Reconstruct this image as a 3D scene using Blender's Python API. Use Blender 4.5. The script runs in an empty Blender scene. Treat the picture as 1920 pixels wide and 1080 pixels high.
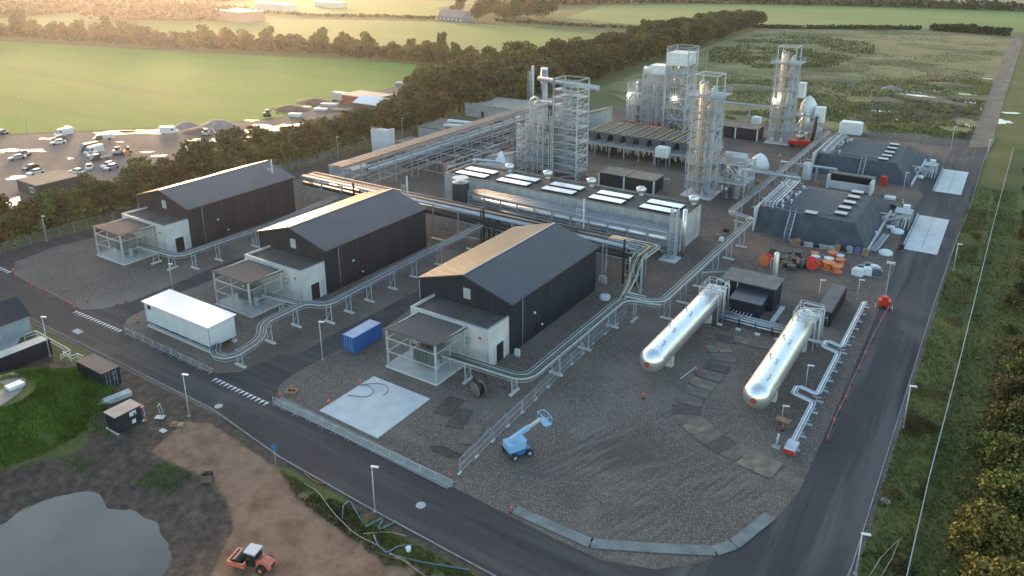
import bpy, math, random
from mathutils import Vector, Matrix, noise
random.seed(7)
R = math.radians
C = bpy.context.scene.collection
scene = bpy.context.scene

# ---------------------------------------------------------------- camera
CAM_H = 57.5
F_PX, PPY = 1443.5, 375.0
pit, yaw, rol = R(18.057), R(-33.398), R(0.1757)
fwd = Vector((math.cos(pit)*math.sin(yaw), math.cos(pit)*math.cos(yaw), -math.sin(pit)))
rgt = Vector((math.cos(yaw), -math.sin(yaw), 0))
dwn = fwd.cross(rgt)
r2 = rgt*math.cos(rol) + dwn*math.sin(rol)
d2 = -rgt*math.sin(rol) + dwn*math.cos(rol)
cam = bpy.data.cameras.new('camera')
cam.sensor_width = 36; cam.lens = F_PX/1920*36
cam.shift_y = -(540-PPY)/1920
cam.clip_start = 1; cam.clip_end = 6000
co = bpy.data.objects.new('camera', cam); C.objects.link(co)
m3 = Matrix((r2, -d2, -fwd)).transposed()
co.matrix_world = Matrix.Translation((0, 0, CAM_H)) @ m3.to_4x4()
scene.camera = co

def G(px, py, z=0.0):
    """survey point of the site plan: where a sight line meets height z"""
    d = fwd + r2*((px-960)/F_PX) + d2*((py-PPY)/F_PX)
    t = (z-CAM_H)/d.z
    return (d.x*t, d.y*t)

# ---------------------------------------------------------------- light
SUN_AZ = (-0.838, 0.546)          # horizontal direction towards the sun
SUN_EL = R(5.0)
w = bpy.data.worlds.new('World'); scene.world = w; w.use_nodes = True
nt = w.node_tree; nt.nodes.clear()
sky = nt.nodes.new('ShaderNodeTexSky'); sky.sky_type = 'NISHITA'; sky.sun_disc = False
sky.sun_elevation = SUN_EL; sky.sun_rotation = math.atan2(SUN_AZ[0], SUN_AZ[1]) % (2*math.pi)
sky.air_density = 1.0; sky.dust_density = 1.0; sky.ozone_density = 1.2
bg = nt.nodes.new('ShaderNodeBackground'); bg.inputs[1].default_value = 0.15
wo = nt.nodes.new('ShaderNodeOutputWorld')
nt.links.new(sky.outputs[0], bg.inputs[0]); nt.links.new(bg.outputs[0], wo.inputs[0])
sl = bpy.data.lights.new('sun', 'SUN'); sl.energy = 1.2; sl.angle = R(7); sl.color = (1, .6, .34)
so = bpy.data.objects.new('sun', sl); C.objects.link(so)
sd = Vector((SUN_AZ[0]*math.cos(SUN_EL), SUN_AZ[1]*math.cos(SUN_EL), math.sin(SUN_EL)))
so.rotation_euler = sd.to_track_quat('Z', 'Y').to_euler()
so.location = (0, 0, 200)
scene.view_settings.view_transform = 'Standard'; scene.view_settings.look = 'None'
scene.view_settings.exposure = 2.48; scene.view_settings.gamma = 1
scene.cycles.max_bounces = 6; scene.cycles.volume_bounces = 0
scene.cycles.transparent_max_bounces = 12

# ---------------------------------------------------------------- materials
MATS = {}
def mat(name, col, rough=.6, metal=0, var=0, vscale=.5, bump=0, bscale=8, spec=.5, island=0, objv=0, col2=None, emit=None, detail=4, trans=0):
    """Principled with optional noise colour variation, bump, per-island and per-object variation"""
    if name in MATS: return MATS[name]
    m = bpy.data.materials.new(name); m.use_nodes = True; MATS[name] = m
    n = m.node_tree.nodes; l = m.node_tree.links; b = n['Principled BSDF']
    b.inputs['Roughness'].default_value = rough; b.inputs['Metallic'].default_value = metal
    b.inputs['Specular IOR Level'].default_value = spec
    b.inputs['Base Color'].default_value = (*col, 1)
    tc = n.new('ShaderNodeTexCoord')
    src = None
    if var or col2:
        ns = n.new('ShaderNodeTexNoise'); ns.inputs['Scale'].default_value = vscale; ns.inputs['Detail'].default_value = detail
        l.new(tc.outputs['Object'], ns.inputs['Vector'])
        cr = n.new('ShaderNodeValToRGB'); cr.color_ramp.elements[0].position = .32; cr.color_ramp.elements[1].position = .68
        a = col if col2 else tuple(c*(1-var) for c in col)
        d = col2 if col2 else tuple(min(1, c*(1+var)) for c in col)
        cr.color_ramp.elements[0].color = (*a, 1); cr.color_ramp.elements[1].color = (*d, 1)
        l.new(ns.outputs['Fac'], cr.inputs[0]); src = cr.outputs[0]
    if island or objv:
        hs = n.new('ShaderNodeHueSaturation')
        if src: l.new(src, hs.inputs['Color'])
        else: hs.inputs['Color'].default_value = (*col, 1)
        mr = n.new('ShaderNodeMapRange')
        if island:
            ge = n.new('ShaderNodeNewGeometry'); l.new(ge.outputs['Random Per Island'], mr.inputs[0])
            mr.inputs['To Min'].default_value = 1-island; mr.inputs['To Max'].default_value = 1+island
            l.new(mr.outputs[0], hs.inputs['Value'])
        if objv:
            oi = n.new('ShaderNodeObjectInfo'); m2 = n.new('ShaderNodeMapRange'); l.new(oi.outputs['Random'], m2.inputs[0])
            m2.inputs['To Min'].default_value = .5-objv; m2.inputs['To Max'].default_value = .5+objv*.4
            l.new(m2.outputs[0], hs.inputs['Hue'])
        src = hs.outputs[0]
    if src: l.new(src, b.inputs['Base Color'])
    if bump:
        nb = n.new('ShaderNodeTexNoise'); nb.inputs['Scale'].default_value = bscale; nb.inputs['Detail'].default_value = 5
        l.new(tc.outputs['Object'], nb.inputs['Vector'])
        bp = n.new('ShaderNodeBump'); bp.inputs['Strength'].default_value = bump; bp.inputs['Distance'].default_value = .1
        l.new(nb.outputs['Fac'], bp.inputs['Height']); l.new(bp.outputs[0], b.inputs['Normal'])
    if emit:
        b.inputs['Emission Color'].default_value = (*emit[0], 1); b.inputs['Emission Strength'].default_value = emit[1]
    if trans:
        b.inputs['Transmission Weight'].default_value = trans
    return m

def ground_mat(name, stops, s1, s2, bump=.5, bscale=6, speck=None, rough=.95, wave=None, patch=None, tracks=None, spec=.3):
    """layered ground: large-scale noise ramp * fine speckle, optional tyre-track waves and wet patches"""
    if name in MATS: return MATS[name]
    m = bpy.data.materials.new(name); m.use_nodes = True; MATS[name] = m
    n = m.node_tree.nodes; l = m.node_tree.links; b = n['Principled BSDF']
    b.inputs['Roughness'].default_value = rough; b.inputs['Specular IOR Level'].default_value = spec
    tc = n.new('ShaderNodeTexCoord'); P = tc.outputs['Object']
    def noi(s, d=5, r=.55, vec=None, dist=0):
        x = n.new('ShaderNodeTexNoise'); x.inputs['Scale'].default_value = s; x.inputs['Detail'].default_value = d
        x.inputs['Roughness'].default_value = r; x.inputs['Distortion'].default_value = dist
        l.new(vec or P, x.inputs['Vector']); return x.outputs['Fac']
    def mth(op, a, c):
        x = n.new('ShaderNodeMath'); x.operation = op
        for i, v in enumerate((a, c)):
            if isinstance(v, (int, float)): x.inputs[i].default_value = v
            else: l.new(v, x.inputs[i])
        return x.outputs[0]
    big = noi(s1, 6); fine = noi(s2, 3, .7)
    f = mth('ADD', mth('MULTIPLY', big, .62), mth('MULTIPLY', fine, .38))
    cr = n.new('ShaderNodeValToRGB'); el = cr.color_ramp.elements
    while len(el) < len(stops): el.new(.5)
    for e, (p, c) in zip(el, stops): e.position = p; e.color = (*c, 1)
    l.new(f, cr.inputs[0]); col = cr.outputs[0]
    hgt = fine
    def mix(fac, a, c, bt='MIX'):
        x = n.new('ShaderNodeMix'); x.data_type = 'RGBA'; x.blend_type = bt
        if isinstance(fac, (int, float)): x.inputs[0].default_value = fac
        else: l.new(fac, x.inputs[0])
        for i, v in ((6, a), (7, c)):
            if isinstance(v, tuple): x.inputs[i].default_value = (*v, 1)
            else: l.new(v, x.inputs[i])
        return x.outputs[2]
    def rng(v, a, c, t0=0., t1=1.):
        x = n.new('ShaderNodeMapRange'); l.new(v, x.inputs[0]); x.inputs[1].default_value = a; x.inputs[2].default_value = c
        x.inputs[3].default_value = t0; x.inputs[4].default_value = t1; return x.outputs[0]
    if speck:
        sc, c1, c0, amt = speck
        vo = n.new('ShaderNodeTexVoronoi'); vo.inputs['Scale'].default_value = sc; l.new(P, vo.inputs['Vector'])
        sx = n.new('ShaderNodeSeparateColor'); l.new(vo.outputs['Color'], sx.inputs[0])
        col = mix(rng(sx.outputs[0], .62, .9, 0, amt), col, c1); col = mix(rng(sx.outputs[1], .6, .9, 0, amt), col, c0)
    if patch:
        for (sc, lo, hi, c, am, st) in patch:
            mp = n.new('ShaderNodeMapping'); mp.inputs['Scale'].default_value = st; l.new(P, mp.inputs[0])
            col = mix(rng(noi(sc, 5, .6, mp.outputs[0]), lo, hi, 0, am), col, c)
    if tracks:
        for (sx_, sy_, sc, c, am, rot) in tracks:
            mp = n.new('ShaderNodeMapping'); mp.inputs['Rotation'].default_value = (0, 0, rot); mp.inputs['Scale'].default_value = (sx_, sy_, 1)
            l.new(P, mp.inputs[0])
            wv = n.new('ShaderNodeTexWave'); wv.inputs['Scale'].default_value = sc; wv.inputs['Distortion'].default_value = 7
            wv.inputs['Detail'].default_value = 2; wv.inputs['Detail Scale'].default_value = .25; l.new(mp.outputs[0], wv.inputs['Vector'])
            vd = n.new('ShaderNodeVectorMath'); vd.operation = 'DISTANCE'; l.new(P, vd.inputs[0]); vd.inputs[1].default_value = (-27, 73, 0)
            k = mth('MULTIPLY', rng(wv.outputs['Fac'], .6, .95, 0, am), mth('MULTIPLY', rng(noi(.12, 3), .42, .6), rng(vd.outputs['Value'], 9, 17, 1, 0)))
            col = mix(k, col, c)
            hgt = mth('ADD', hgt, mth('MULTIPLY', k, .8))
    l.new(col, b.inputs['Base Color'])
    if bump:
        bp = n.new('ShaderNodeBump'); bp.inputs['Strength'].default_value = bump; bp.inputs['Distance'].default_value = .12
        l.new(mth('ADD', hgt, noi(bscale, 4)), bp.inputs['Height']); l.new(bp.outputs[0], b.inputs['Normal'])
    return m

galv = mat('galvanised_steel', (.30, .34, .39), .62, .25, var=.14, vscale=.8)
galv_l = mat('pale_galvanised_steel', (.42, .46, .51), .6, .25, var=.12, vscale=.8)
alu = mat('aluminium_cladding', (.66, .67, .69), .42, .75, var=.08, vscale=1.5)
steel_d = mat('dark_steel', (.035, .035, .04), .5, .3, var=.2, vscale=1)
black_cl = mat('black_cladding', (.019, .026, .040), .62, 0, var=.14, vscale=.25, spec=.22)
roof_m = mat('dark_roof_sheet', (.085, .09, .105), .36, .5, var=.08, vscale=.2, spec=.6)
felt = mat('roof_felt', (.065, .06, .06), .85, 0, var=.25, vscale=.35, bump=.2, bscale=4)
felt_l = mat('worn_roof_felt', (.15, .14, .13), .85, 0, var=.2, vscale=.5)
conc = mat('concrete', (.36, .37, .38), .85, 0, var=.16, vscale=.6, bump=.15, bscale=6)
conc_l = mat('pale_concrete', (.52, .53, .53), .85, 0, var=.10, vscale=.5, bump=.1)
conc_w = mat('new_concrete', (.47, .495, .515), .8, 0, var=.10, vscale=.5)
white = mat('white_paint', (.56, .60, .64), .45, 0, var=.05, vscale=.5)
white_m = mat('white_marking', (.62, .62, .62), .7, 0, var=.15, vscale=2)
wrap = mat('white_sheeting', (.66, .69, .72), .5, 0, var=.12, vscale=1.2, bump=.6, bscale=1.5)
blue_p = mat('blue_container_paint', (.02, .105, .36), .45, 0, var=.1, vscale=.5)
lblue = mat('light_blue_paint', (.22, .42, .62), .45)
blue_d = mat('strong_blue_paint', (.02, .14, .36), .45)
red_p = mat('red_paint', (.55, .03, .02), .45)
red_s = mat('red_safety_plastic', (.62, .06, .03), .5)
orange = mat('orange_plastic', (.62, .13, .04), .55)
orange_m = mat('faded_orange_paint', (.55, .2, .12), .5, var=.1, vscale=2)
wood = mat('timber', (.28, .17, .09), .8, var=.3, vscale=3)
wood_g = mat('weathered_timber', (.33, .27, .21), .85, var=.25, vscale=2)
rust = mat('rusty_steel_plate', (.10, .072, .058), .75, .1, var=.4, vscale=.8, col2=(.165, .13, .11))
rust2 = mat('worn_steel_plate', (.105, .082, .068), .75, .1, var=.3, vscale=.6, col2=(.25, .195, .14))
rubber = mat('rubber', (.02, .02, .02), .8)
glass_d = mat('dark_glass', (.02, .025, .03), .08, 0, spec=.8)
lamp_m = mat('lit_lamp', (1, .95, .8), .4, emit=((1, .88, .6), 30))
yell = mat('hi_vis_yellow', (.45, .62, .03), .6)
skin = mat('skin', (.5, .3, .22), .6)
navy = mat('dark_trousers', (.03, .035, .05), .8)
insul = mat('grey_insulation', (.30, .33, .37), .35, .7, var=.1, vscale=1)
cable_b = mat('black_cable', (.02, .02, .022), .5)
cable_g = mat('green_yellow_cable', (.12, .20, .07), .5)
copper = mat('copper_toned_pipe', (.45, .22, .13), .45, .4, var=.15, vscale=1)
membrane = mat('bitumen_membrane', (.050, .060, .080), .8, 0, var=.22, vscale=.5, bump=.5, bscale=1.2)
membrane_t = mat('gravelled_roof', (.072, .082, .100), .9, 0, var=.16, vscale=1.2, bump=.4, bscale=6)
sky_l = mat('skylight_glazing', (.85, .88, .92), .12, 0, spec=.8)

# ---------------------------------------------------------------- mesh builder
class MB:
    def __init__(s): s.v = []; s.f = []; s.sm = []; s.k = [(0, 0)]
    def slot(s, i): s.k.append((len(s.f), i)); return s
    def add(s, vs, fs, smooth=False):
        o = len(s.v); s.v += [tuple(p) for p in vs]
        for f in fs: s.f.append([i+o for i in f]); s.sm.append(smooth)
        return s
    def box(s, x0, x1, y0, y1, z0, z1):
        return s.add([(x0,y0,z0),(x1,y0,z0),(x1,y1,z0),(x0,y1,z0),(x0,y0,z1),(x1,y0,z1),(x1,y1,z1),(x0,y1,z1)],
                     [(0,3,2,1),(4,5,6,7),(0,1,5,4),(1,2,6,5),(2,3,7,6),(3,0,4,7)])
    def beam(s, p, q, w=.2, h=None):
        h = h or w; p = Vector(p); q = Vector(q); d = (q-p)
        if d.length < 1e-6: return s
        d.normalize(); u = Vector((0,0,1)) if abs(d.z) < .95 else Vector((1,0,0))
        a = d.cross(u).normalized()*w/2; b = a.cross(d).normalized()*h/2
        vs = [p-a-b,p+a-b,p+a+b,p-a+b,q-a-b,q+a-b,q+a+b,q-a+b]
        return s.add(vs, [(0,1,2,3),(7,6,5,4),(0,4,5,1),(1,5,6,2),(2,6,7,3),(3,7,4,0)])
    def tube(s, pts, r=.1, n=6, cap=True):
        pts = [Vector(p) for p in pts]; rings = []
        for i, p in enumerate(pts):
            d = (pts[min(i+1, len(pts)-1)]-pts[max(i-1, 0)]).normalized()
            u = Vector((0,0,1)) if abs(d.z) < .9 else Vector((1,0,0))
            a = d.cross(u).normalized(); b = a.cross(d).normalized()
            rr = r[i] if isinstance(r, (list, tuple)) else r
            rings.append([p+(a*math.cos(t)+b*math.sin(t))*rr for t in [2*math.pi*k/n for k in range(n)]])
        vs = [v for g in rings for v in g]; fs = []
        for i in range(len(rings)-1):
            for k in range(n):
                k2 = (k+1) % n; fs.append((i*n+k, i*n+k2, (i+1)*n+k2, (i+1)*n+k))
        s.add(vs, fs, True)
        if cap:
            o = len(s.v)-len(vs)
            s.f.append([o+k for k in range(n)][::-1]); s.sm.append(False)
            s.f.append([o+(len(rings)-1)*n+k for k in range(n)]); s.sm.append(False)
        return s
    def lathe(s, x, y, prof, n=16):
        vs = [(x+r*math.cos(2*math.pi*k/n), y+r*math.sin(2*math.pi*k/n), z) for r, z in prof for k in range(n)]
        fs = [(i*n+k, i*n+(k+1)%n, (i+1)*n+(k+1)%n, (i+1)*n+k) for i in range(len(prof)-1) for k in range(n)]
        s.add(vs, fs, True); o = len(s.v)-len(vs)
        s.f.append([o+(len(prof)-1)*n+k for k in range(n)]); s.sm.append(False)
        return s
    def cyl(s, x, y, z0, z1, r, n=12): return s.lathe(x, y, [(r, z0), (r, z1)], n)
    def poly(s, pts, z):
        return s.add([(p[0], p[1], z) for p in pts], [tuple(range(len(pts)))])
    def prism(s, pts, z0, z1):
        n = len(pts)
        ar = sum(pts[i][0]*pts[(i+1)%n][1]-pts[(i+1)%n][0]*pts[i][1] for i in range(n))
        if ar < 0: pts = pts[::-1]
        return s.add([(p[0],p[1],z0) for p in pts]+[(p[0],p[1],z1) for p in pts],
              [tuple(range(n))[::-1], tuple(range(n, 2*n))]+[(i,(i+1)%n,(i+1)%n+n,i+n) for i in range(n)])
    def sphere(s, x, y, z, rx, ry=None, rz=None, n=12, m=8):
        ry = ry or rx; rz = rz or rx
        vs = []; fs = []
        for i in range(m+1):
            t = math.pi*i/m
            for k in range(n):
                a = 2*math.pi*k/n; vs.append((x+rx*math.sin(t)*math.cos(a), y+ry*math.sin(t)*math.sin(a), z+rz*math.cos(t)))
        for i in range(m):
            for k in range(n): fs.append((i*n+k, (i+1)*n+k, (i+1)*n+(k+1)%n, i*n+(k+1)%n))
        return s.add(vs, fs, True)
    def build(s, name, m, parent=None):
        me = bpy.data.meshes.new(name); me.from_pydata(s.v, [], s.f); 
        for q in (m if isinstance(m, (list, tuple)) else [m]): me.materials.append(q)
        if len(s.k) > 1:
            mi = [0]*len(s.f)
            for (a, i), (e, _) in zip(s.k, s.k[1:]+[(len(s.f), 0)]):
                for q in range(a, e): mi[q] = i
            me.polygons.foreach_set('material_index', mi)
        me.polygons.foreach_set('use_smooth', s.sm); me.update()
        o = bpy.data.objects.new(name, me); C.objects.link(o)
        if parent: o.parent = parent
        return o

def tag(o, label, cat, group=None, kind=None):
    if label: o['label'] = label
    if cat: o['category'] = cat
    if group: o['group'] = group
    if kind: o['kind'] = kind
    return o
def thing(name, label, cat, loc=(0,0,0), rz=0, group=None):
    o = bpy.data.objects.new(name, None); C.objects.link(o); o.empty_display_size = .5
    o.location = (loc[0], loc[1], loc[2] if len(loc) > 2 else 0); o.rotation_euler = (0,0,rz)
    return tag(o, label, cat, group)
def single(mb, name, m, label, cat, loc=(0,0,0), rz=0, group=None):
    o = mb.build(name, m); o.location = (loc[0], loc[1], loc[2] if len(loc) > 2 else 0); o.rotation_euler = (0,0,rz)
    return tag(o, label, cat, group)
def struct(mb, name, m, label=None):
    o = mb.build(name, m); o['kind'] = 'structure'; o['category'] = name.replace('_', ' ')
    o['label'] = label or name.replace('_', ' '); return o
KIDS = {}
def kids(o):
    if o.name not in KIDS: KIDS[o.name] = list(o.children)
    return KIDS[o.name]
def dup(root, loc, rz=None, label=None, group=None, scale=None):
    r = root.copy(); C.objects.link(r); r.location = (loc[0], loc[1], loc[2] if len(loc) > 2 else root.location.z)
    if rz is not None: r.rotation_euler = (0,0,rz)
    if scale: r.scale = scale if isinstance(scale, tuple) else (scale,)*3
    if label: r['label'] = label
    if group: r['group'] = group
    for ch in kids(root):
        c = ch.copy(); C.objects.link(c); c.parent = r
        for g in kids(ch):
            d = g.copy(); C.objects.link(d); d.parent = c
    return r
def fillet(path, r=1.2, n=5):
    out = [Vector(path[0])]
    for i in range(1, len(path)-1):
        p = Vector(path[i]); a = (Vector(path[i-1])-p); b = (Vector(path[i+1])-p)
        k = min(r, a.length*.45, b.length*.45); a = p+a.normalized()*k; b = p+b.normalized()*k
        for j in range(n+1):
            t = j/n; out.append(a*(1-t)**2+p*2*t*(1-t)+b*t*t)
    out.append(Vector(path[-1])); return out
def inset_path(path, off):
    res = []
    for i, p in enumerate(path):
        d = path[min(i+1, len(path)-1)]-path[max(i-1, 0)]; d.z = 0
        if d.length < 1e-6: d = Vector((1,0,0))
        d.normalize(); res.append(p+Vector((d.y, -d.x, 0))*off)
    return res
def rnd(a, b): return random.uniform(a, b)

# ---------------------------------------------------------------- air
def haze():
    m = bpy.data.materials.new('haze'); m.use_nodes = True; n = m.node_tree.nodes; l = m.node_tree.links; n.clear()
    o = n.new('ShaderNodeOutputMaterial'); v = n.new('ShaderNodeVolumePrincipled')
    v.inputs['Color'].default_value = (.80, .86, 1.0, 1); v.inputs['Density'].default_value = .00007; v.inputs['Anisotropy'].default_value = .81
    l.new(v.outputs[0], o.inputs['Volume'])
    b = MB().box(-3300, 1700, -400, 3500, -4.5, 61); h = b.build('haze', m); tag(h, 'thin warm evening haze', 'haze', None, 'stuff')
# ================================================================ LAND
def inpoly(x, y, P):
    c = False; n = len(P); j = n-1
    for i in range(n):
        if (P[i][1] > y) != (P[j][1] > y) and x < (P[j][0]-P[i][0])*(y-P[i][1])/(P[j][1]-P[i][1])+P[i][0]: c = not c
        j = i
    return c
def pdist(x, y, P):
    best = 1e9; n = len(P)
    for i in range(n):
        ax, ay = P[i]; bx, by = P[(i+1) % n]; dx, dy = bx-ax, by-ay
        t = max(0, min(1, ((x-ax)*dx+(y-ay)*dy)/(dx*dx+dy*dy+1e-9)))
        best = min(best, math.hypot(x-ax-t*dx, y-ay-t*dy))
    return -best if inpoly(x, y, P) else best
def sst(a, b, x):
    t = max(0, min(1, (x-a)/(b-a))); return t*t*(3-2*t)
def fbm(x, y, s, o=3):
    return noise.fractal(Vector((x*s, y*s, .3)), 1.0, 2.0, o)
WATER = -1.3
pond = [G(x, y, WATER) for x, y in ((0,985),(45,952),(100,931),(165,923),(215,943),(262,958),(300,985),(325,1012),(326,1045),(300,1085),(220,1200),(-200,1250),(-330,1100),(-150,1040))]
def rough_outline(P, amp=.35, n=7):
    o = []
    for i, (ax, ay) in enumerate(P):
        bx, by = P[(i+1) % len(P)]
        for k in range(n):
            x = ax+(bx-ax)*k/n; y = ay+(by-ay)*k/n
            o.append((x+amp*(noise.noise(Vector((x*.3, y*.3, 1)))+.35*noise.noise(Vector((x*1.6, y*1.6, 1)))), y+amp*(noise.noise(Vector((x*.3, y*.3, 9)))+.35*noise.noise(Vector((x*1.6, y*1.6, 9))))))
    return o
pond = rough_outline(pond, .7)
MCX, MCY = G(5, 742, 3.2)
def hgt(x, y):
    if x < -140 or x > -40 or y > 50.5 or y < -10:
        return 0
    d = pdist(x, y, pond)
    h = WATER*(1-sst(-.5, 7.5, d)) - .9*(1-sst(-5, 0, d))
    r = math.hypot((x-MCX)*.95, y-MCY)
    h += 3.5*(1-sst(3.6, 13.5, r))*sst(0, 6, d)
    h += .09*fbm(x, y, .35)*sst(-1, 1, d)*(1-sst(49, 50.5, y))
    return h
track = [G(x, y) for x, y in ((285,848),(345,790),(395,795),(470,845),(530,885),(600,950),(690,1000),(770,1050),(860,1110),(700,1400),(380,1400),(395,1080),(440,985),(425,930),(370,885))]
yardmud = [G(x, y) for x, y in ((60,650),(130,680),(240,720),(330,780),(390,800),(340,850),(300,880),(420,980),(330,1090),(0,1100),(-100,900),(0,915),(150,870),(175,800),(120,705),(40,690))]
weeds = [G(x, y) for x, y in ((520,878),(620,930),(760,1010),(900,1085),(1000,1140),(900,1200),(760,1090),(650,1005),(560,940))]
def axis(segs):
    o = []
    for a, b, st in segs:
        n = max(1, round((b-a)/st)); o += [a+(b-a)*i/n for i in range(n)]
    return o+[segs[-1][1]]
xs = axis([(-3200,-1000,400),(-1000,-300,100),(-300,-140,20),(-140,-40,1.1),(-40,0,4),(0,60,6),(60,300,40),(300,1600,300)])
ys = axis([(-300,-30,60),(-30,0,6),(0,51,1.0),(51,60,3),(60,400,17),(400,1000,60),(1000,3400,300)])
gb = MB()
gb.v = [(x, y, hgt(x, y)) for y in ys for x in xs]
nx = len(xs)
gb.f = [[j*nx+i, j*nx+i+1, (j+1)*nx+i+1, (j+1)*nx+i] for j in range(len(ys)-1) for i in range(nx-1)]; gb.sm = [True]*len(gb.f)
grass_m = ground_mat('meadow_ground', [(.3,(.05,.065,.018)),(.48,(.085,.11,.03)),(.6,(.13,.14,.045)),(.75,(.18,.16,.075))], .035, 1.6, .6, 3,
                     patch=[(.05,.5,.62,(.11,.105,.05),.7,(1,1,1))])
# the near corner: worn soil, mud and grass are mixed by a survey attribute
def near_ground():
    m = ground_mat('near_ground', [(.3,(.055,.05,.018)),(.46,(.085,.098,.026)),(.6,(.13,.122,.04)),(.76,(.19,.15,.065))], .06, 2.2, .8, 3)
    n = m.node_tree.nodes; l = m.node_tree.links; b = n['Principled BSDF']
    base = b.inputs['Base Color'].links[0].from_socket
    at = n.new('ShaderNodeAttribute'); at.attribute_name = 'cover'; sp = n.new('ShaderNodeSeparateColor'); l.new(at.outputs['Color'], sp.inputs[0])
    tc = n.new('ShaderNodeTexCoord')
    def noi(s, d=6):
        x = n.new('ShaderNodeTexNoise'); x.inputs['Scale'].default_value = s; x.inputs['Detail'].default_value = d; x.inputs['Roughness'].default_value = .65
        l.new(tc.outputs['Object'], x.inputs['Vector']); return x.outputs['Fac']
    def ramp(f, st):
        cr = n.new('ShaderNodeValToRGB'); el = cr.color_ramp.elements
        while len(el) < len(st): el.new(.5)
        for e, (p, c) in zip(el, st): e.position = p; e.color = (*c, 1)
        l.new(f, cr.inputs[0]); return cr.outputs[0]
    def thr(ch, k):
        a = n.new('ShaderNodeMath'); a.operation = 'MULTIPLY_ADD'; a.inputs[1].default_value = .7; l.new(noi(.55), a.inputs[0]); l.new(ch, a.inputs[2])
        r = n.new('ShaderNodeMapRange'); r.inputs[1].default_value = k; r.inputs[2].default_value = k+.22; l.new(a.outputs[0], r.inputs[0]); return r.outputs[0]
    def mix(f, a, c):
        x = n.new('ShaderNodeMix'); x.data_type = 'RGBA'; l.new(f, x.inputs[0]); l.new(a, x.inputs[6]); l.new(c, x.inputs[7]); return x.outputs[2]
    mud = ramp(noi(.9), [(.3,(.040,.029,.024)),(.5,(.076,.055,.044)),(.7,(.135,.10,.08))])
    soil = ramp(noi(.35), [(.28,(.12,.064,.042)),(.45,(.205,.118,.08)),(.58,(.26,.16,.11)),(.75,(.16,.096,.068))])
    c = mix(thr(sp.outputs[1], .72), base, mud); c = mix(thr(sp.outputs[0], .72), c, soil)
    l.new(c, b.inputs['Base Color'])
    return m
g_o = gb.build('ground', grass_m); g_o['kind'] = 'structure'; g_o['category'] = 'ground'; g_o['label'] = 'grass, soil and mud ground'
g_o.data.materials.append(near_ground())
ca = g_o.data.color_attributes.new('cover', 'FLOAT_COLOR', 'POINT')
for i, (x, y, z) in enumerate(gb.v):
    r = g = 0
    if -140 < x < -20 and -10 < y < 53:
        k = pdist(x, y, track); r = 1-sst(-1.2, 1.2, k)
        dp = pdist(x, y, pond)
        g = max(1-sst(3, 9, dp+3*fbm(x, y, .12)), (1-sst(-1.5, 1.5, pdist(x, y, yardmud)))*.85)
        rm = math.hypot((x-MCX)*.95, y-MCY)
        g *= sst(9.5, 12, rm+1.2*fbm(x, y, .2))
        if pdist(x, y, weeds) < 0: g = 0
        if x > -62 and dp > 14 and k > 0: g = 0
        if y > 44 and x > -108 and pdist(x, y, weeds) > 0: g = max(g, .62)
    elif x >= -6: g = .25
    ca.data[i].color = (r, g, 0, 1)
for p in g_o.data.polygons:
    c = p.center
    if -140 < c.x < 200 and -30 < c.y < 60 or c.x > -10: p.material_index = 1
# water
water_m = mat('pond_water', (.075, .072, .064), .07, 0, var=.22, vscale=.12, spec=.6, bump=.05, bscale=1.5)
ax_, ay_ = G(35, 948, WATER)
struct(MB().poly(rough_outline([(ax_-1.6,ay_-.5),(ax_+.2,ay_-.7),(ax_+1.8,ay_+.1),(ax_+1.3,ay_+.7),(ax_-.9,ay_+.4)], .3, 4), WATER+.01), 'algae_patch', mat('algae', (.16,.15,.045), .6, var=.3, vscale=2), 'yellowish algae patch on the pond')
wt = MB().poly(pond, WATER); o = struct(wt, 'pond_water', water_m, 'still grey pond water in the dug basin')

def sheet(name, pts, z, m, label=None, world=False):
    P = pts if world else [G(*p) for p in pts]
    ar = sum(P[i][0]*P[(i+1)%len(P)][1]-P[(i+1)%len(P)][0]*P[i][1] for i in range(len(P)))
    if ar < 0: P = P[::-1]
    return struct(MB().poly(P, z), name, m, label)

# ---- fields
f1 = ground_mat('mown_field', [(.3,(.06,.165,.018)),(.5,(.088,.21,.022)),(.7,(.14,.25,.03))], .012, .5, .3, .4,
                patch=[(.02,.5,.64,(.16,.20,.055),.5,(.25,1,1)),(.06,.52,.6,(.07,.13,.03),.35,(.12,1,1))])
f2 = ground_mat('far_field', [(.3,(.10,.165,.04)),(.5,(.135,.20,.045)),(.7,(.18,.23,.06))], .006, .2, .2, .2,
                patch=[(.01,.5,.62,(.19,.22,.07),.5,(.2,1,1))])
stub = ground_mat('stubble_field', [(.3,(.17,.14,.09)),(.6,(.24,.20,.13))], .006, .2, .2, .2)
meadow = ground_mat('rough_meadow', [(.3,(.10,.115,.045)),(.45,(.155,.155,.06)),(.55,(.21,.19,.085)),(.66,(.25,.205,.105)),(.8,(.27,.20,.12))], .022, .8, .9, .5,
                    patch=[(.03,.52,.6,(.06,.085,.028),.8,(.5,1,1)),(.1,.56,.66,(.04,.055,.025),.7,(1,1,1))])
sheet('field', [(-300,60),(0,77),(300,95),(600,110),(935,130),(930,138),(800,146),(720,168),(640,192),(560,216),(400,233),(0,252),(-300,262)], .02, f1, 'smooth green field beyond the car park')
sheet('far_field', [(-200,38),(120,62),(300,84),(600,96),(940,124),(1240,88),(1212,76),(1000,52),(820,40),(560,36),(380,38),(250,38),(200,22),(130,24),(0,34)], .03, f2, 'pale green field behind the first tree line')
sheet('upper_field', [(480,30),(560,26),(830,34),(820,14),(900,4),(640,-2),(420,2),(380,12)], .034, f2, 'sunlit field by the low barns')
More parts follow.
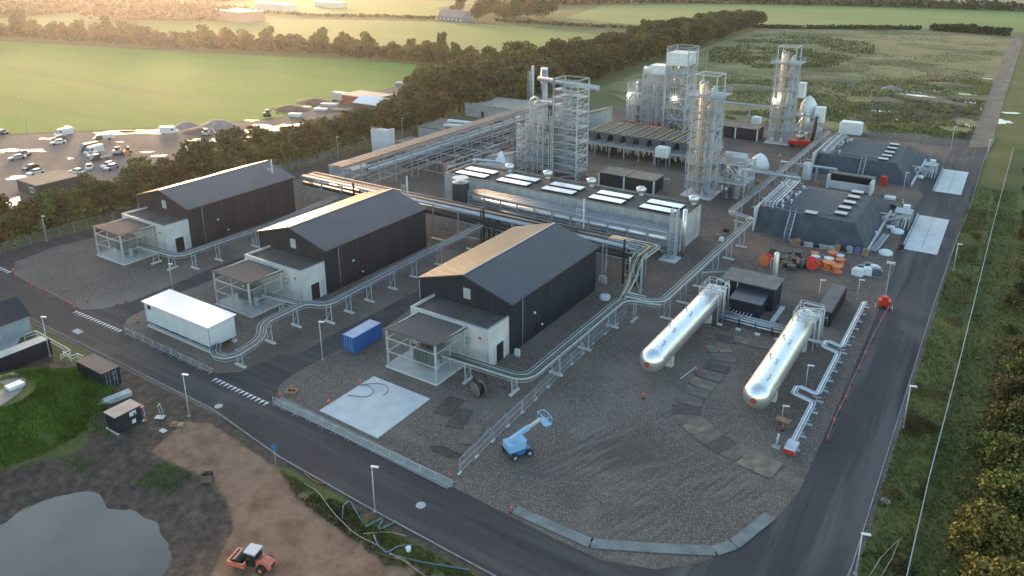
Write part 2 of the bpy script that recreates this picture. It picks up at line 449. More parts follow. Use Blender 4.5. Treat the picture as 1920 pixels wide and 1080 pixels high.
sheet('right_field', [(1060,34),(1200,47),(1440,46),(1740,52),(1900,60),(2100,62),(2100,24),(1800,15),(1380,8),(1130,10)], .038, f2, 'bright green field across the hedge')
sheet('stubble', [(1400,4),(1700,10),(2100,18),(2100,-12),(1300,-12)], .042, stub, 'pale stubble field at the top')
sheet('meadow', [(1130,165),(1230,120),(1400,62),(1430,54),(1730,56),(1900,66),(1880,110),(1840,215),(1815,262),(1700,245),(1400,232),(1200,205)], .022, meadow, 'rough brownish meadow with tussocks')
# ---- gravel track far right
track_m = ground_mat('gravel_track', [(.3,(.11,.088,.07)),(.5,(.17,.138,.112)),(.7,(.24,.205,.175))], .12, 1.5, .5, 3, patch=[(.3,.5,.64,(.10,.085,.06),.7,(1.2,.05,1))])
sheet('track', [(1898,66),(1920,70),(1886,180),(1862,262),(1858,276),(1818,276),(1820,264),(1848,190)], .053, track_m, 'pale gravel track leading away past the meadow')
sheet('puddle_soil', [(1640,180),(1720,170),(1850,188),(1840,215),(1770,228),(1680,222),(1600,232),(1620,205)], .033, ground_mat('bare_soil', [(.35,(.07,.06,.045)),(.6,(.15,.13,.10))], .15, 1, .6, 2), 'bare wet soil by the track')

# ---- site surfaces
gravel = ground_mat('gravel', [(.30,(.078,.058,.048)),(.45,(.118,.092,.078)),(.56,(.148,.117,.10)),(.72,(.19,.155,.135))], .07, 4.5, .45, 6.0,
    speck=(9, (.34,.295,.27), (.05,.04,.036), .5), patch=[(.07,.52,.68,(.19,.165,.15),.6,(1,1,1)),(.05,.55,.66,(.07,.054,.046),.6,(1,1,1)),(.5,.6,.7,(.20,.18,.165),.4,(.08,.8,1))],
    tracks=[(1,.18,.62,(.062,.05,.044),.6,R(-123)),(1,.16,.5,(.20,.175,.16),.42,R(-104))])
gravel2 = ground_mat('plant_ground', [(.3,(.075,.058,.05)),(.5,(.12,.094,.082)),(.7,(.17,.132,.112))], .12, 2.4, .5, 4,
    speck=(5, (.26,.23,.21), (.05,.04,.038), .5), patch=[(.06,.5,.62,(.19,.125,.085),.6,(1,1,1))])
asph = ground_mat('asphalt', [(.3,(.042,.036,.038)),(.5,(.058,.050,.052)),(.7,(.080,.070,.072))], .05, 3, .25, 5, rough=.85,
    patch=[(.5,.5,.62,(.095,.086,.086),.6,(.05,.9,1)),(.35,.56,.68,(.030,.028,.03),.6,(.07,1.2,1)),(.08,.6,.66,(.11,.095,.085),.5,(1,1,1))], spec=.2)
asph_r = ground_mat('asphalt_worn', [(.3,(.040,.037,.040)),(.5,(.056,.051,.055)),(.7,(.085,.077,.082))], .05, 3, .25, 5, rough=.82,
    patch=[(.4,.5,.62,(.115,.105,.105),.7,(.9,.05,1)),(.3,.57,.66,(.028,.027,.03),.8,(1.3,.05,1)),(.09,.58,.66,(.12,.11,.105),.5,(1,.6,1))], spec=.22)
struct(MB().poly([(-160,51),(-5,51),(-5,264),(-152,264)], .024), 'gravel_yard', gravel, 'grey-brown gravel yard of the plant')
struct(MB().poly([(-150,113.5),(-55,113.5),(-55,120),(-13.5,120),(-13.5,262),(-150,262)], .036), 'plant_yard', gravel2, 'reddish-brown ground between the plant units')
# roads
ox = [(-320,56.5),(-160,53.2),(-138,51.8),(-112,51.7),(-81.5,51.6),(-66,49.6),(-50,48.9),(-33,48.5)]
arc = [(-25.6+20*math.sin(t), 68.2+20*-math.cos(t)) for t in [R(a) for a in (8,20,32,44,56,68,80,90)]]
outer = ox+arc+[(-5.6,140),(-5.2,171),(-4.4,204),(-4.4,248),(-4,262),(-3,285)]
inner_r = [(-13,262),(-13.4,252),(-14,204),(-14.2,181),(-13.5,152),(-13,127),(-12.7,93),(-12.7,77)]
inner_f = [(-13.6,71.5),(-15.2,66.5),(-17.8,61.5),(-21.5,57.8),(-26.5,56),(-32,56),(-45,56.6),(-76,56.6),(-89,57.3),(-111.5,58),(-125,58.2),(-157,59.8),(-320,70)]
def strip(name, left, right, z, m, label):
    b = MB(); n = max(len(left), len(right)); b.v = []; 
    return struct(MB().poly(left+right[::-1], z), name, m, label)
struct(MB().poly(ox+arc[:4]+[(-21.5,57.8),(-26.5,56),(-32,56),(-45,56.6),(-76,56.6),(-89,57.3),(-111.5,58),(-125,58.2),(-157,59.8),(-320,70)], .045), 'road', asph, 'dark asphalt access road in front of the plant')
struct(MB().poly(arc[3:]+[(-5.6,140),(-5.2,171),(-4.4,204),(-4.4,248),(-4,262),(-3,285),(-13,285),(-13,262),(-13.4,252),(-14,204),(-14.2,181),(-13.5,152),(-13,127),(-12.7,93),(-12.7,77),(-13.6,71.5),(-15.2,66.5),(-17.8,61.5),(-21.5,57.8)], .0435), 'side_road', asph_r, 'worn asphalt road along the right side of the plant')
struct(MB().poly([(-40,262),(-4,262),(-3,272),(-8,276),(-60,266),(-95,262)], .048), 'back_road', asph_r, 'asphalt turning area behind the far mound')
# apron round the loading slabs
struct(MB().poly([(-14.5,155),(-13,155),(-13.4,240),(-17,250),(-17.5,212),(-14.6,205),(-15.5,190)], .0405), 'apron', asph_r, 'asphalt apron by the loading slabs')
def kerb(pts, name='kerb', wd=.12):
    b = MB(); P = [Vector((p[0], p[1], .07)) for p in pts]
    for a, c in zip(P, P[1:]): b.beam(a, c, wd, .14)
    return struct(b, name, mat('kerb_concrete', (.24,.235,.23), .9, var=.2, vscale=1), 'thin pale concrete kerb at the road edge')
kerb(outer)
#kerb([(-76,56.7),(-45,56.7),(-32,56.1),(-26.5,56.1),(-21.5,57.9),(-17.8,61.6),(-15.2,66.6),(-13.6,71.6),(-12.75,77),(-12.75,93)], wd=.1)
# driveways
sheet('driveway', [(395,702),(455,697),(520,667),(560,664),(640,620),(785,544),(850,512),(872,520),(795,560),(725,612),(604,672),(550,702),(524,722),(512,760)], .0495, asph, 'asphalt lane between the second and third halls')
sheet('driveway', [(140,581),(190,580),(246,566),(320,536),(412,497),(520,460),(535,470),(410,521),(320,556),(276,578),(240,596),(230,612),(238,630)], .0492, asph, 'asphalt lane between the first and second halls')
sheet('perimeter_road', [(-60,515),(22,512),(28,492),(100,464),(190,442),(300,408),(450,364),(620,322),(720,292),(860,250),(860,234),(700,276),(600,306),(450,344),(300,386),(190,425),(0,472),(-60,486)], .0515, asph, 'narrow asphalt road along the tree belt')
# give-way triangles
tm = MB()
def teeth(p, q, n):
    a = Vector(G(*p)); b = Vector(G(*q)); d = (b-a)/n
    for i in range(n):
        u = a+d*i; v = u+d*.7; nn = Vector((d.y, -d.x)).normalized()*1.0
        tm.add([(u.x,u.y,.062),(v.x,v.y,.062),((u+v).x/2+nn.x,(u+v).y/2+nn.y,.062)], [(0,2,1)])
teeth((144,583),(232,621),16); teeth((405,709),(508,757),14); teeth((-8,497),(24,511),6)
struct(tm, 'give_way_marking', white_m, 'white give-way triangles across the lane mouths')
mh = MB()
for px, py in ((146,622),(410,762),(789,948)):
    x, y = G(px, py); mh.lathe(x, y, [(.55,.05),(.55,.056)], 14)
struct(mh, 'manhole_cover', conc, 'round manhole covers in the access road')
# parking lot
park_m = ground_mat('parking_ground', [(.3,(.14,.11,.095)),(.5,(.21,.17,.15)),(.7,(.29,.24,.21))], .05, 1, .4, 2,
                    patch=[(.03,.55,.65,(.12,.09,.07),.6,(1,1,1))], spec=.08)
sheet('parking_ground', [(-100,262),(0,255),(230,246),(400,236),(520,224),(610,200),(640,196),(720,170),(800,150),(880,142),(930,150),(880,185),(830,215),(700,262),(600,300),(250,385),(0,445),(-200,500)], .028, park_m, 'muddy gravel parking and storage ground')
puddle_m = mat('puddle_water', (.10,.085,.075), .04, 0, spec=1)
def puddle(px, py, rx, ry, rot=0, z=.04):
    cx, cy = G(px, py); P = []
    for k in range(36):
        a = 2*math.pi*k/36; f = .85+.9*noise.noise(Vector((px+math.cos(a)*1.6, py+math.sin(a)*1.6, 0)))+.3*noise.noise(Vector((px+math.cos(a)*4, py+math.sin(a)*4, 5)))
        x, y = rx*math.cos(a)*f, ry*math.sin(a)*f
        P.append((cx+x*math.cos(rot)-y*math.sin(rot), cy+x*math.sin(rot)+y*math.cos(rot)))
    struct(MB().poly(P, z), 'puddle', puddle_m, 'bright rain puddle')
for a in ((40,282,7.5,2.2,.5),(235,249,13,3.4,.6),(262,247,9,3,.5),(305,244,6,1.2,.5),(132,297,1.6,.9,0),(91,260,3.2,1.6,.6),(30,334,3.4,2,.4),(2,284,2,1,0),(227,266,1.5,.7,.5),
          (276,285,2.2,.9,.5),(500,240,9,4,.5),(540,236,5,3,.4),(400,262,7,3,.5),(440,258,5,2,.5),(470,226,2.4,1.3,.5),(10,380,5,4,0),(300,292,3,1,.5),(380,276,4,1.6,.4),(455,248,5,1.5,.4),
          (845,165,6,2.5,.5),(870,158,5,1.5,.5),(840,178,5,2,.4),(800,176,4,1.5,.4),(820,150,5,1.5,.5),(650,207,3,1,.5),(590,200,4,1,.5),
          (1655,209,4.5,2.2,.1),(1684,224,3.2,1.4,0),(1708,172,5,1.6,0),(1756,171,3,1.2,0),(1812,177,3.5,1,0),(1836,194,5,1.6,.1),(1866,198,2.5,2,0),(1896,212,3,1.8,0),(1852,148,3,.8,0),(1880,228,2.6,4,.1),(1810,236,3,4,.9),(1700,177,6,1.4,.1),(1725,180,5,1.2,0),(1845,205,1.8,2,0),(1830,226,1.8,2,0),(1904,98,2,1,0)):
    puddle(*a)
# ================================================================ VEGETATION
leaf_g = mat('foliage_green', (.088,.108,.026), .75, 0, var=.35, vscale=.35, island=.45, objv=.035, spec=.25)
leaf_o = mat('foliage_autumn', (.105,.085,.024), .75, 0, var=.35, vscale=.35, island=.45, objv=.03, spec=.25)
leaf_y = mat('foliage_yellow', (.155,.13,.03), .75, 0, var=.35, vscale=.5, island=.4, spec=.25)
leaf_d = mat('foliage_dark', (.05,.06,.024), .8, 0, var=.35, vscale=.35, island=.45, objv=.03, spec=.2)
bark = mat('bark', (.075,.055,.042), .9, var=.3, vscale=2)
def leafquad(b, x, y, z, s):
    a = Vector((rnd(-1,1), rnd(-1,1), rnd(-.6,.6))).normalized()*s; c = Vector((rnd(-1,1), rnd(-1,1), rnd(-.4,1)))
    c = (c-a*(c.dot(a)/a.dot(a))).normalized()*s*rnd(.5,.9); p = Vector((x,y,z))
    b.add([p-a-c*.6, p+a*.8-c, p+a+c*.7, p-a*.7+c], [(0,1,2,3)])
def crown(seed, h, rad, n, leaf, nl=11, low=.22, tall=1.0):
    random.seed(seed); b = MB(); L = []
    for i in range(nl):
        t = rnd(0, 1); rr = rad*(1-.55*abs(t-.4))*rnd(.35,.75); a = rnd(0, 6.28)
        L.append((math.cos(a)*rr, math.sin(a)*rr, h*(low+.12)+t*h*(.78-low), rad*rnd(.34,.58)*(1-.35*t)))
    L.append((0,0,h*.82,rad*.38)); L.append((0,0,h*.5,rad*.6))
    tot = sum(l[3]**2 for l in L)
    for cx, cy, cz, r in L:
        for _ in range(int(n*r*r/tot)):
            u = Vector((random.gauss(0,1), random.gauss(0,1), random.gauss(0,1)*.9+.25)).normalized(); k = r*rnd(.62,1.1)
            z = cz+u.z*k*tall
            if z < h*low*.5: continue
            leafquad(b, cx+u.x*k, cy+u.y*k, z, leaf*rnd(.6,1.25))
    return b, L
def make_tree(seed, h, rad, n, leaf, m, label, group, low=.22):
    t = thing('broadleaf_tree', label, 'tree', (0,0,0), 0, group)
    b, L = crown(seed, h, rad, n, leaf, low=low); b.build('crown', m, t)
    k = MB(); k.tube([(0,0,-.2),(.1,0,h*.25),(0,.15,h*.5),(.1,.1,h*.78)], [.03*h,.022*h,.015*h,.006*h], 6)
    for cx, cy, cz, r in L[:6]: k.tube([(0,.05,max(1, cz*.45)),(cx*.5,cy*.5,cz*.8),(cx*.9,cy*.9,cz)], [.011*h,.007*h,.003*h], 4)
    k.build('trunk', bark, t)
    return t
BELT = 'trees in the belt behind the car park and along the plant'
LB = 'tangled green and brown broadleaf tree in the belt between parking ground and plant fence'
protos = [make_tree(11,9,4.6,1500,.42,leaf_g,LB,BELT), make_tree(12,10,4.4,1500,.42,leaf_o,LB,BELT), make_tree(13,8,4.8,1500,.40,leaf_d,LB,BELT),
          make_tree(14,9.5,4.2,1400,.42,leaf_g,LB,BELT), make_tree(15,10,5,1600,.44,leaf_d,LB,BELT), make_tree(16,8.5,4.4,1500,.4,leaf_o,LB,BELT)]
used = set()
def plant(i, x, y, s=1, label=None, group=None, sz=None):
    s3 = (s*rnd(.9,1.1), s*rnd(.9,1.1), s*(sz or 1)*rnd(.88,1.15))
    p = protos[i]
    if i not in used:
        used.add(i); kids(p); [kids(c) for c in kids(p)]
        p.location = (x, y, 0); p.rotation_euler = (0,0,rnd(0,6.28)); p.scale = s3
        if label: p['label'] = label
        if group: p['group'] = group
        return p
    return dup(p, (x, y, 0), rnd(0,6.28), label or LB, group or BELT, s3)
for i in range(6): plant(i, -171+rnd(-1,1), 66+i*5.5, .75)
random.seed(21)
y = 60
while y < 172:
    for dx in (-2.2, -7.5):
        plant(random.choice((0,0,1,1,2,3,4,5,5)), -168+dx+rnd(-1.5,1.5), y+rnd(-1.6,1.6), rnd(.82,1.12)*(.74 if y < 96 else 1))
    y += 5.4
for px, py, s in ((712,262,1.25),(735,256,1.35),(760,248,1.3),(785,242,1.3),(812,232,1.35),(832,224,1.2),(690,268,1.0),(745,240,1.2),(775,228,1.15)):
    plant(random.choice((2,4,5)), *G(px, py), s, 'tall dark brown-green tree in the clump beside the white storage tower', 'clump of tall trees by the storage tower')
LM = 'large tree in the wide dark wood belt behind the tower frames'; GM = 'trees of the wide wood belt behind the tower frames'
y = 228
while y < 640:
    t = (y-228)/412; x0 = -163-14*t; x1 = -214+6*t if y > 300 else -200
    x = x0
    while x > x1:
        plant(random.choice((0,2,2,4,4,5,3)), x+rnd(-3,3), y+rnd(-4,4), rnd(1.15,1.6)*(1-.15*t), LM, GM); x -= 11.5
    y += 11.5+5*t
LC = 'tree in the low sunlit row dividing the two green fields'; GC = 'trees in the row dividing the two green fields'
ctr = [(-700,262),(-617,270),(-451,291),(-346,324),(-232,327),(-200,322)]
for a, c in zip(ctr, ctr[1:]):
    L_ = math.hypot(c[0]-a[0], c[1]-a[1]); k = 0
    while k < L_:
        t = k/L_; plant(random.choice((0,1,2,3,4,5)), a[0]+(c[0]-a[0])*t, a[1]+(c[1]-a[1])*t+rnd(-6,6), rnd(.7,1.35), LC, GC, rnd(.8,1.3)); k += rnd(5,8.5)
# understory of the tree row
def under(pts, n, h, label, m, w=5, leaf=1.0):
    random.seed(n+1); b = MB()
    for a, c in zip(pts, pts[1:]):
        for _ in range(n):
            t = rnd(0,1); x = a[0]+(c[0]-a[0])*t+random.gauss(0,w*.5); y = a[1]+(c[1]-a[1])*t+random.gauss(0,w*.5)
            leafquad(b, x, y, rnd(.1,1)*h*(.6+.8*abs(noise.noise(Vector((x*.08,y*.08,0))))), leaf*rnd(.6,1.2))
    o = b.build('undergrowth', m); return tag(o, label, 'undergrowth', None, 'stuff')
under(ctr, 2600, 6.5, 'dense undergrowth filling the row between the two green fields', leaf_d, 8, 1.1)
under([(-172,60),(-171,120),(-171,172)], 2600, 4.5, 'dense undergrowth of the belt behind the parking ground', leaf_g, 7, .5)
under([(5.2,56),(5.6,90),(6.4,130),(8,200)], 2600, 1.6, 'brown and green brambles beyond the low pale fence', leaf_o, 3.2, .2)
under([(-166,228),(-170,330),(-182,560)], 1800, 7, 'undergrowth along the front of the wide wood belt', leaf_g, 6, .9)
# clumps by the farm and the far barns
LF = 'old tree by the distant farmhouse'; GF = 'trees round the distant farmhouse'
for px, py, s in ((850,30,1),(862,22,1.2),(905,30,1.6),(920,26,1.5),(895,38,1.2),(935,34,1.4),(960,38,1.5),(975,34,1.6),(990,36,1.5),(1005,32,1.5),(1020,34,1.4),(1035,28,1.3),(948,40,1.2)):
    plant(random.choice((2,4,5)), *G(px, py), s*1.15, LF, GF)
# far woods: one mass each
def far_wood(pts, n, h, leaf, label, m, w=12):
    random.seed(n); b = MB(); P = [G(*p) for p in pts]
    seg = [math.hypot(c[0]-a[0], c[1]-a[1]) for a, c in zip(P, P[1:])]; T = sum(seg)
    for (a, c), L_ in zip(zip(P, P[1:]), seg):
        for _ in range(int(n*L_/T)):
            t = rnd(0,1); x = a[0]+(c[0]-a[0])*t; y = a[1]+(c[1]-a[1])*t
            hh = h*(.7+.5*noise.noise(Vector((x*.06, y*.06, 0))))
            leafquad(b, x+random.gauss(0,w*.35), y+random.gauss(0,w*.35), rnd(.1,1)**.8*hh, leaf*rnd(.6,1.3))
    o = b.build('wood', m); tag(o, label, 'wood', None, 'stuff'); return o
far_wood([(-150,30),(0,26),(110,22),(200,16),(240,8)], 5000, 14, 2.4, 'hazy wood at the upper left edge', leaf_d, 60)
far_wood([(225,30),(300,34),(400,34)], 4200, 14, 2.2, 'round copse left of the long pink barn', leaf_o, 45)
far_wood([(0,8),(200,2),(420,0)], 3500, 14, 3, 'far sunlit wood under the glare', leaf_o, 60)
far_wood([(960,8),(1080,8),(1200,4),(1400,6),(1600,10),(1800,16),(1930,20)], 4500, 9, 2.2, 'distant dark tree line at the top right', leaf_d, 22)
def hedge(pts, label, n=900, h=3, leaf=.9):
    random.seed(int(pts[0][0])); b = MB(); P = [G(*p) for p in pts]
    for (a, c) in zip(P, P[1:]):
        for _ in range(n):
            t = rnd(0,1); leafquad(b, a[0]+(c[0]-a[0])*t+random.gauss(0,1), a[1]+(c[1]-a[1])*t+random.gauss(0,1), rnd(.05,1)*h*(.8+.4*noise.noise(Vector((t*9,a[0],0)))), leaf*rnd(.6,1.2))
    o = b.build('hedge', leaf_d); return tag(o, label, 'hedge')
hedge([(1413,52),(1505,54)], 'clipped dark hedge, leftmost of the row behind the meadow', 700)
hedge([(1512,54),(1550,54)], 'short dark hedge second from left behind the meadow', 350)
hedge([(1553,54),(1565,54)], 'tiny block of hedge in the row behind the meadow', 150, 3.3)
hedge([(1570,54),(1588,54)], 'small hedge block before the long middle hedge', 200)
hedge([(1590,54),(1660,55),(1725,56)], 'long ragged hedge in the middle of the row behind the meadow', 500, 3.3)
hedge([(1746,57),(1820,62),(1890,67)], 'tall bushy hedge at the right end of the meadow', 900, 6, 1.1)
hedge([(560,30),(700,32),(820,36)], 'thin hedge running left from the farmhouse', 500)
hedge([(930,40),(1060,48),(1240,57)], 'low hedge running right from the farmhouse', 500)
hedge([(445,24),(560,28)], 'thin sunlit hedge beside the far barns', 400)
# scrub on the right edge
LR = 'bushy tree at the right edge beyond the wire fence'; GR = 'bushes and trees at the right edge'
def big_bush(x, y, h, rad, m, label, seed, n=5200, leaf=.17):
    t = thing('bushy_tree', label, 'tree', (x, y, 0), 0, GR)
    b, L = crown(seed, h, rad, n, leaf, nl=22, low=.05); b.build('crown', m, t)
    k = MB(); k.tube([(0,0,-.1),(.1,0,h*.3),(0,.1,h*.6)], [.12,.08,.03], 6)
    for cx, cy, cz, r in L[:9]: k.tube([(0,0,.3),(cx*.5,cy*.5,cz*.6),(cx,cy,cz)], [.06,.04,.015], 4)
    k.build('trunk', bark, t); return t
big_bush(4.9, 77.5, 4.8, 3.3, leaf_y, 'yellow-leaved bushy tree at the lower right edge', 31, 9000)
big_bush(6.6, 71, 4.6, 3.4, leaf_y, 'yellowish tree in the bottom right corner', 32, 8000)
big_bush(4.9, 67.5, 2.6, 2.4, leaf_g, 'dark green low bush below the yellow tree', 36, 5000)
big_bush(7.0, 84.5, 5.6, 3.6, leaf_g, 'dark bare-branched tree above the yellow tree', 33, 4200)
big_bush(6.6, 92.5, 5.2, 3.4, leaf_g, 'greenish dense tree at the middle of the right edge', 34, 7000)
big_bush(7.2, 101, 5.4, 3.4, leaf_o, 'greyish green tree at the right edge, above the dense one', 35, 5500)
big_bush(7.0, 109, 4.6, 3, leaf_o, 'brownish tree at the right edge, topmost large one', 37, 5500)
big_bush(8.2, 117, 4.6, 3, leaf_g, 'olive tree at the right edge level with the silver tanks', 38, 4500)
proto_b = None
random.seed(5)
for i in range(46):
    y = 60+i*4.8+rnd(-2,2); x = 5.2+rnd(-1.6,4.5)+ (y-60)*.012
    s = rnd(.3,.62)
    plant(random.choice((0,1,2,3)), x, y, s*.62, 'low scrub bush in the strip beyond the wire fence', 'low scrub bushes beyond the wire fence')
# grass tufts (real blades)
def tufts(name, label, fn, n, m, hgt_, seed, zf=None):
    random.seed(seed); b = MB(); c = 0
    while c < n:
        p = fn()
        if p is None: continue
        x, y = p; z = zf(x, y) if zf else 0; c += 1
        for _ in range(3):
            a = rnd(0, 6.28); hh = hgt_*rnd(.5,1.3); w_ = hh*.22; lx, ly = rnd(-.5,.5)*hh, rnd(-.5,.5)*hh
            qx, qy = x+rnd(-.15,.15), y+rnd(-.15,.15)
            b.add([(qx-math.cos(a)*w_,qy-math.sin(a)*w_,z-.02),(qx+math.cos(a)*w_,qy+math.sin(a)*w_,z-.02),(qx+lx,qy+ly,z+hh)], [(0,1,2)])
    o = b.build(name, m); return tag(o, label, 'grass', None, 'stuff')
tuft_l = mat('lush_grass', (.085,.15,.022), .8, 0, var=.4, vscale=.25, island=.4, spec=.2)
tuft_m = mat('meadow_grass', (.13,.128,.036), .8, 0, island=.45, spec=.2, var=.6, vscale=.12, col2=None)
tuft_y = mat('dry_grass', (.17,.14,.06), .8, 0, island=.4, spec=.2, var=.4, vscale=.2)
def f_m():
    a = rnd(0,6.28); r = rnd(0,1)**.5*12.3; x = MCX+r*math.cos(a); y = MCY+r*math.sin(a)
    if y > 49 or x < -128 or fbm(x, y, .22)*.5+r/12 > 1.05 or r < 3.8: return None
    return x, y
tufts('mound_grass', 'lush green grass covering the round bunker mound', f_m, 17000, tuft_l, .34, 1, hgt)
def f_g():
    x = rnd(-100,-72); y = rnd(35,44)
    return None if fbm(x, y, .13) < .12 or pdist(x, y, pond) < 3 or pdist(x, y, track) < .5 else (x, y)
tufts('short_grass', 'patchy short grass on the soil between mound and track', f_g, 2600, tuft_l, .17, 2, hgt)
def f_w():
    x = rnd(-70,-25); y = rnd(36,49.6)
    if pdist(x, y, weeds) > -.1 or fbm(x, y, .3) < -.25: return None
    return x, y
tufts('weeds', 'brownish green weeds on the verge below the road', f_w, 5200, tuft_m, .22, 3, hgt)
def f_r():
    y = 55+165*rnd(0,1)**1.6; x = rnd(-5.1,4.6)
    return None if -1.0 < x < -.2 and fbm(x, y, .3) < 0 or (x-2.3)**2/9+(y-68)**2/30 < .2 else (x, y)
tufts('verge_grass', 'uneven dark green grass on the verge beside the wire fence', f_r, 15000, tuft_m, .26, 4)
def f_r2():
    y = 56+150*rnd(0,1)**1.5; x = rnd(-4.8,-1.2)+rnd(-1,1)*.3
    return None if fbm(x, y, .16) < .05 or x < -5.1 else (x, y)
tufts('dry_grass', 'yellowish dry grass tussocks between the road and wire fence', f_r2, 6500, tuft_y, .3, 5)
def f_e():
    px = rnd(1360,1860); py = rnd(150,262); x, y = G(px, py)
    return None if x < -130 or y < 266 or abs(x+6-(y-270)*.005) < 3.5 or fbm(x, y, .04) < -.35 else (x, y)
tufts('tussocks', 'rough tussock grass on the waste ground behind the plant', f_e, 13000, tuft_m, .6, 6)
def f_n():
    px = rnd(1320,1880); py = rnd(62,160); x, y = G(px, py)
    return None if x < -158 or x > -14 or fbm(x, y, .02) < -.15 else (x, y)
tufts('meadow_tufts', 'pale dry grass all over the meadow', f_n, 9000, tuft_y, .5, 8)
def f_h():
    px = rnd(1330,1640); py = rnd(62,150); x, y = G(px, py)
    return None if fbm(x, y, .012)*.6+1-((px-1480)/150)**2-((py-98)/34)**2 < 0 or x < -158 or fbm(x, y, .05) < -.3 else (x, y)
tufts('rushes', 'grey-green rushes spread over the left of the meadow', f_h, 4200, leaf_g, 1.0, 7)
# ================================================================ BUILDINGS
def HZ(bx, by, ty):
    """height of an upright whose foot and top are seen in the survey"""
    x, y = G(bx, by); best = (1e9, 1)
    for k in range(10, 800):
        z = k*.05; v = Vector((x, y, z-CAM_H)); py = PPY+F_PX*v.dot(d2)/v.dot(fwd)
        if abs(py-ty) < best[0]: best = (abs(py-ty), z)
    return best[1]
def ribbed(p0, p1, q0, q1, n, th=.05):
    """sheet between eave edge p0-p1 and ridge edge q0-q1 with n ribs running eave to ridge"""
    b = MB(); p0, p1, q0, q1 = map(Vector, (p0, p1, q0, q1)); N = (p1-p0).cross(q0-p0).normalized()
    if N.z < 0: N = -N
    lo = []; hi = []
    for i in range(n):
        for f, h in ((0,0),(.55,0),(.65,th),(.9,th)):
            t = (i+f)/n; lo.append(p0.lerp(p1, t)+N*h); hi.append(q0.lerp(q1, t)+N*h)
    lo.append(p1.copy()); hi.append(q1.copy()); m = len(lo)
    b.add(lo+hi, [(i, i+1, m+i+1, m+i) for i in range(m-1)])
    D = N*-.12
    b.add([p0, p1, q1, q0, p0+D, p1+D, q1+D, q0+D], [(4,5,6,7),(0,4,5,1),(1,5,6,2),(2,6,7,3),(3,7,4,0)])
    return b
E_, RDG, W_, L_ = 8.25, 10.75, 17.2, 27.0
def make_hall(loc, label, lit_lamp=False):
    t = thing('gable_hall', label, 'industrial hall', loc, 0, 'dark gable-roofed compressor halls')
    b = MB(); e = E_; r = RDG-.08
    A = [(-W_,0,0),(0,0,0),(0,0,e),(-W_/2,0,r),(-W_,0,e)]; B = [(x, L_, z) for x, y, z in A]
    b.add(A+B, [(0,1,2,3,4),(9,8,7,6,5),(1,6,7,2),(0,4,9,5),(0,5,6,1)]); b.slot(1); j = b
    for k in range(1, 7): j.box(.003, .03, k*L_/7-.05, k*L_/7+.05, .1, e-.25)
    for k in range(1, 5): x = -W_*k/5; j.box(x-.03, x+.03, -.02, -.003, 5.2, e-.1+(W_/2-abs(x+W_/2))*(r-e)/(W_/2)-.1)
    b.build('wall', [black_cl, mat('joint_strip', (.045,.05,.06), .5)], t)
    o = .35; s = (RDG-E_)/(W_/2)
    ribbed((o,-o,e-o*s+.1), (o,L_+o,e-o*s+.1), (-W_/2,-o,RDG+.1), (-W_/2,L_+o,RDG+.1), 44, .09).build('roof', roof_m, t)
    rf = ribbed((-W_-o,-o,e-o*s+.1), (-W_-o,L_+o,e-o*s+.1), (-W_/2,-o,RDG+.1), (-W_/2,L_+o,RDG+.1), 44, .09).build('roof', roof_m, t)
    MB().beam((-W_/2,-o-.02,RDG+.17), (-W_/2,L_+o+.02,RDG+.17), .5, .06).build('ridge_cap', roof_m, rf)
    g = MB()
    for sx in (1, -1):
        g.beam((-W_/2,-o-.05,RDG+.05), (-W_/2+sx*(W_/2+o),-o-.05,e-o*s+.05), .06, .3)
    g.build('gable_trim', steel_d, t)
    MB().beam((o+.08,-o,e-.05), (o+.08,L_+o,e-.05), .14, .14).build('gutter', steel_d, t)
    g = MB().box(-W_/2+.0, -W_/2+1.3, -.1, .0, 7.05, 8.75)
    for k in range(5): g.box(-W_/2+.1, -W_/2+1.2, -.14, -.1, 7.2+k*.32, 7.34+k*.32)
    g.build('gable_vent', galv_l, t)
    MB().tube([(.12,3.0,.1),(.12,3.0,e-.2)], .06, 6).build('downpipe', galv, t)
    MB().tube([(-W_-.05,-.12,.1),(-W_-.05,-.12,e-.2)], .06, 6).build('downpipe', galv, t)
    MB().box(0, .06, 7.2, 8.3, 0, 2.2).build('door', mat('door_black', (.015,.015,.018), .4), t)
    MB().sphere(.15, 6.4, 4.2, .22).build('wall_lamp', white, t)
    MB().sphere(.15, 8.6, 1.3, .2).build('wall_lamp', white, t)
    # annex
    ax0, ax1, ay = -14.6, -.35, -5.5; h = 6.15
    a = MB().box(ax0, ax1, ay, -.003, 0, h-.35)
    for (x0,x1,y0,y1) in ((ax0,ax1,ay,ay+.32),(ax0,ax0+.32,ay+.323,-.004),(ax1-.32,ax1,ay+.323,-.004)): a.box(x0,x1,y0,y1,h-.349,h)
    a.slot(1); jn = a
    for k in (1,2,3): jn.box(ax0+k*3.6-.02, ax0+k*3.6+.02, ay-.012, ay-.003, 0, h-.4)
    jn.box(ax1+.003, ax1+.012, ay+2.6, ay+2.64, 0, h-.4)
    an = a.build('annex', [conc_l, conc], t)
    MB().box(ax0+.33, ax1-.33, ay+.33, -.01, h-.348, h-.28).build('annex_roof', felt, an)
    c = MB().box(ax0-.05,ax1+.05,ay-.05,ay+.36,h+.002,h+.05); c.box(ax0-.05,ax0+.3,ay+.362,-.01,h+.002,h+.05); c.box(ax1-.3,ax1+.05,ay+.362,-.01,h+.002,h+.05)
    c.build('coping', galv, an)
    MB().tube([(ax1+.1,ay-.1,.1),(ax1+.1,ay-.1,h-.4)], .08, 6).build('downpipe', galv_l, an)
    MB().box(ax1+.003, ax1+.03, ay+2.0, ay+3.9, 0, 3.0).build('door', mat('dark_opening', (.012,.012,.012), .6), t)
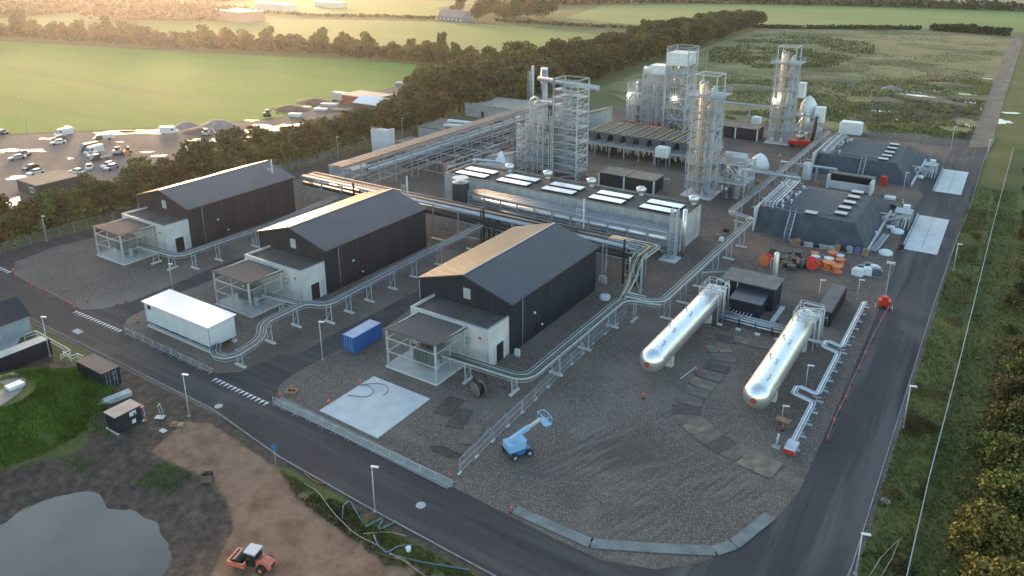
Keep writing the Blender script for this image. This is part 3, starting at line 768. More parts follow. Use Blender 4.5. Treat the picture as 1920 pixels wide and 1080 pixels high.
    f = MB().box(ax1+.003, ax1+.12, ay+1.65, ay+2.0, 0, 3.0).box(ax1+.003, ax1+.12, ay+3.9, ay+4.25, 0, 3.0).box(ax1+.003, ax1+.12, ay+1.65, ay+4.25, 3.003, 3.35)
    f.build('door_frame', white, t)
    for k in range(3): MB().tube([(-4.2+k*.35,ay,4.1),(-4.2+k*.35,ay-.35,4.1),(-4.2+k*.35,ay-.35,3.3)], .14, 7).build('vent_pipe', galv_l, t)
    MB().box(-1.9,-1.5,ay-.12,ay,4.5,4.8).build('wall_lamp', red_p, t)
    return t
h3 = make_hall((-56.4, 85.2), 'dark gable hall nearest the silver tanks, its left roof slope lit tan by the sun')
h2 = dup(h3, (-94.8, 85.2), 0, 'middle dark gable hall behind the long white trailer box')
h1 = dup(h3, (-134.3, 86.0), 0, 'leftmost dark gable hall in front of the tree belt')

# transformer shelters, one at each annex
def make_shelter(loc, label):
    t = thing('transformer_shelter', label, 'shelter', loc, 0, 'open steel shelters over the transformers')
    x0, x1, y0, y1 = -8.8, 0, 0, 7.2
    MB().box(x0-.3, x1+.3, y0-.3, y1-.1, 0, .25).build('slab', conc_l, t)
    ribbed((x0-.2,y0-.3,6.25), (x1+.2,y0-.3,6.25), (x0-.2,y1-.1,5.75), (x1+.2,y1-.1,5.75), 16, .08).build('roof', mat('shelter_roof_sheet', (.085,.085,.09), .7, 0, var=.1, spec=.3), t)
    for x in (x0, x1):
        for y in (y0, y1-.6): MB().box(x-.13, x+.13, y-.13, y+.13, .25, 6.1).build('post', galv_l, t)
    f = MB()
    for z in (.6, 2.6, 4.7, 6.0):
        f.beam((x0,y0,z),(x1,y0,z), .12).beam((x1,y0,z),(x1,y1-.6,z), .12).beam((x0,y0,z),(x0,y1-.6,z), .12)
    f.beam((-4.4,y0,.3),(-4.4,y0,6.0), .12); f.beam((x1,3.2,.3),(x1,3.2,4.7), .1); f.build('rail', galv_l, t)
    mesh_ = MB()
    for k in range(36): x = x0+8.8*k/36; mesh_.beam((x,y0,.3),(x,y0,4.7), .018)
    for k in range(26): y = 6.4*k/26; mesh_.beam((x1,y,.3),(x1,y,4.7), .018); mesh_.beam((x0,y,.3),(x0,y,4.7), .018)
    mesh_.build('wire_mesh', galv, t)
    return t
s3 = make_shelter((-60.4, 72.4), 'open ribbed-roof shelter with steel posts below the hall nearest the tanks')
s2 = dup(s3, (-98.8, 72.0), 0, 'open ribbed-roof shelter with steel posts right behind the white trailer box')
s1 = dup(s3, (-137.4, 73.2), 0, 'open ribbed-roof shelter with steel posts below the leftmost hall')
tr_m = mat('transformer_grey_green', (.17,.20,.19), .45, .1, var=.15)
def make_trafo(loc, label):
    t = thing('transformer', label, 'transformer', loc, 0, 'oil transformers in the shelters')
    MB().box(-1.5,1.5,-1.1,1.1,.35,2.9).build('tank', tr_m, t)
    for s in (-1, 1):
        r = MB()
        for k in range(9): r.box(-1.4+k*.33,-1.33+k*.33, s*1.15 if s > 0 else -1.95, 1.95 if s > 0 else -1.15, .6, 2.7)
        r.build('radiator', tr_m, t)
    MB().tube([(-1.6,.3,3.7),(1.5,.3,3.7)], .42, 12).beam((-1,.3,2.9),(-1,.3,3.4),.12).beam((1,.3,2.9),(1,.3,3.4),.12).build('oil_conservator', tr_m, t)
    for k in range(3): MB().lathe(-.9+k*.9, -.6, [(.14,2.9),(.2,3.0),(.1,3.1),(.18,3.25),(.08,3.4),(.05,3.7)], 8).build('bushing', mat('brown_ceramic', (.12,.05,.03), .3), t)
    p = MB(); p.tube(fillet([(1.5,-.4,2.4),(2.6,-.4,2.4),(2.6,-.4,3.2),(3.6,.2,3.2)], .4), .07, 6)
    p.build('pipe', galv, t); MB().box(2.0,2.5,-1.4,-.8,.3,1.9).build('control_box', galv_l, t)
    return t
t3 = make_trafo((-64.6, 76.2, .25), 'grey-green transformer in the shelter nearest the tanks')
dup(t3, (-103.0, 75.8, .25), 0, 'grey-green transformer in the shelter behind the white trailer box')
dup(t3, (-141.6, 77.0, .25), 0, 'grey-green transformer in the leftmost shelter')

# ---- long concrete hall with skylights
t = thing('concrete_hall', 'long low concrete hall with five pairs of white skylights on its dark flat roof', 'industrial hall', (-109.6, 137.2))
LX, LY, LH = 58.9, 11.2, 7.15
w_ = MB().box(0, LX, 0, LY, 0, LH-.35)
for a in ((0,LX,0,.35),(0,.35,.353,LY-.353),(LX-.35,LX,.353,LY-.353),(0,LX,LY-.35,LY)): w_.box(*a, LH-.348, LH)
w_.slot(1); j = w_
for k in range(1, 20): j.box(k*LX/20-.03, k*LX/20+.03, -.012, -.003, 0, LH-.4)
for k in range(1, 4): j.box(LX+.003, LX+.012, k*LY/4-.03, k*LY/4+.03, 0, LH-.4)
w_.build('wall', [conc, mat('joint_dark_concrete', (.16,.17,.18), .9)], t)
rf = MB().box(.352, LX-.352, .352, LY-.352, LH-.347, LH-.2).build('roof', felt, t)
p = MB()
for a in ((-.08,LX+.08,-.06,.4),(-.08,.4,.402,LY-.4),(LX-.4,LX+.08,.402,LY-.4),(-.08,LX+.08,LY-.398,LY+.08)): p.box(*a, LH+.002, LH+.1)
p.build('parapet_cap', steel_d, t)
for (a, c), (e, f) in (((862,319),(913,330.5)),((937,333.5),(992,345.5)),((1018,350.5),(1076,362)),((1104.5,368),(1168,379.5)),((1199.5,385.5),(1266,398))):
    xa = G(a, c, LH+.3)[0]+109.6; xb = G(e, f, LH+.3)[0]+109.6
    for y0 in (1.35, 5.1):
        sk = MB().box(xa, xb, y0, y0+2.6, LH-.2, LH+.22).build('skylight_kerb', steel_d, t)
        MB().box(xa+.12, xb-.12, y0+.12, y0+2.48, LH+.223, LH+.3).build('skylight_pane', sky_l, sk)
MB().tube([(LX+1.2,-1.2,.3),(LX+1.2,-1.2,9.6)], .38, 10).build('flue', alu, t)
def make_cowl(loc, label):
    t = thing('roof_ventilator', label, 'roof vent', loc, 0, 'round roof ventilators along the concrete hall')
    MB().lathe(0,0,[(.55,0),(.55,.7),(.5,.75)],12).build('neck', galv_l, t)
    MB().tube([(-.9,-.5,1.15),(-.3,-.15,1.25),(.3,.15,1.25),(.8,.4,1.1)], [.62,.85,.85,.55], 12).build('hood', alu, t)
    return t
vs = [(957,319),(1034,329),(1118,342),(1207,360),(1303,379)]
wh = ['leftmost', 'second leftmost', 'middle', 'second rightmost', 'rightmost']
c0 = None
for (px, py), n_ in zip(vs, wh):
    x, y = G(px, py, LH+.2); y = min(y, 147.3); lb = n_+' of the round roof ventilators along the back of the concrete hall'
    if c0: dup(c0, (x, y, LH-.2), 0, lb)
    else: c0 = make_cowl((x, y, LH-.2), lb)

# ---- mound buildings
def hatch(loc, label, grp, rz=0):
    t = thing('roof_hatch', label, 'roof hatch', loc, rz, grp)
    MB().box(-1.1,1.1,-.7,.7,0,.45).build('hatch_base', steel_d, t); MB().box(-1.2,1.2,-.8,.8,.453,.58).build('hatch_lid', conc_l, t)
    return t
def make_stair(loc, label):
    t = thing('steel_stair', label, 'steel stair', loc, 0, 'steel stairs over the mounds'); n = 13
    for s in (0, 1.1): MB().beam((s,0,.1),(s,3.6,4.9), .08, .3).build('stringer', galv_l, t)
    for s in (0, 1.1):
        r = MB().beam((s,-.1,1.1),(s,3.7,6.0), .06)
        for k in range(5): r.beam((s,.2+k*.8,.3+k*1.07),(s,.2+k*.8,1.4+k*1.07), .05)
        r.build('handrail', galv_l, t)
    for k in range(n): MB().box(.05,1.05,.1+k*.27,.36+k*.27,.3+k*.36,.34+k*.36).build('step', galv, t)
    return t
hb = hatch((0,0,0), 'x', 'pale roof hatches on the mounds'); used_h = []
def mound(x0, x1, yf, yb, tx0, tx1, ty0, ty1, h, label, cat='earth-covered bunker'):
    t = thing('mound_bunker', label, cat, (x0, yf))
    b = MB(); P = [(x0,yf),(x1,yf),(x1,yb),(x0,yb)]; T = [(tx0,ty0),(tx1,ty0),(tx1,ty1),(tx0,ty1)]
    # slopes subdivided so that the membrane sags a little
    N = 10; pts = []; fs = []
    for (a, c, u, v) in ((P[0],P[1],T[0],T[1]),(P[1],P[2],T[1],T[2]),(P[2],P[3],T[2],T[3])):
        o = len(pts)
        for i in range(N+1):
            for k in range(5):
                s = i/N; q = k/4; lo = (a[0]+(c[0]-a[0])*s, a[1]+(c[1]-a[1])*s); hi = (u[0]+(v[0]-u[0])*s, u[1]+(v[1]-u[1])*s)
                x = lo[0]+(hi[0]-lo[0])*q; y = lo[1]+(hi[1]-lo[1])*q
                w2 = .22*noise.noise(Vector((x*.3,y*.3,q*2)))*(0 < k < 4)*(0 < i < N)
                pts.append((x-x0+w2, y-yf+w2, h*q+w2*.6))
        for i in range(N):
            for k in range(4): fs.append((o+i*5+k, o+(i+1)*5+k, o+(i+1)*5+k+1, o+i*5+k+1))
    b.add(pts, fs, False)
    b.add([(P[0][0]-x0,0,0),(T[0][0]-x0,T[0][1]-yf,h),(T[3][0]-x0,T[3][1]-yf,h),(P[3][0]-x0,P[3][1]-yf,0)], [(0,1,2,3)])
    b.build('membrane_slope', membrane, t)
    r = MB().poly([(q[0]-x0, q[1]-yf) for q in T], h-.02); r.build('roof', membrane_t, t)
    ins = MB().box(tx0-x0+3.2, tx1-x0-4.5, 2.2+ty0-yf, ty1-yf-2.2, h-.02, h+.1); ins.build('roof_field', membrane_t, t)
    MB().box(-.45, -.05, .2, (yb-yf)*.62, 0, h+.35).build('end_wall', conc_l, t)
    MB().prism([(x1-x0-.2,.3),(x1-x0+.25,.3),(x1-x0+.3,(yb-yf)*.8),(x1-x0-.15,(yb-yf)*.8)], .0, .7).build('edge_beam', galv_l, t)
    return t
H1 = 4.9
mound(-41.8, -19.3, 157.2, 193, -41.4, -22.8, 159.6, 181, H1, 'nearer dark membrane-covered mound with a stair and five pale hatches')
mound(-42.3, -18.2, 211, 247.5, -41, -22.6, 213.6, 235.4, H1, 'farther dark membrane-covered mound beside the white-wrapped crates')
st = make_stair((-35.2, 155.6), 'steel stair climbing the front of the nearer dark mound')
dup(st, (-30.8, 209.4), 0, 'steel stair climbing the front of the farther dark mound')
kids(hb)
hp = [(1608,363),(1601,372),(1593,382),(1584,392),(1577,402.5),(1521,401.5)]
hn = ['backmost', 'second from the back', 'middle', 'second from the front', 'frontmost']
for i, (px, py) in enumerate(hp):
    x, y = G(px, py-2, H1+.3)
    lb = (hn[i]+' of the five pale hatches in a row on the nearer mound') if i < 5 else 'single pale hatch at the front edge of the nearer mound'
    if i == 0: hb.location = (x, y, H1+.02); hb['label'] = lb
    else: dup(hb, (x, y, H1+.02), 0, lb)
for i, (px, py) in enumerate([(1677,273),(1673,280),(1668,287.5),(1663,294),(1656,300)]):
    x, y = G(px, py-1.5, H1+.3); dup(hb, (x, y, H1+.02), 0, hn[i]+' of the five pale hatches in a row on the farther mound', 'pale roof hatches on the mounds')
# pipe manifolds on the roofs
def manifold(x0, x1, y0, y1, z, label, seed):
    random.seed(seed); t = thing('pipe_manifold', label, 'pipework', (x0, y0, z))
    W2 = x1-x0; L2 = y1-y0; n = 8
    for k in range(n):
        x = .3+k*(W2-.9)/n; r = rnd(.07,.15); zz = rnd(.5,1.3)
        MB().tube(fillet([(x,rnd(0,1),-.2),(x,.9,zz),(x,L2-.5,zz),(x,L2,-.1)], .4), r, 6).build('pipe', random.choice((galv_l, galv, alu)), t)
    f = MB(); m = int(L2/2.2)
    for k in range(m+1):
        y = L2*k/m; f.beam((0,y,0),(0,y,1.6),.1).beam((W2*.6,y,0),(W2*.6,y,1.6),.1).beam((0,y,1.5),(W2*.6,y,1.5),.1).beam((0,y,.4),(W2,y,.4),.08)
    f.beam((0,0,1.6),(0,L2,1.6),.08); f.build('support_frame', galv_l, t)
    for k in range(m*2):
        v = MB(); x = rnd(.2,W2+1.4); y = L2*(k+.5)/(m*2); v.cyl(x,y,0,rnd(.7,1.2),.12,6).cyl(x,y,rnd(.7,.9),1.0,.35,8)
        v.beam((x,y,.5),(x+rnd(-1,1),y+rnd(-.3,.3),.5),.16)
        v.build('valve', galv_l, t)
    return t
manifold(-41.2, -37.6, 160, 181, H1, 'dense bright pipe manifold along the left edge of the nearer mound roof', 3)
manifold(-41.4, -38.0, 214, 236, H1, 'dense bright pipe manifold along the left edge of the farther mound roof', 4)
# white-framed open bay between the mounds
x0, y0 = G(1549, 351); x1 = G(1637, 361)[0]
t = thing('open_bay', 'white-walled bay with a dark opening between the two mounds', 'industrial bay', (x0, y0))
L3 = x1-x0
MB().box(0,L3,2.2,2.6,0,3.4).box(0,.5,-.6,2.2,0,3.4).box(L3-.5,L3,-2.5,2.2,0,3.4).build('wall', conc_l, t)
MB().box(.5,L3-.5,0,.3,0,2.0).build('low_wall', conc_w, t); MB().box(-.1,L3+.1,1.2,2.8,3.403,3.75).build('roof', felt_l, t)
MB().box(.52,L3-.52,1.9,2.0,1.3,3.4).build('opening_shade', mat('dark_opening', (.012,.012,.012), .6), t)  # near-black sheet, paints the darkness inside the bay opening

# ---- black tank-filling shed between the silver tanks
t = thing('black_shed', 'black flat-roofed shed with a lower porch between the two silver tanks', 'shed', (-36.3, 120.4))
MB().box(0,8.6,0,5.0,0,4.1).build('wall', black_cl, t)
MB().box(-.3,8.9,-.3,5.2,4.103,4.3).build('roof', felt_l, t)
MB().box(2.9,7.6,-4.2,-.003,0,2.7).build('porch_wall', black_cl, t)
b = MB(); b.add([(2.6,-4.5,2.75),(7.9,-4.5,2.75),(7.9,.0,3.15),(2.6,.0,3.15),(2.6,-4.5,2.87),(7.9,-4.5,2.87),(7.9,.0,3.27),(2.6,.0,3.27)], [(0,3,2,1),(4,5,6,7),(0,1,5,4),(1,2,6,5),(2,3,7,6),(3,0,4,7)]); b.build('porch_roof', roof_m, t)
MB().beam((2.5,-.1,.2),(2.5,-.1,4.0),.14).build('post', galv_l, t)
MB().box(9.3,10.0,-4,2.6,0,.35).build('concrete_strip', conc_l, t)

# ---- vessels
def horiz_tank(loc, label):
    t = thing('storage_tank', label, 'storage tank', loc, 0, 'long silver horizontal storage tanks'); r = 1.8; L5 = 28.5; z = 2.75
    n = 36; prof = [(0,.0),(.12,.55),(.4,1.1),(.75,1.45),(1.1,1.66),(1.5,1.77),(1.8,1.8)]
    prof = prof+[(1.8+(L5-3.6)*k/14, 1.8) for k in range(1, 15)]+[(L5-p, q) for p, q in prof[::-1][1:]]
    b = MB(); vs = [(q*math.cos(2*math.pi*k/n), p, z+q*math.sin(2*math.pi*k/n)) for p, q in prof for k in range(n)]
    b.add(vs, [(i*n+k, i*n+(k+1)%n, (i+1)*n+(k+1)%n, (i+1)*n+k) for i in range(len(prof)-1) for k in range(n)], True)
    b.build('shell', alu_t, t)
    MB().add([(.42*math.cos(a), -.02-(.05 if q else 0), z+.42*math.sin(a)) for q in (0,1) for a in [2*math.pi*i/14 for i in range(14)]], [tuple(range(14))[::-1], tuple(range(14,28))]+[(i,(i+1)%14,14+(i+1)%14,14+i) for i in range(14)]).build('manhole_cover', mat('rust_red_primer', (.32,.07,.035), .7, var=.2, vscale=3), t)
    for y in (6, 22): MB().box(-1.5,1.5,y-.4,y+.4,0,1.5).build('saddle', conc_l, t)
    for y, s in ((4,.8),(8.5,.5),(9.5,-.7),(15,.6),(16,-.6)): MB().cyl(s, y, z+1.5, z+1.5+.55, .12, 8).cyl(s, y, z+2.0, z+2.1, .22, 8).build('nozzle', galv_l, t)
    pf = MB(); x0, x1, y0, y1 = -1.0, 2.3, 22.5, 27.3
    for x in (x0, x1):
        for y in (y0, 25, y1): pf.beam((x,y,.1 if x > 1.9 else z+1.2),(x,y,z+3.0),.12)
    for zz in (z+2.5, z+3.0): pf.beam((x0,y0,zz),(x0,y1,zz),.06).beam((x1,y0,zz),(x1,y1,zz),.06).beam((x0,y0,zz),(x1,y0,zz),.06).beam((x0,y1,zz),(x1,y1,zz),.06)
    [pf.box(x0,x1,y0+k*.6,y0+k*.6+.25,z+1.9,z+1.95) for k in range(8)]; pf.build('platform', galv_l, t)
    random.seed(int(loc[0]))
    for k in range(8):
        x = rnd(x0+.3,x1); y = rnd(y0,y1-.2)
        MB().tube(fillet([(x,y,z+1.5),(x,y,z+2.2+rnd(0,.8)),(2.4+k*.05,y,z+2.2+rnd(0,.6)),(2.4+k*.05,y,.5)], .3), rnd(.06,.12), 6).build('pipe', random.choice((galv_l, alu, white)), t)
    return t
alu_t = mat('polished_tank_cladding', (.80,.81,.83), .3, .85, var=.06, vscale=.9, bump=.06, bscale=.8)
horiz_tank((-36.3, 88.9), 'left silver horizontal storage tank, its pipe tower beside the black shed')
horiz_tank((-21.3, 87.9), 'right silver horizontal storage tank next to the black shipping container')
# pipe run between the tanks
t = thing('pipe_run', 'low bundle of white and silver pipes joining the two silver tanks', 'pipework', (-34, 112))
for k in range(7): MB().tube([(0,.4+k*.42,.7+.35*(k%2)),(11.5,.4+k*.42,.7+.35*(k%2))], (.13,.09,.16,.08,.13,.09,.12)[k], 7).build('pipe', (alu, white, galv_l)[k%3], t)
for k in range(7): MB().tube(fillet([(.5+k*.6,3.2-k*.3,.8),(.5+k*.6,5.5,.8),(.3+k*.5,8.2,1.1+.2*(k%3))], .4), .09, 6).build('pipe', (white, galv_l)[k%2], t)
for k in range(5): MB().box(.6+k*2.6,.8+k*2.6,0,3.4,.3,.45).box(.6+k*2.6,.8+k*2.6,.1,.25,.0,1.4).box(.6+k*2.6,.8+k*2.6,3.1,3.25,0,1.4).build('support', steel_d if k%2 else blue_d, t)
for k in range(4): MB().box(.2+k*3,1.0+k*3,-1.2,-.7,0,.3).build('concrete_block', conc_l, t)

# ---- containers
def text_mb(s, size, loc, rot, m, parent, name='lettering', ext=.004):
    cu = bpy.data.curves.new('lettering', 'FONT'); cu.body = s; cu.size = size; cu.extrude = ext
    tmp = bpy.data.objects.new('tmp', cu); C.objects.link(tmp)
    dg = bpy.context.evaluated_depsgraph_get(); me = bpy.data.meshes.new_from_object(tmp.evaluated_get(dg))
    bpy.data.objects.remove(tmp); me.materials.clear(); me.materials.append(m)
    o = bpy.data.objects.new(name, me); C.objects.link(o); o.location = loc; o.rotation_euler = rot; o.parent = parent; return o
def container(loc, rz, L, label, pm, rm, marks=(), H=2.59, W=2.44, name='shipping_container'):
    """door end at y=0, length along +y"""
    t = thing(name, label, 'container', loc, rz)
    b = MB(); n = int(L/.28)
    for s in (0, 1):
        X = 0 if s == 0 else W; sg = 1 if s == 0 else -1; pts = []
        for i in range(n):
            for f, d in ((0,.0),(.3,0),(.45,.05),(.85,.05)): pts.append((X+sg*(.02+d), .12+(L-.24)*(i+f)/n))
        pts.append((X+sg*.02, L-.12)); m_ = len(pts)
        b.add([(p[0],p[1],.2) for p in pts]+[(p[0],p[1],H-.15) for p in pts], [(i,i+1,m_+i+1,m_+i) for i in range(m_-1)])
    b.box(.08, W-.08, .1, .14, .15, H-.12).box(.08, W-.08, L-.14, L-.08, .15, H-.12)
    b.build('side_panel', pm, t)
    f = MB()
    for x in (0, W-.16):
        for y in (0, L-.16): f.box(x, x+.16, y, y+.16, 0, H)
    for x in (0, W-.12): f.box(x+.01,x+.11,.16,L-.16,H-.16,H-.01).box(x+.01,x+.11,.16,L-.16,.05,.2)
    for y in (0, L-.12): f.box(.16,W-.16,y+.01,y+.11,H-.16,H-.01).box(.16,W-.16,y+.01,y+.11,.05,.2)
    f.build('frame', pm, t)
    r = MB(); k = int(L/.75)
    r.box(.1,W-.1,.11,L-.11,H-.06,H-.03)
    for i in range(k): y = .3+(L-.7)*i/k; r.box(.2,W-.2,y,y+(L-.6)/k*.6,H-.03,H-.005)
    r.build('roof', rm, t)
    for x in (.18, W/2+.02): MB().box(x, x+W/2-.2, .05, .09, .2, H-.18).build('door', pm, t)
    g = MB()
    for x in (.5,.95,1.5,1.95): g.beam((x,.02,.15),(x,.02,H-.15),.045)
    for x in (.5,.95,1.5,1.95): g.box(x-.1,x+.12,-.01,.02,1.0,1.06)
    g.build('lock_rod', galv, t)
    for (tx, s, x, z, col) in marks: text_mb(tx, s, (x, .035, z), (R(90),0,0), col, t, 'marking')
    return t
a = G(665, 663.75)
container((a[0]-2.44, a[1]), 0, 6.06, 'blue shipping container on the gravel left of the nearest hall', blue_p, mat('container_roof_blue', (.28,.36,.48), .5, var=.1))
a = G(1555.4, 614.3)
cb = mat('container_black', (.022,.022,.025), .45, 0, var=.2)
container((a[0]-2.44, a[1]), 0, 12.19, 'long black shipping container with white letters beside the right silver tank', cb, mat('container_roof_grey', (.12,.115,.12), .7, var=.2), [('KB', .62, 1.3, 1.35, white), ('==', .3, 1.4, 2.0, white)])
cd = mat('container_dark_navy', (.018,.025,.038), .65, 0, var=.15, spec=.2)
o = container((-97.5, 46.3), R(90), 6.4, 'dark container with marked doors on the verge by the road', cd, mat('flat_brown_roof', (.10,.085,.08), .85, var=.15), [('012 345', .2, 1.35, 2.1, white), ('22 G1', .2, 1.4, 1.8, white), ('30480', .13, 1.45, 1.35, white), ('2200', .13, 1.45, 1.1, white)])
MB().box(-.06,2.5,-.05,6.45,2.6,2.68).build('roof_cover', MATS['flat_brown_roof'], o)
a = G(222, 815)
t = thing('small_cabin', 'small black cabin with two white notices, on the bare soil below the dark container', 'cabin', (a[0]-.1, a[1]), R(0))
MB().box(-2.3,0,0,3.4,.15,2.35).build('wall', cd, t)
b = MB(); [b.box(-2.4+k*.5,-2.4+k*.5+.48,-.1,3.5,2.353,2.43) for k in range(5)]; b.build('roof', mat('cabin_roof', (.27,.25,.23), .7, var=.15), t)
n_ = MB().box(.003,.02,1.8,2.7,1.5,2.1).build('notice', white, t); MB().box(.021,.03,2.3,2.6,1.55,1.8).build('notice_print', steel_d, n_)
MB().box(.003,.02,2.0,2.5,.4,.95).build('notice', white, t)
[MB().box(-2.5,.15,y,y+.25,0,.14).build('foundation_beam', conc_l, t) for y in (-.15,3.3)]
t = container((-113.8-2.44, 47.7-12.2), 0, 12.19, 'long black container with a pale ribbed roof at the left edge', cd, mat('container_roof_pale', (.42,.41,.38), .7, var=.1))
a = G(20, 640)
t = thing('grey_house', 'corner of a grey house with a dark roof at the left edge', 'house', (a[0], a[1]), 0)
MB().box(-7,0,-5,3.2,0,3.3).build('wall', mat('grey_render', (.28,.32,.35), .8, var=.08), t)
b = MB(); b.add([(-7.4,-5.3,3.1),(.4,-5.3,3.1),(.4,3.5,3.1),(-7.4,3.5,3.1),(-3.5,-5.3,5.4),(-3.5,3.5,5.4)], [(0,3,5,4),(1,4,5,2),(0,4,1),(3,2,5),(0,1,2,3)]); b.build('roof', steel_d, t)
w2 = MB().box(.003,.06,-3.2,-1.2,.9,2.3).build('window_frame', white, t); MB().box(.061,.08,-3.05,-1.35,1.0,2.2).build('window_pane', glass_d, w2)
struct(MB().poly([G(0,600),G(20,598),G(52,612),G(50,618),G(22,626),G(40,632),G(30,650),G(0,668),G(-60,690),G(-60,600)][::1], .075), 'paving', conc, 'pale paving beside the grey house')
# white trailer box on stands
t = thing('white_equipment_box', 'long white box container on steel stands beside the middle hall', 'equipment box', (-110.3, 60.8))
bd = MB().box(0,16.3,0,4.5,1.0,4.35).slot(1); [bd.box(k*2.7+2.7,k*2.7+2.72,-.008,-.003,1.05,4.3) for k in range(5)]; bd.build('body', [white, galv], t)
b = MB(); b.add([(-.3,-.3,4.35),(16.6,-.3,4.35),(16.6,4.8,4.5),(-.3,4.8,4.5),(-.3,-.3,4.48),(16.6,-.3,4.48),(16.6,4.8,4.63),(-.3,4.8,4.63)], [(0,3,2,1),(4,5,6,7),(0,1,5,4),(1,2,6,5),(2,3,7,6),(3,0,4,7)]); b.build('roof', mat('white_roof', (.66,.69,.72), .45), t)
MB().box(.8,1.6,-.03,-.003,3.3,4.0).build('vent_grille', steel_d, t)
MB().beam((.05,-.03,1),(.05,-.03,4.3),.1).beam((16.27,-.03,1),(16.27,-.03,4.3),.1).beam((16.33,4.5,1),(16.33,4.5,4.3),.08).build('corner_trim', galv, t)
for k in range(7):
    for y in (.3, 4.2): MB().box(.3+k*2.6,.5+k*2.6,y-.1,y+.1,.3,.997).build('leg', galv, t)
[MB().box(0,16.3,y,y+.6,0,.3).build('foundation_beam', conc_l, t) for y in (-.1,4)]
MB().box(.5,16,.6,3.9,.55,.99).build('underframe', steel_d, t)
# concrete slab on the gravel with a hose lying on it
o = struct(MB().prism([G(599,771),G(701,707),G(806,749),G(708,823)], .0, .16), 'concrete_slab', conc_w, 'clean white concrete slab on the gravel')
b = MB(); P = [G(x, y, .2) for x, y in ((652,741),(690,745),(703,733),(690,722),(672,722),(705,718),(726,722),(728,734),(718,742))]
b.tube(fillet([(x,y,.2) for x,y in P], 2), .045, 5); single(b, 'hose', mat('reddish_hose', (.22,.1,.09), .6), 'thin reddish hose curled on the white concrete slab', 'hose')
# loading slabs
for (x0,x1,y0,y1), l in (((-13.6,-7.6,163.3,187.7), 'nearer pale loading slab with a drain channel'),((-12.9,-7.0,209.8,233.7), 'farther pale loading slab with a drain channel')):
    struct(MB().box(x0,x1,y0,y1,0,.12), 'loading_slab', conc_w if 0 else conc_l, l)
    struct(MB().box((x0+x1)/2-.1,(x0+x1)/2+.1,y0+2,y1-2,.122,.13).box(x0-.35,x0-.1,y0,y1,0,.5), 'drain_channel', steel_d if 0 else conc, 'dark drain channel and kerb of the loading slab')
# far and side buildings
def gable_house(loc, rz, L, W, e, r, wm, rm, name, label, cat, win=0):
    t = thing(name, label, cat, loc, rz)
    b = MB(); A = [(0,0,0),(0,W,0),(0,W,e),(0,W/2,r),(0,0,e)]; B = [(L,y,z) for x,y,z in A]
    b.add(A+B, [(0,4,3,2,1),(5,6,7,8,9),(0,5,9,4),(1,2,7,6)]); b.build('wall', wm, t)
    q = MB(); s = (r-e)/(W/2)
    for sg in (0, 1):
        ya = -.4 if sg == 0 else W+.4; q.add([(-.4,ya,e-.4*s+.1),(L+.4,ya,e-.4*s+.1),(L+.4,W/2,r+.1),(-.4,W/2,r+.1),(-.4,ya,e-.4*s+.25),(L+.4,ya,e-.4*s+.25),(L+.4,W/2,r+.25),(-.4,W/2,r+.25)], [(0,1,2,3),(4,5,6,7),(0,1,5,4),(1,2,6,5),(3,0,4,7)])
    q.build('roof', rm, t)
    for k in range(win): MB().box(L*(k+.4)/win, L*(k+.4)/win+1.6, -.05, -.003, .9, 2.2).build('window', white, t)
    return t
gable_house((*G(822,37),0), R(-18), 36, 10, 4, 9, mat('blue_grey_wall', (.16,.18,.24), .8), mat('slate_roof', (.15,.14,.16), .6), 'farmhouse', 'long farmhouse with a slate roof far behind the fields', 'farmhouse', 6)
gable_house((*G(930,28),0), R(-18), 18, 9, 4, 7, MATS['blue_grey_wall'], mat('white_roof', (.66,.69,.72), .45), 'barn', 'small white-roofed barn among the trees right of the farmhouse', 'barn')
t = thing('warehouse', 'long pinkish barn far off under the sun glare', 'barn', (*G(401,36),0), R(-12))
MB().box(0,50,0,22,0,8).build('wall', mat('pink_wall', (.42,.26,.22), .8), t); MB().box(-.5,50.5,-.5,22.5,8.003,8.6).build('roof', conc_l, t)
for px, py, L, h, l in ((478,16,60,6,'pale farm building at the top left, left of a flat one'),(590,12,40,5,'flat pale shed at the top beside the sunlit field')):
    t = thing('barn', l, 'barn', (*G(px, py),0), R(-12)); MB().box(0,L,0,14,0,h).build('wall', conc_l, t); MB().box(-.5,L+.5,-.5,14.5,h+.003,h+.5).build('roof', white, t)
t = gable_house((*G(665,213),0), R(0), 13, 9, 4.2, 6.0, mat('dark_brick', (.10,.075,.07), .8), MATS['white_roof'], 'barn', 'dark shed with a bright white pitched roof near the tree clump', 'shed')
t = thing('red_shed', 'long red-brown shed with a pale roof behind the white-roofed shed', 'shed', (*G(642,196),0), R(0)); MB().box(0,17,0,10,0,3.8).build('wall', mat('red_brown_wall', (.30,.09,.06), .8), t); MB().box(-.4,17.4,-.4,10.4,3.803,4.1).build('roof', mat('tan_roof', (.42,.36,.29), .7), t)
t = thing('grey_box_body', 'grey box body parked left of the red-brown shed', 'container', (*G(622,190),0), 0); MB().box(0,7,0,3,.8,3.8).build('body', galv_l, t); MB().box(.4,1.2,-.1,3.1,0,.8).build('wheel_pair', rubber, t); MB().box(5.4,6.2,-.1,3.1,0,.8).build('wheel_pair', rubber, t)
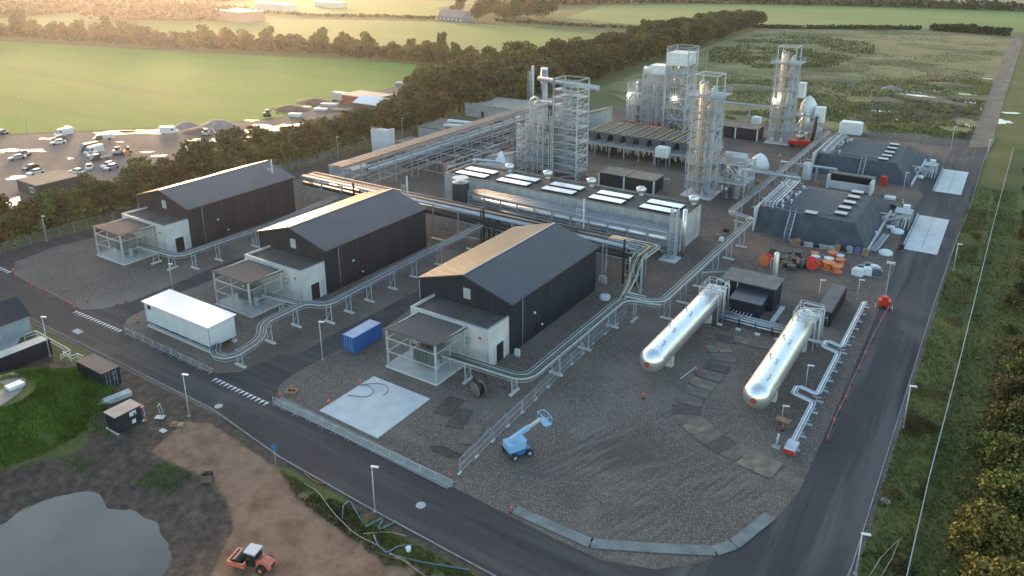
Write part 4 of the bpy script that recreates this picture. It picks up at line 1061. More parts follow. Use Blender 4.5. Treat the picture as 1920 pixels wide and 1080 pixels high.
# cabin with pale roof panels beside the parked cars
t = thing('site_cabin', 'low dark site cabin with grey roof panels between parked cars and tree belt', 'cabin', (-205.2, 86), 0)
MB().box(0,9.8,0,10.8,0,2.9).build('wall', mat('dark_green_wall', (.05,.06,.055), .7), t)
for k in range(3): MB().box(-.2,10,k*3.6-.1,k*3.6+3.45,2.903,3.1).build('roof_panel', felt_l, t)
w2 = MB().box(6,8,-.05,-.003,.8,2.2).build('window_frame', white, t); MB().box(6.2,6.9,-.07,-.051,1,2).box(7.1,7.8,-.07,-.051,1,2).build('window_pane', glass_d, w2)
# low grey service buildings behind the left pipe rack
for px, py, L, D, H, nm, lb, rm in ((785,262,19,13,4.2,'service_building','low grey service building with a white duct on its roof behind the left pipe rack',felt_l),(872,217,24,16,4.4,'service_building','wide low grey service building with a pale flat roof behind the first one',mat('pale_brown_roof', (.30,.27,.235), .8, var=.12)),
                                (742,282,14,7,2.6,'service_building','small low building with a brown roof beside the white storage tower',mat('brown_roof', (.2,.17,.15), .8)),(618,328,9,6,2.5,'service_building','tiny tan-roofed hut near the left end of the pipe rack',mat('tan_roof', (.42,.36,.29), .7))):
    x, y = G(px, py); t = thing(nm, lb, 'building', (x, y), 0)
    MB().box(0,L,0,D,0,H).build('wall', conc, t); MB().box(-.2,L+.2,-.2,D+.2,H+.003,H+.3).build('roof', rm, t)
    if px == 785: MB().tube(fillet([(6,8,H),(6,8,H+1.2),(16,9,H+1.2),(16,9,H+.3)], .6), .6, 8).tube([(8,3,H+.8),(17,6,H+1.1)], .6, 8).build('duct', white, t)
    if px in (872,785): MB().box(L*.3,L*.3+1.2,-.03,-.003,0,2.4).build('door', steel_d, t)
# white storage tower
x, y = G(700, 289)
t = thing('white_storage_tower', 'tall pale ribbed storage block beside the tree clump', 'storage tower', (x-.3, y-.5), R(0))
b = MB()
for k in range(9): b.cyl(.4+k*.62, .4, 0, 7.6+.3*(k%2), .33, 8)
for k in range(6): b.cyl(5.35, 1.0+k*.62, 0, 7.7, .33, 8)
b.box(.4,5.3,.5,4.2,0,7.2); b.build('silo_tube', mat('pale_silo', (.50,.50,.50), .5, .2, var=.08), t)
f = MB(); [f.beam((.4+k*.62,.1,7.9),(.4+k*.62,.1,8.5),.1) for k in range(9)]; f.beam((.2,.1,8.1),(5.6,.1,8.1),.08).build('rail', galv_l, t)
# twin-panel dark sheds among the towers
def dark_shed(loc, L, D, H, lb):
    t = thing('dark_shed', lb, 'shed', loc, 0, 'dark equipment sheds with twin pale roofs')
    MB().box(.3,L-.3,.3,D-.3,0,H).build('wall', black_cl, t)
    for k in (0,1): MB().box(k*L/2+.14,(k+1)*L/2-.14,0,D,H+.003,H+.22).build('roof_panel', felt_l, t)
    for x in (0,L*.45,L-.5): MB().box(x+.05,x+.45,.02,.28,0,H).build('pillar', conc_l, t)
    MB().box(.4,L-.4,.25,.29,.4,H-.5).build('opening', steel_d, t)
    return t
dark_shed((-85.5,169.5), 15.5, 6.5, 3.3, 'dark shed with two pale roof panels just behind the concrete hall')
dark_shed((-78.5,238), 13.5, 7.5, 3.6, 'dark shed with two pale roof panels between the two column towers')
# ================================================================ STEELWORK, RACKS, TOWERS
def tray_run(name, label, path, wd, feet, ncab=5, cover=False, cat='cable bridge', group='raised cable bridges on posts'):
    """ladder-type cable bridge: side rails, rungs, cables, posts with concrete feet"""
    P = fillet(path, 2.2, 6); t = thing(name, label, cat, (0,0,0), 0, group)
    for s in (-1, 1):
        Q = inset_path(P, s*wd/2); b = MB()
        for a, c in zip(Q, Q[1:]): b.beam(a, c, .06, .26)
        b.build('side_rail', galv_l, t)
    b = MB(); Lc = 0; acc = 0
    for a, c in zip(P, P[1:]):
        d = (c-a); L = d.length; n = max(1, int(L/.45)); dn = d.normalized(); s = Vector((dn.y,-dn.x,0))*wd/2
        for i in range(n): p = a+d*(i+.5)/n; b.beam(p-s, p+s, .07, .05)
    b.build('rung', galv, t)
    if cover:
        b = MB(); A = inset_path(P, wd/2-.1); B = inset_path(P, -wd/2+.1); m = len(P)
        up = Vector((0,0,.14)); b.add([p+up for p in A]+[p+up for p in B], [(i,i+1,m+i+1,m+i) for i in range(m-1)]); b.build('cover_sheet', galv_l, t)
    for k in range(ncab):
        o = -wd/2+.15+(wd-.3)*k/max(1,ncab-1)
        Q = [p+Vector((0,0,.1+.02*math.sin(i*1.7+k))) for i, p in enumerate(inset_path(P, o))]
        MB().tube(Q, (.06,.045,.07)[k%3], 5).build('cable', (cable_b, cable_g, galv_l, cable_b, insul)[k%5], t)
    lo = MB()
    for s in (-1, 1):
        Q = [p-Vector((0,0,.55)) for p in inset_path(P, s*wd/2*.8)]
        for a, c in zip(Q, Q[1:]): lo.beam(a, c, .05, .12)
    lo.build('lower_rail', galv, t)
    for f in feet:
        x, y, r = f[0], f[1], (f[2] if len(f) > 2 else 0); z = min(((p.x-x)**2+(p.y-y)**2, p.z) for p in P)[1]
        p = MB(); dx, dy = math.cos(r)*wd*.42, math.sin(r)*wd*.42
        p.beam((x-dx,y-dy,.1),(x-dx,y-dy,z-.1),.13).beam((x+dx,y+dy,.1),(x+dx,y+dy,z-.1),.13).beam((x-dx,y-dy,z-.6),(x+dx,y+dy,z-.6),.1)
        p.beam((x-dx,y-dy,.4),(x+dx,y+dy,z-.7),.07)
        po = p.build('post', galv_l, t)
        MB().obox if False else None
        q = MB(); q.beam((x-math.cos(r)*1.1,y-math.sin(r)*1.1,.14),(x+math.cos(r)*1.1,y+math.sin(r)*1.1,.14),.4,.28); q.build('concrete_foot', conc_l, po)
    return t
tray_run('cable_bridge', 'long cable bridge wrapping round the hall nearest the tanks and on to the mounds',
    [(-61.5,75.8,2.9),(-48.2,76.2,3.0),(-47.4,104.6,3.9),(-41.2,105.6,4.1)], 1.5, [(-57.3,75.6,R(90)),(-50.2,76.6,R(90)),(-47.9,83.8),(-47.9,92.4),(-47.7,101.2)], 7)
tray_run('cable_bridge', 'covered straight cable bridge running from the silver tanks to the nearer mound',
    [(-47.2,105.0,4.25),(-41.4,105.4,4.25),(-41.2,153.2,4.3),(-46.6,154.2,4.35),(-46.2,168,4.4)], 1.15, [(-45.6,105.2,R(90)),(-41.4,108.5),(-41.4,115.5),(-41.4,123.3),(-41.3,131.3),(-41.3,139),(-41.2,146.6),(-44.8,154,R(90)),(-46.3,161)], 5)
tray_run('cable_bridge', 'covered cable bridge passing left of both mounds to the white-wrapped crates',
    [(-46.2,168.3,4.6),(-45.8,196,4.6),(-45.4,243,4.8)], 1.2, [(-46,y) for y in (173,181,189,197,206,215,224,233,241)], 5)
tray_run('cable_bridge', 'curved cable bridge from the middle hall past the white trailer box',
    [(-94.0,61.8,1.2),(-91,59.2,1.6),(-86.6,58.8,2.6),(-86.8,64.5,3.1),(-90.4,67.4,3.3),(-90.2,76.2,3.4),(-86.6,77.2,3.4),(-87.2,100.2,3.6),(-86.0,112,4.4),(-84.5,117,5.4)], 1.3,
    [(-87.4,60.8),(-89.4,67.9),(-90.2,73.8),(-86.6,77.6),(-86.6,82),(-86.7,87),(-86.8,93),(-86.8,99),(-86.5,106)], 6)
tray_run('cable_bridge', 'short cable bridge joining the middle shelter to the curved bridge', [(-99.6,75.4,2.7),(-90.8,75.6,3.1)], 1.0, [(-95.5,75.5,R(90))], 5)
tray_run('cable_bridge', 'cable bridge running along the right wall of the leftmost hall',
    [(-137.6,76.8,2.9),(-125.4,77.2,3.2),(-124.4,98,3.4),(-123.6,118,4.8)], 1.4, [(-133.2,77.2,R(90)),(-128,77.2,R(90)),(-124.5,79.5),(-124.2,84.6),(-124.1,93.2),(-124,101),(-123.8,109)], 6)
tray_run('cable_bridge', 'small branch cable bridge beside the black shed', [(-41.0,122.5,3.4),(-35.8,127.6,3.0),(-35.5,124.6,2.0)], .8, [(-38,125.4,R(45))], 3)

def pipe_rack(name, label, loc, L, D, levels, step, pipes, ang=0, colm=None, mesh_deck=None, brace=True):
    """rack running along +x; pipes: (y, z, radius, material, x0, x1)"""
    t = thing(name, label, 'pipe rack', loc, ang); n = max(1, round(L/step)); cm = colm or galv
    for i in range(n+1):
        x = L*i/n
        for y in (0, D): MB().box(x-.13,x+.13,y-.13,y+.13,0,levels[-1]+.2).build('column', cm, t)
        b = MB()
        for z in levels: b.box(x-.09,x+.09,.135,D-.135,z-.14,z+.1)
        if brace and i%2 == 0: b.beam((x,.1,.3),(x,D-.1,levels[0]-.2),.1)
        b.build('cross_beam', cm, t)
    for z in levels:
        for y in (0, D):
            MB().box(.14,L-.14,y-.08,y+.08,z+.102,z+.28).build('long_beam', galv, t)
    for (y, z, r, m, a, c) in pipes:
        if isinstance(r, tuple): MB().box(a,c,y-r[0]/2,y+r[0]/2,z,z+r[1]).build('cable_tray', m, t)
        else: MB().tube([(a,y,z+r),(c,y,z+r)], r, 8).build('pipe', m, t)
    return t
tray_m = mat('tray_grey', (.13,.13,.14), .6, .2, var=.3, vscale=2)  # dark grey tray metal, randomly mottled
# main rack in front, along x
random.seed(9)
pp = []
for k in range(5): pp.append((.6+k*.5, 6.75, (.07,.05,.09)[k%3], (galv_l, steel_d, galv)[k%3], 0, 86))
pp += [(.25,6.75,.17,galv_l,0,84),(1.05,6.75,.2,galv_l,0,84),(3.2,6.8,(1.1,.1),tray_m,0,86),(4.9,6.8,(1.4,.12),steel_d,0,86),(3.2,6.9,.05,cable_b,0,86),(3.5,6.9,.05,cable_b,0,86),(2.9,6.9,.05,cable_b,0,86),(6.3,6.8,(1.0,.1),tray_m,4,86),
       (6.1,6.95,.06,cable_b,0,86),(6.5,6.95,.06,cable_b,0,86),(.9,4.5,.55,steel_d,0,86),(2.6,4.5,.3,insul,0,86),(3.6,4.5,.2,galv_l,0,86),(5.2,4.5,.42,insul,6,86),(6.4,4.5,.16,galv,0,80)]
pipe_rack('pipe_rack', 'long pipe rack with dark and white pipes crossing behind the three black halls', (-137.6, 118.4), 86, 4.4, (4.2, 6.4), 6.6, [(y*.6, z-.2, r, m, a, c) for y, z, r, m, a, c in pp])
for i, (x, y) in enumerate(((-53.6,117.6),(-119.5,117.2),(-84.2,117.4))):
    t = thing('steel_trestle', ('black braced trestle tower at the right end of the long pipe rack','black braced trestle behind the leftmost hall','black braced trestle behind the middle hall')[i], 'trestle', (x, y), 0, 'black trestles under the long pipe rack')
    for a in (0, 2.4):
        for c in (0, 1.9): MB().box(a-.16,a+.16,c-.16,c+.16,0,8.4 if (a, c) == (0, 0) else 6.3).build('column', steel_d, t)
    b = MB()
    for z in (1.8, 4.0, 6.1): b.beam((0,0,z),(2.4,0,z),.14).beam((0,1.9,z),(2.4,1.9,z),.14).beam((0,0,z),(0,1.9,z),.14).beam((2.4,0,z),(2.4,1.9,z),.14)
    for z in (.1, 1.9, 4.1): b.beam((0,0,z),(2.4,0,z+1.9),.09).beam((2.4,0,z),(2.4,1.9,z+1.9),.09)
    b.build('brace', galv if i == 0 else steel_d, t)
# cable riser at the rack's right end
t = thing('cable_riser', 'cables turning off the rack end and dropping to the lower bridge', 'cable bridge', (0,0,0))
for k in range(7):
    P = fillet([(-58,120.3+k*.24,7.0),(-50.4+k*.28,120.3+k*.24,7.0),(-50.4+k*.28,114.5,7.1),(-50.0+k*.28,111.6,4.6),(-48.6+k*.2,107,4.3),(-48+k*.2,103.5,4.0)], 1.4, 5)
    MB().tube(P, .07, 5).build('cable', (cable_b, cable_g, galv_l, mat('copper_cable', (.32,.2,.1), .5))[k%4], t)
b = MB()
for s in (0, 1):
    P = fillet([(-58,120.1+s*1.9,6.85),(-50.6+s*2.3,120.1+s*1.9,6.85),(-50.6+s*2.3,114.5,6.95)], 1.2, 5)
    for a, c in zip(P, P[1:]): b.beam(a, c, .06, .25)
b.build('side_rail', galv_l, t); MB().box(-50.8,-50.5,113.6,113.9,0,7).box(-48.6,-48.3,113.6,113.9,0,7).beam((-50.6,113.75,.3),(-48.4,113.75,6.6),.1).beam((-48.4,113.75,.3),(-50.6,113.75,6.6),.1).build('post', galv_l, t)
MB().box(-51.6,-47.6,113.2,114.3,0,.3).build('concrete_foot', conc_l, t)
# rack with big silver pipes against the concrete hall
pp = [(.8,3.6,.62,alu,6,54),(2.2,3.6,.3,insul,0,54),(.6,5.3,.14,galv_l,0,54),(1.1,5.3,.2,insul,0,54),(1.7,5.3,.12,mat('blue_grey_pipe', (.25,.32,.45), .5, .3),0,54),(2.2,5.3,.16,galv_l,0,54),(2.7,5.3,.1,alu,0,54),(1.4,1.9,.4,insul,0,40),(2.6,1.9,.14,galv_l,0,54)]
for k in range(9): pp.append((.2+k*.32, 6.0, .05, (galv_l, cable_b, insul)[k%3], 0, 54))
pipe_rack('pipe_rack', 'pipe rack with a fat silver pipe along the front wall of the concrete hall', (-98.6, 131.8), 47.7, 3.0, (1.8, 3.4, 5.1), 4.2, [(y,z,r,m,max(0,a-6),c-6.8) for y,z,r,m,a,c in pp], brace=False)
t = thing('steel_mast', 'lattice steel mast on a concrete pad at the right end of the concrete hall', 'lattice mast', (-51.0, 132.4))
for a in (0, 1.1):
    for c in (0, 1.1): MB().box(a-.12,a+.12,c-.12,c+.12,.3,10.4).build('column', galv_l, t)
b = MB()
for k in range(11): z = .5+k*.9; b.beam((0,0,z),(1.1,0,z+.9),.09).beam((1.1,0,z),(1.1,1.1,z+.9),.09).beam((0,0,z),(1.1,0,z),.08).beam((1.1,0,z),(1.1,1.1,z),.08)
b.build('lattice', galv_l, t); MB().box(-1.4,1.9,-1.4,1.9,0,.32).build('concrete_pad', conc_l, t)
MB().beam((-6,.5,3.2),(-.3,.5,.6),.2).build('strut', galv, t)
def black_loop(loc, label, pts, r=.14, m=steel_d):
    return single(MB().tube(fillet(pts, .5, 4), r, 7), 'vent_pipe', m, label, 'pipe', loc)
black_loop((-85.2,117.9), 'black bent pipe rising at the middle of the long rack', [(0,0,0),(0,0,8.6),(4,0,8.6),(22,.2,8.0)])
# left rack, along y, three levels
random.seed(4); pp = []
for k in range(9): pp.append((.2+k*.42, 8.0, (.13,.1,.2,.08)[k%4], (copper, galv, copper, galv_l, insul)[k%5], 0, 118))
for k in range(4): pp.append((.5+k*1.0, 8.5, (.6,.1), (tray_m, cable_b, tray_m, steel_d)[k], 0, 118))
for k in range(7): pp.append((.3+k*.5, 5.2, (.25,.16,.3)[k%3], (insul, galv_l, alu, steel_d)[k%4], 10, 116))
for k in range(4): pp.append((.5+k*.9, 2.4, .28, (steel_d, insul)[k%2], 24, 100))
# rack frame is built along +x then turned to run along +y
pipe_rack('pipe_rack', 'tall three-level pipe rack with copper-toned pipes running back along the left side', (-130.2, 124.5), 118, 4.0, (2.2, 5.0, 7.8), 6.2, pp, R(90))
t = thing('equipment_frame', 'lower steel frame full of small pipes right of the left pipe rack', 'steel structure', (-128.6, 150))
random.seed(12)
for i in range(7):
    for x in (0, 9): MB().box(x-.1,x+.1,i*8-.1,i*8+.1,0,5.2).build('column', galv, t)
for z in (2.4, 5.0):
    for x in (0, 9): MB().beam((x,0,z),(x,48,z),.18).build('long_beam', galv, t)
    b = MB(); [b.beam((0,i*8,z),(9,i*8,z),.18) for i in range(7)]; b.build('cross_beam', galv, t)
for k in range(26):
    x = rnd(.5,8.5); y = rnd(0,40); r = rnd(.06,.25); m_ = random.choice((galv, insul, rust, steel_d, copper, galv_l))
    if k%2: MB().tube(fillet([(x,y,rnd(.3,1)),(x,y,2.7),(x,y+rnd(4,9),2.7),(rnd(.5,8.5),y+rnd(4,8)+3,rnd(2.7,5.2))], .5), r, 6).build('pipe', m_, t)
    else: MB().box(x,x+rnd(.8,2.4),y,y+rnd(.8,3),.1,rnd(.8,2.6)).build('skid', m_, t)

def scaffold(t, x0, x1, y0, y1, h, m=None, dx=1.8, dz=1.9, r=.1):
    b = MB(); nx_ = max(1, round((x1-x0)/dx)); ny_ = max(1, round((y1-y0)/dx)); nz = int(h/dz)
    for i in range(nx_+1):
        x = x0+(x1-x0)*i/nx_
        for y in (y0, y1): b.beam((x,y,0),(x,y,h),r)
    for i in range(1, ny_):
        y = y0+(y1-y0)*i/ny_
        for x in (x0, x1): b.beam((x,y,0),(x,y,h),r)
    for k in range(1, nz+1):
        z = k*dz
        for zz in (z, z+.55, z+1.05):
            if zz > h+.6: continue
            b.beam((x0,y0,zz),(x1,y0,zz),r*.8).beam((x1,y0,zz),(x1,y1,zz),r*.8).beam((x0,y1,zz),(x1,y1,zz),r*.8).beam((x0,y0,zz),(x0,y1,zz),r*.8)
    for k in range(nz):
        i = k % nx_; b.beam((x0+(x1-x0)*i/nx_,y0,k*dz),(x0+(x1-x0)*(i+1)/nx_,y0,(k+1)*dz),r)
    b.build('scaffold', m or galv_l, t)
# ---- tower structures
def braces(b, x0, x1, y0, y1, zs, w=.16, faces='fr', style='x'):
    for z0, z1 in zip(zs, zs[1:]):
        for f in faces:
            P = {'f': ((x0,y0),(x1,y0)), 'b': ((x0,y1),(x1,y1)), 'l': ((x0,y0),(x0,y1)), 'r': ((x1,y0),(x1,y1))}[f]
            (ax, ay), (bx, by) = P
            b.beam((ax,ay,z0),(bx,by,z1),w)
            if style == 'x': b.beam((bx,by,z0),(ax,ay,z1),w)
def railing(b, x0, x1, y0, y1, z, h=1.1):
    for zz in (z+.55, z+h):
        b.beam((x0,y0,zz),(x1,y0,zz),.06).beam((x1,y0,zz),(x1,y1,zz),.06).beam((x1,y1,zz),(x0,y1,zz),.06).beam((x0,y1,zz),(x0,y0,zz),.06)
    n = max(2, int((x1-x0)/1.5)); 
    for i in range(n+1): x = x0+(x1-x0)*i/n; b.beam((x,y0,z),(x,y0,z+h),.05).beam((x,y1,z),(x,y1,z+h),.05)
    n = max(2, int((y1-y0)/1.5))
    for i in range(n+1): y = y0+(y1-y0)*i/n; b.beam((x0,y,z),(x0,y,z+h),.05).beam((x1,y,z),(x1,y,z+h),.05)
def tower_frame(t, W, D, H, levels, cols=None, colw=.3, faces='fr', plat=True, cm=None, deck=.12):
    cm = cm or galv_l
    for x, y in cols or ((0,0),(W,0),(W,D),(0,D)): MB().box(x-colw/2,x+colw/2,y-colw/2,y+colw/2,0,H).build('column', cm, t)
    for z in levels:
        b = MB().box(0,W,-.08,.08,z-.2,z).box(0,W,D-.08,D+.08,z-.2,z).box(-.08,.08,.09,D-.09,z-.2,z).box(W-.08,W+.08,.09,D-.09,z-.2,z)
        b.build('ring_beam', cm, t)
        if plat:
            g = MB()
            for k in range(int(D/.35)): g.box(.1,W-.1,.15+k*.35,.15+k*.35+.2,z-.05,z)
            g.build('grating', galv, t)
            r = MB(); railing(r, 0, W, 0, D, z); r.build('railing', galv_l, t)
    b = MB(); braces(b, 0, W, 0, D, [0]+list(levels), .14, faces, 'z' ); b.build('brace', cm, t)
# T1 stair tower: zigzag stairs over 13 levels
t = thing('stair_tower', 'tall open stair tower with zigzag flights behind the concrete hall', 'steel tower', (-98.9, 169.5)); W, D, H = 7.0, 6.0, 26
lv = [1.95*k for k in range(1, 13)]
tower_frame(t, W, D, H, lv, plat=False, faces='r', cm=galv_l)
for k, z in enumerate([0]+lv[:-1]):
    MB().box(.1,1.7,.2,2.6,z+1.9,z+1.97).build('landing', galv, t); MB().box(W-1.7,W-.1,.2,2.6,z+.9,z+.97).build('landing', galv, t)
    for (xa, za, xb, zb, yy) in ((1.7,z,W-1.7,z+.97,.3),(W-1.7,z+.97,1.7,z+1.95,1.5)):
        s = MB()
        for y in (yy, yy+.95): s.beam((xa,y,za),(xb,y,zb),.05,.22).beam((xa,y,za+1.05),(xb,y,zb+1.05),.05)
        n = 7
        for i in range(n): f = (i+.5)/n; x = xa+(xb-xa)*f; s.box(x-.14,x+.14,yy,yy+.95,za+(zb-za)*f,za+(zb-za)*f+.05)
        s.build('stair_flight', galv, t)
    if k%2 == 0: g = MB(); railing(g, 0, W, 0, D, z+1.97, 1.05); g.build('railing', galv, t); MB().box(.1,W-.1,2.9,D-.1,z+1.9,z+1.96).build('platform', galv, t)
MB().box(-.2,.2,-.2,.2,22,26.2).beam((0,0,H),(W,0,H),.35).beam((0,D,H),(W,D,H),.35).beam((0,0,H),(0,D,H),.35).beam((W,0,H),(W,D,H),.35).build('top_frame', steel_d, t)
t.children[-1].data.materials[0] = mat('grey_beam', (.2,.2,.22), .6)
MB().box(-1.7,-.5,.2,1.6,0,19).build('cable_ladder', steel_d, t)
# left: reactor frame
def process_block(loc, W, D, heights, label, seed, wrapped=None):
    t = thing('process_frame', label, 'steel structure', loc); random.seed(seed); n = len(heights)
    for i, h in enumerate(heights):
        x = W*i/(n-1)
        for y in (0, D/2, D): MB().box(x-.14,x+.14,y-.14,y+.14,0,h).build('column', galv_l, t)
    hm = max(heights); z = 3.6
    while z < hm:
        ok = [i for i, h in enumerate(heights) if h >= z]
        if len(ok) > 1:
            xa, xb = W*ok[0]/(n-1), W*ok[-1]/(n-1)
            for y in (0, D/2, D): MB().box(xa,xb,y-.1,y+.1,z-.25,z).build('level_beam', galv_l, t)
            g = MB()
            for k in range(int(D/.5)): g.box(xa,xb,.2+k*.5,.2+k*.5+.3,z-.04,z)
            g.build('grating', galv, t); r = MB(); railing(r, xa, xb, 0, D, z); r.build('railing', galv_l, t)
        z += 3.6
    b = MB()
    for i in range(n-1):
        x0, x1 = W*i/(n-1), W*(i+1)/(n-1); h = min(heights[i], heights[i+1])
        if i%2 == 0:
            z = 0
            while z+3.6 <= h: b.beam((x0,0,z),(x1,0,z+3.6),.12); z += 3.6
    z = 0
    while z+3.6 <= heights[-1]: b.beam((W,0,z),(W,D,z+3.6),.14).beam((W,D,z),(W,0,z+3.6),.14); z += 3.6
    b.build('brace', galv_l, t)
    for k in range(4):
        x = W*(k+.5)/4+rnd(-.4,.4); y = D*.5; h = min(heights)*rnd(.6,1.1); r = rnd(.6,1.0)
        MB().lathe(x, y, [(r*.6,1.0),(r,1.5),(r,h-.5),(r*.6,h),(.15,h+.2)], 14).build('vessel', random.choice((alu, insul, galv_l)), t)
    for k in range(34):
        x = rnd(.2,W-.2); y = rnd(.1,D-.1); z0 = rnd(.3,hm*.6); z1 = min(hm-.5, z0+rnd(2,9)); i = min(n-2, int(x/W*(n-1))); z1 = min(z1, min(heights[i],heights[i+1]))
        if z1 <= z0+.6: continue
        P = fillet([(x,y,z0),(x,y,z1),(min(W,max(0,x+rnd(-3,3))),y,z1),(min(W,max(0,x+rnd(-3,3))),rnd(0,D),z1-rnd(.3,2))], .4)
        MB().tube(P, rnd(.06,.2), 6).build('pipe', random.choice((galv_l, alu, insul, copper, galv_l, galv)), t)
    for k in range(14):
        x = rnd(.5,W-1.5); y = rnd(.3,D-1.2); z = 3.6*random.randint(0, int(min(heights)/3.6)); MB().box(x,x+rnd(.5,1.4),y,y+rnd(.5,1.2),z,z+rnd(.6,1.8)).build('equipment', random.choice((galv_l, insul, mat('red_brown_primer', (.25,.1,.07), .7), steel_d)), t)
    return t
tb = process_block((-109.6, 169.0), 10.4, 8.5, [12.6, 18.2, 18.2, 16.6, 16.6], 'wide open process frame packed with pipes left of the stair tower', 5)
scaffold(tb, .2, 10.2, -.9, 9.2, 12.0); scaffold(tb, 3.0, 10.2, -.6, 6, 18.0)
s = MB()
for k in range(9):
    z = 1+k*1.9
    for a in (0, .9): s.beam((1.2,-1.2+a,z),(3.4,-1.2+a,z+.95),.05,.2)
    for i in range(6): s.box(1.25+i*.36,1.5+i*.36,-1.2,-.3,z+i*.16,z+i*.16+.04)
    s.box(.4,1.3,-1.3,-.1,z-.9,z-.85)
s.build('stair_flight', galv_l, tb)
MB().tube(fillet([(3.0,4,0),(3.0,4,18.8),(8.5,3,19.6)], 1), .42, 10).build('pipe', alu, tb)
MB().tube(fillet([(1.0,5,0),(1.0,5,19.0),(4,3,20.4),(5,3,19)], 1), .35, 10).build('pipe', galv_l, tb)
# T2
t = thing('stair_tower', 'tallest open frame tower with a white-wrapped box near its top', 'steel tower', (-97.1, 239.5)); W, D, H = 7.4, 8.5, 27
tower_frame(t, W, D, H, [3.6*k for k in range(1, 7)]+[25.2], colw=.34, faces='fr')
t_b = MB()
braces(t_b, 0, W, 0, D, [0,7.2,14.4,21.6], .2, 'rf', 'x'); t_b.build('brace', galv_l, t)
random.seed(8)
for k in range(18):
    x = rnd(.3,W-.3); y = rnd(.2,D-.3); z0 = rnd(0,14); MB().tube(fillet([(x,y,z0),(x,y,z0+rnd(3,8)),(rnd(.3,W),rnd(0,D),z0+rnd(3,8))], .4), rnd(.07,.22), 6).build('pipe', random.choice((galv_l, alu, copper, insul)), t)
scaffold(t, .1, W-.1, .1, D-.1, 21, None, 1.9, 2.0, .06)
MB().lathe(W*.5, D*.5, [(.8,1),(1.3,2),(1.3,20),(.7,21)], 16).build('vessel', insul, t)
random.seed(3); b = MB(); b.box(.1,W-.2,-.35,D-1,21.3,25.3); b.build('white_wrap', wrap, t)
MB().beam((0,0,H),(W,0,H),.35).beam((0,D,H),(W,D,H),.35).beam((0,0,H),(0,D,H),.35).beam((W,0,H),(W,D,H),.35).build('top_frame', MATS['grey_beam'], t)
for (x, z) in ((3.5,10.5),): MB().sphere(x,-.4,z,.3,n=8,m=6).build('flood_lamp', lamp_m, t)
t = process_block((-110.4, 240.0), 12.8, 8.0, [14.2, 14.2, 19.0, 18.6, 17.5, 17.5], 'open process frame with pipes left of the tallest frame tower', 6)
scaffold(t, -.3, 12.9, -.7, 8.4, 14.0); scaffold(t, 5, 12.9, -.4, 7, 18.0)
b = MB().box(7.0,12.6,.5,6,17.6,20.6); b.build('white_wrap', wrap, t); MB().tube([(4.2,3,18.7),(6.4,3,18.7)], 1.1, 12).build('vessel', wrap, t)
MB().sphere(.3,-.4,10,.3,n=8,m=6).build('flood_lamp', lamp_m, t)
# T3 / T4 column towers
def col_tower(loc, label):
    t = thing('column_tower', label, 'column tower', loc, 0, 'slim column towers with round galleries'); W, D, H = 5.4, 5.8, 29.5
    lv = [3.9,8.0,12.2,16.4,20.6,24.8]
    tower_frame(t, W, D, H, lv, colw=.28, faces='fr', plat=False)
    for z in lv[:-1]:
        g = MB()
        for k in range(14): g.box(-.4,W+.3,-.5+k*.46,-.5+k*.46+.3,z-.04,z)
        g.build('grating', galv, t); r = MB(); railing(r, -.4, W+.3, -.5, D+.2, z); r.build('railing', galv_l, t)
    g = MB()
    for k in range(20): g.box(-1.5,W+1.5,-1.6+k*.44,-1.6+k*.44+.3,24.75,24.8)
    g.beam((-1.5,-1.6,24.7),(W+1.5,-1.6,24.7),.2,.3).beam((W+1.5,-1.6,24.7),(W+1.5,7.1,24.7),.2,.3).beam((-1.5,-1.6,24.7),(-1.5,7.1,24.7),.2,.3)
    g.build('gallery', galv, t); r = MB(); railing(r, -1.5, W+1.5, -1.6, 7.1, 24.8, 1.3); r.build('railing', galv_l, t)
    for x, y, r_, h, m_ in ((1.7,2.6,.95,27.2,mat('beige_insulation_cladding', (.50,.45,.38), .4, .6, var=.12, vscale=.6)),(3.9,3.0,.85,26.4,galv_l)):
        MB().lathe(x, y, [(r_*.7,.3),(r_,1),(r_,h-.8),(r_*.75,h-.2),(.2,h)], 16).build('column_vessel', m_, t)
    for k, x in enumerate((1.2,2.2,3.1,4.2)): MB().tube(fillet([(x,.6,.5+k*3),(x,.6,27.8-k*.4),(x+.5,1.6,28.4-k*.4),(x+.5,2.6,26.6)], .5), (.14,.2,.1,.16)[k], 7).build('pipe', (alu, galv_l, copper, alu)[k], t)
    random.seed(2)
    for k in range(10):
        z = rnd(1,22); x = rnd(.3,W); MB().tube(fillet([(x,rnd(0,D),z),(x,-.1,z),(rnd(.3,W),-.1,z+rnd(.5,2))], .2), rnd(.05,.12), 5).build('pipe', random.choice((galv_l, alu, insul)), t)
    b = MB().beam((0,0,H),(W,0,H),.2).beam((0,D,H),(W,D,H),.2).beam((0,0,H),(0,D,H),.2).beam((W,0,H),(W,D,H),.2).beam((0,0,H),(W,D,H),.12); b.build('top_frame', galv_l, t)
    MB().beam((.5,D,H),(.5,D,H+5.0),.1).build('lightning_rod', galv, t)
    for z in lv: 
        s = MB()
        for a in (0, .8): s.beam((W+.2,.4+a,z-3.6),(W+1.6,.4+a,z-.2),.05,.18)
        s.beam((W+1.6,.2,z-.2),(W+1.6,1.6,z-.2),.05); s.build('stair_flight', galv_l, t)
    scaffold(t, -.5, W+.4, -.55, D+.3, 24.5, None, 1.5, 2.05, .06)
    MB().box(-1.2,W+1,-1.2,D+1,0,.35).build('concrete_pad', conc_l, t)
    return t
ct = col_tower((-63.2, 173.6), 'nearer slim column tower with an overhanging gallery, behind the concrete hall')
ct2 = dup(ct, (-61.6, 238.6), 0, 'farther slim column tower with an overhanging gallery, near the red access machine')
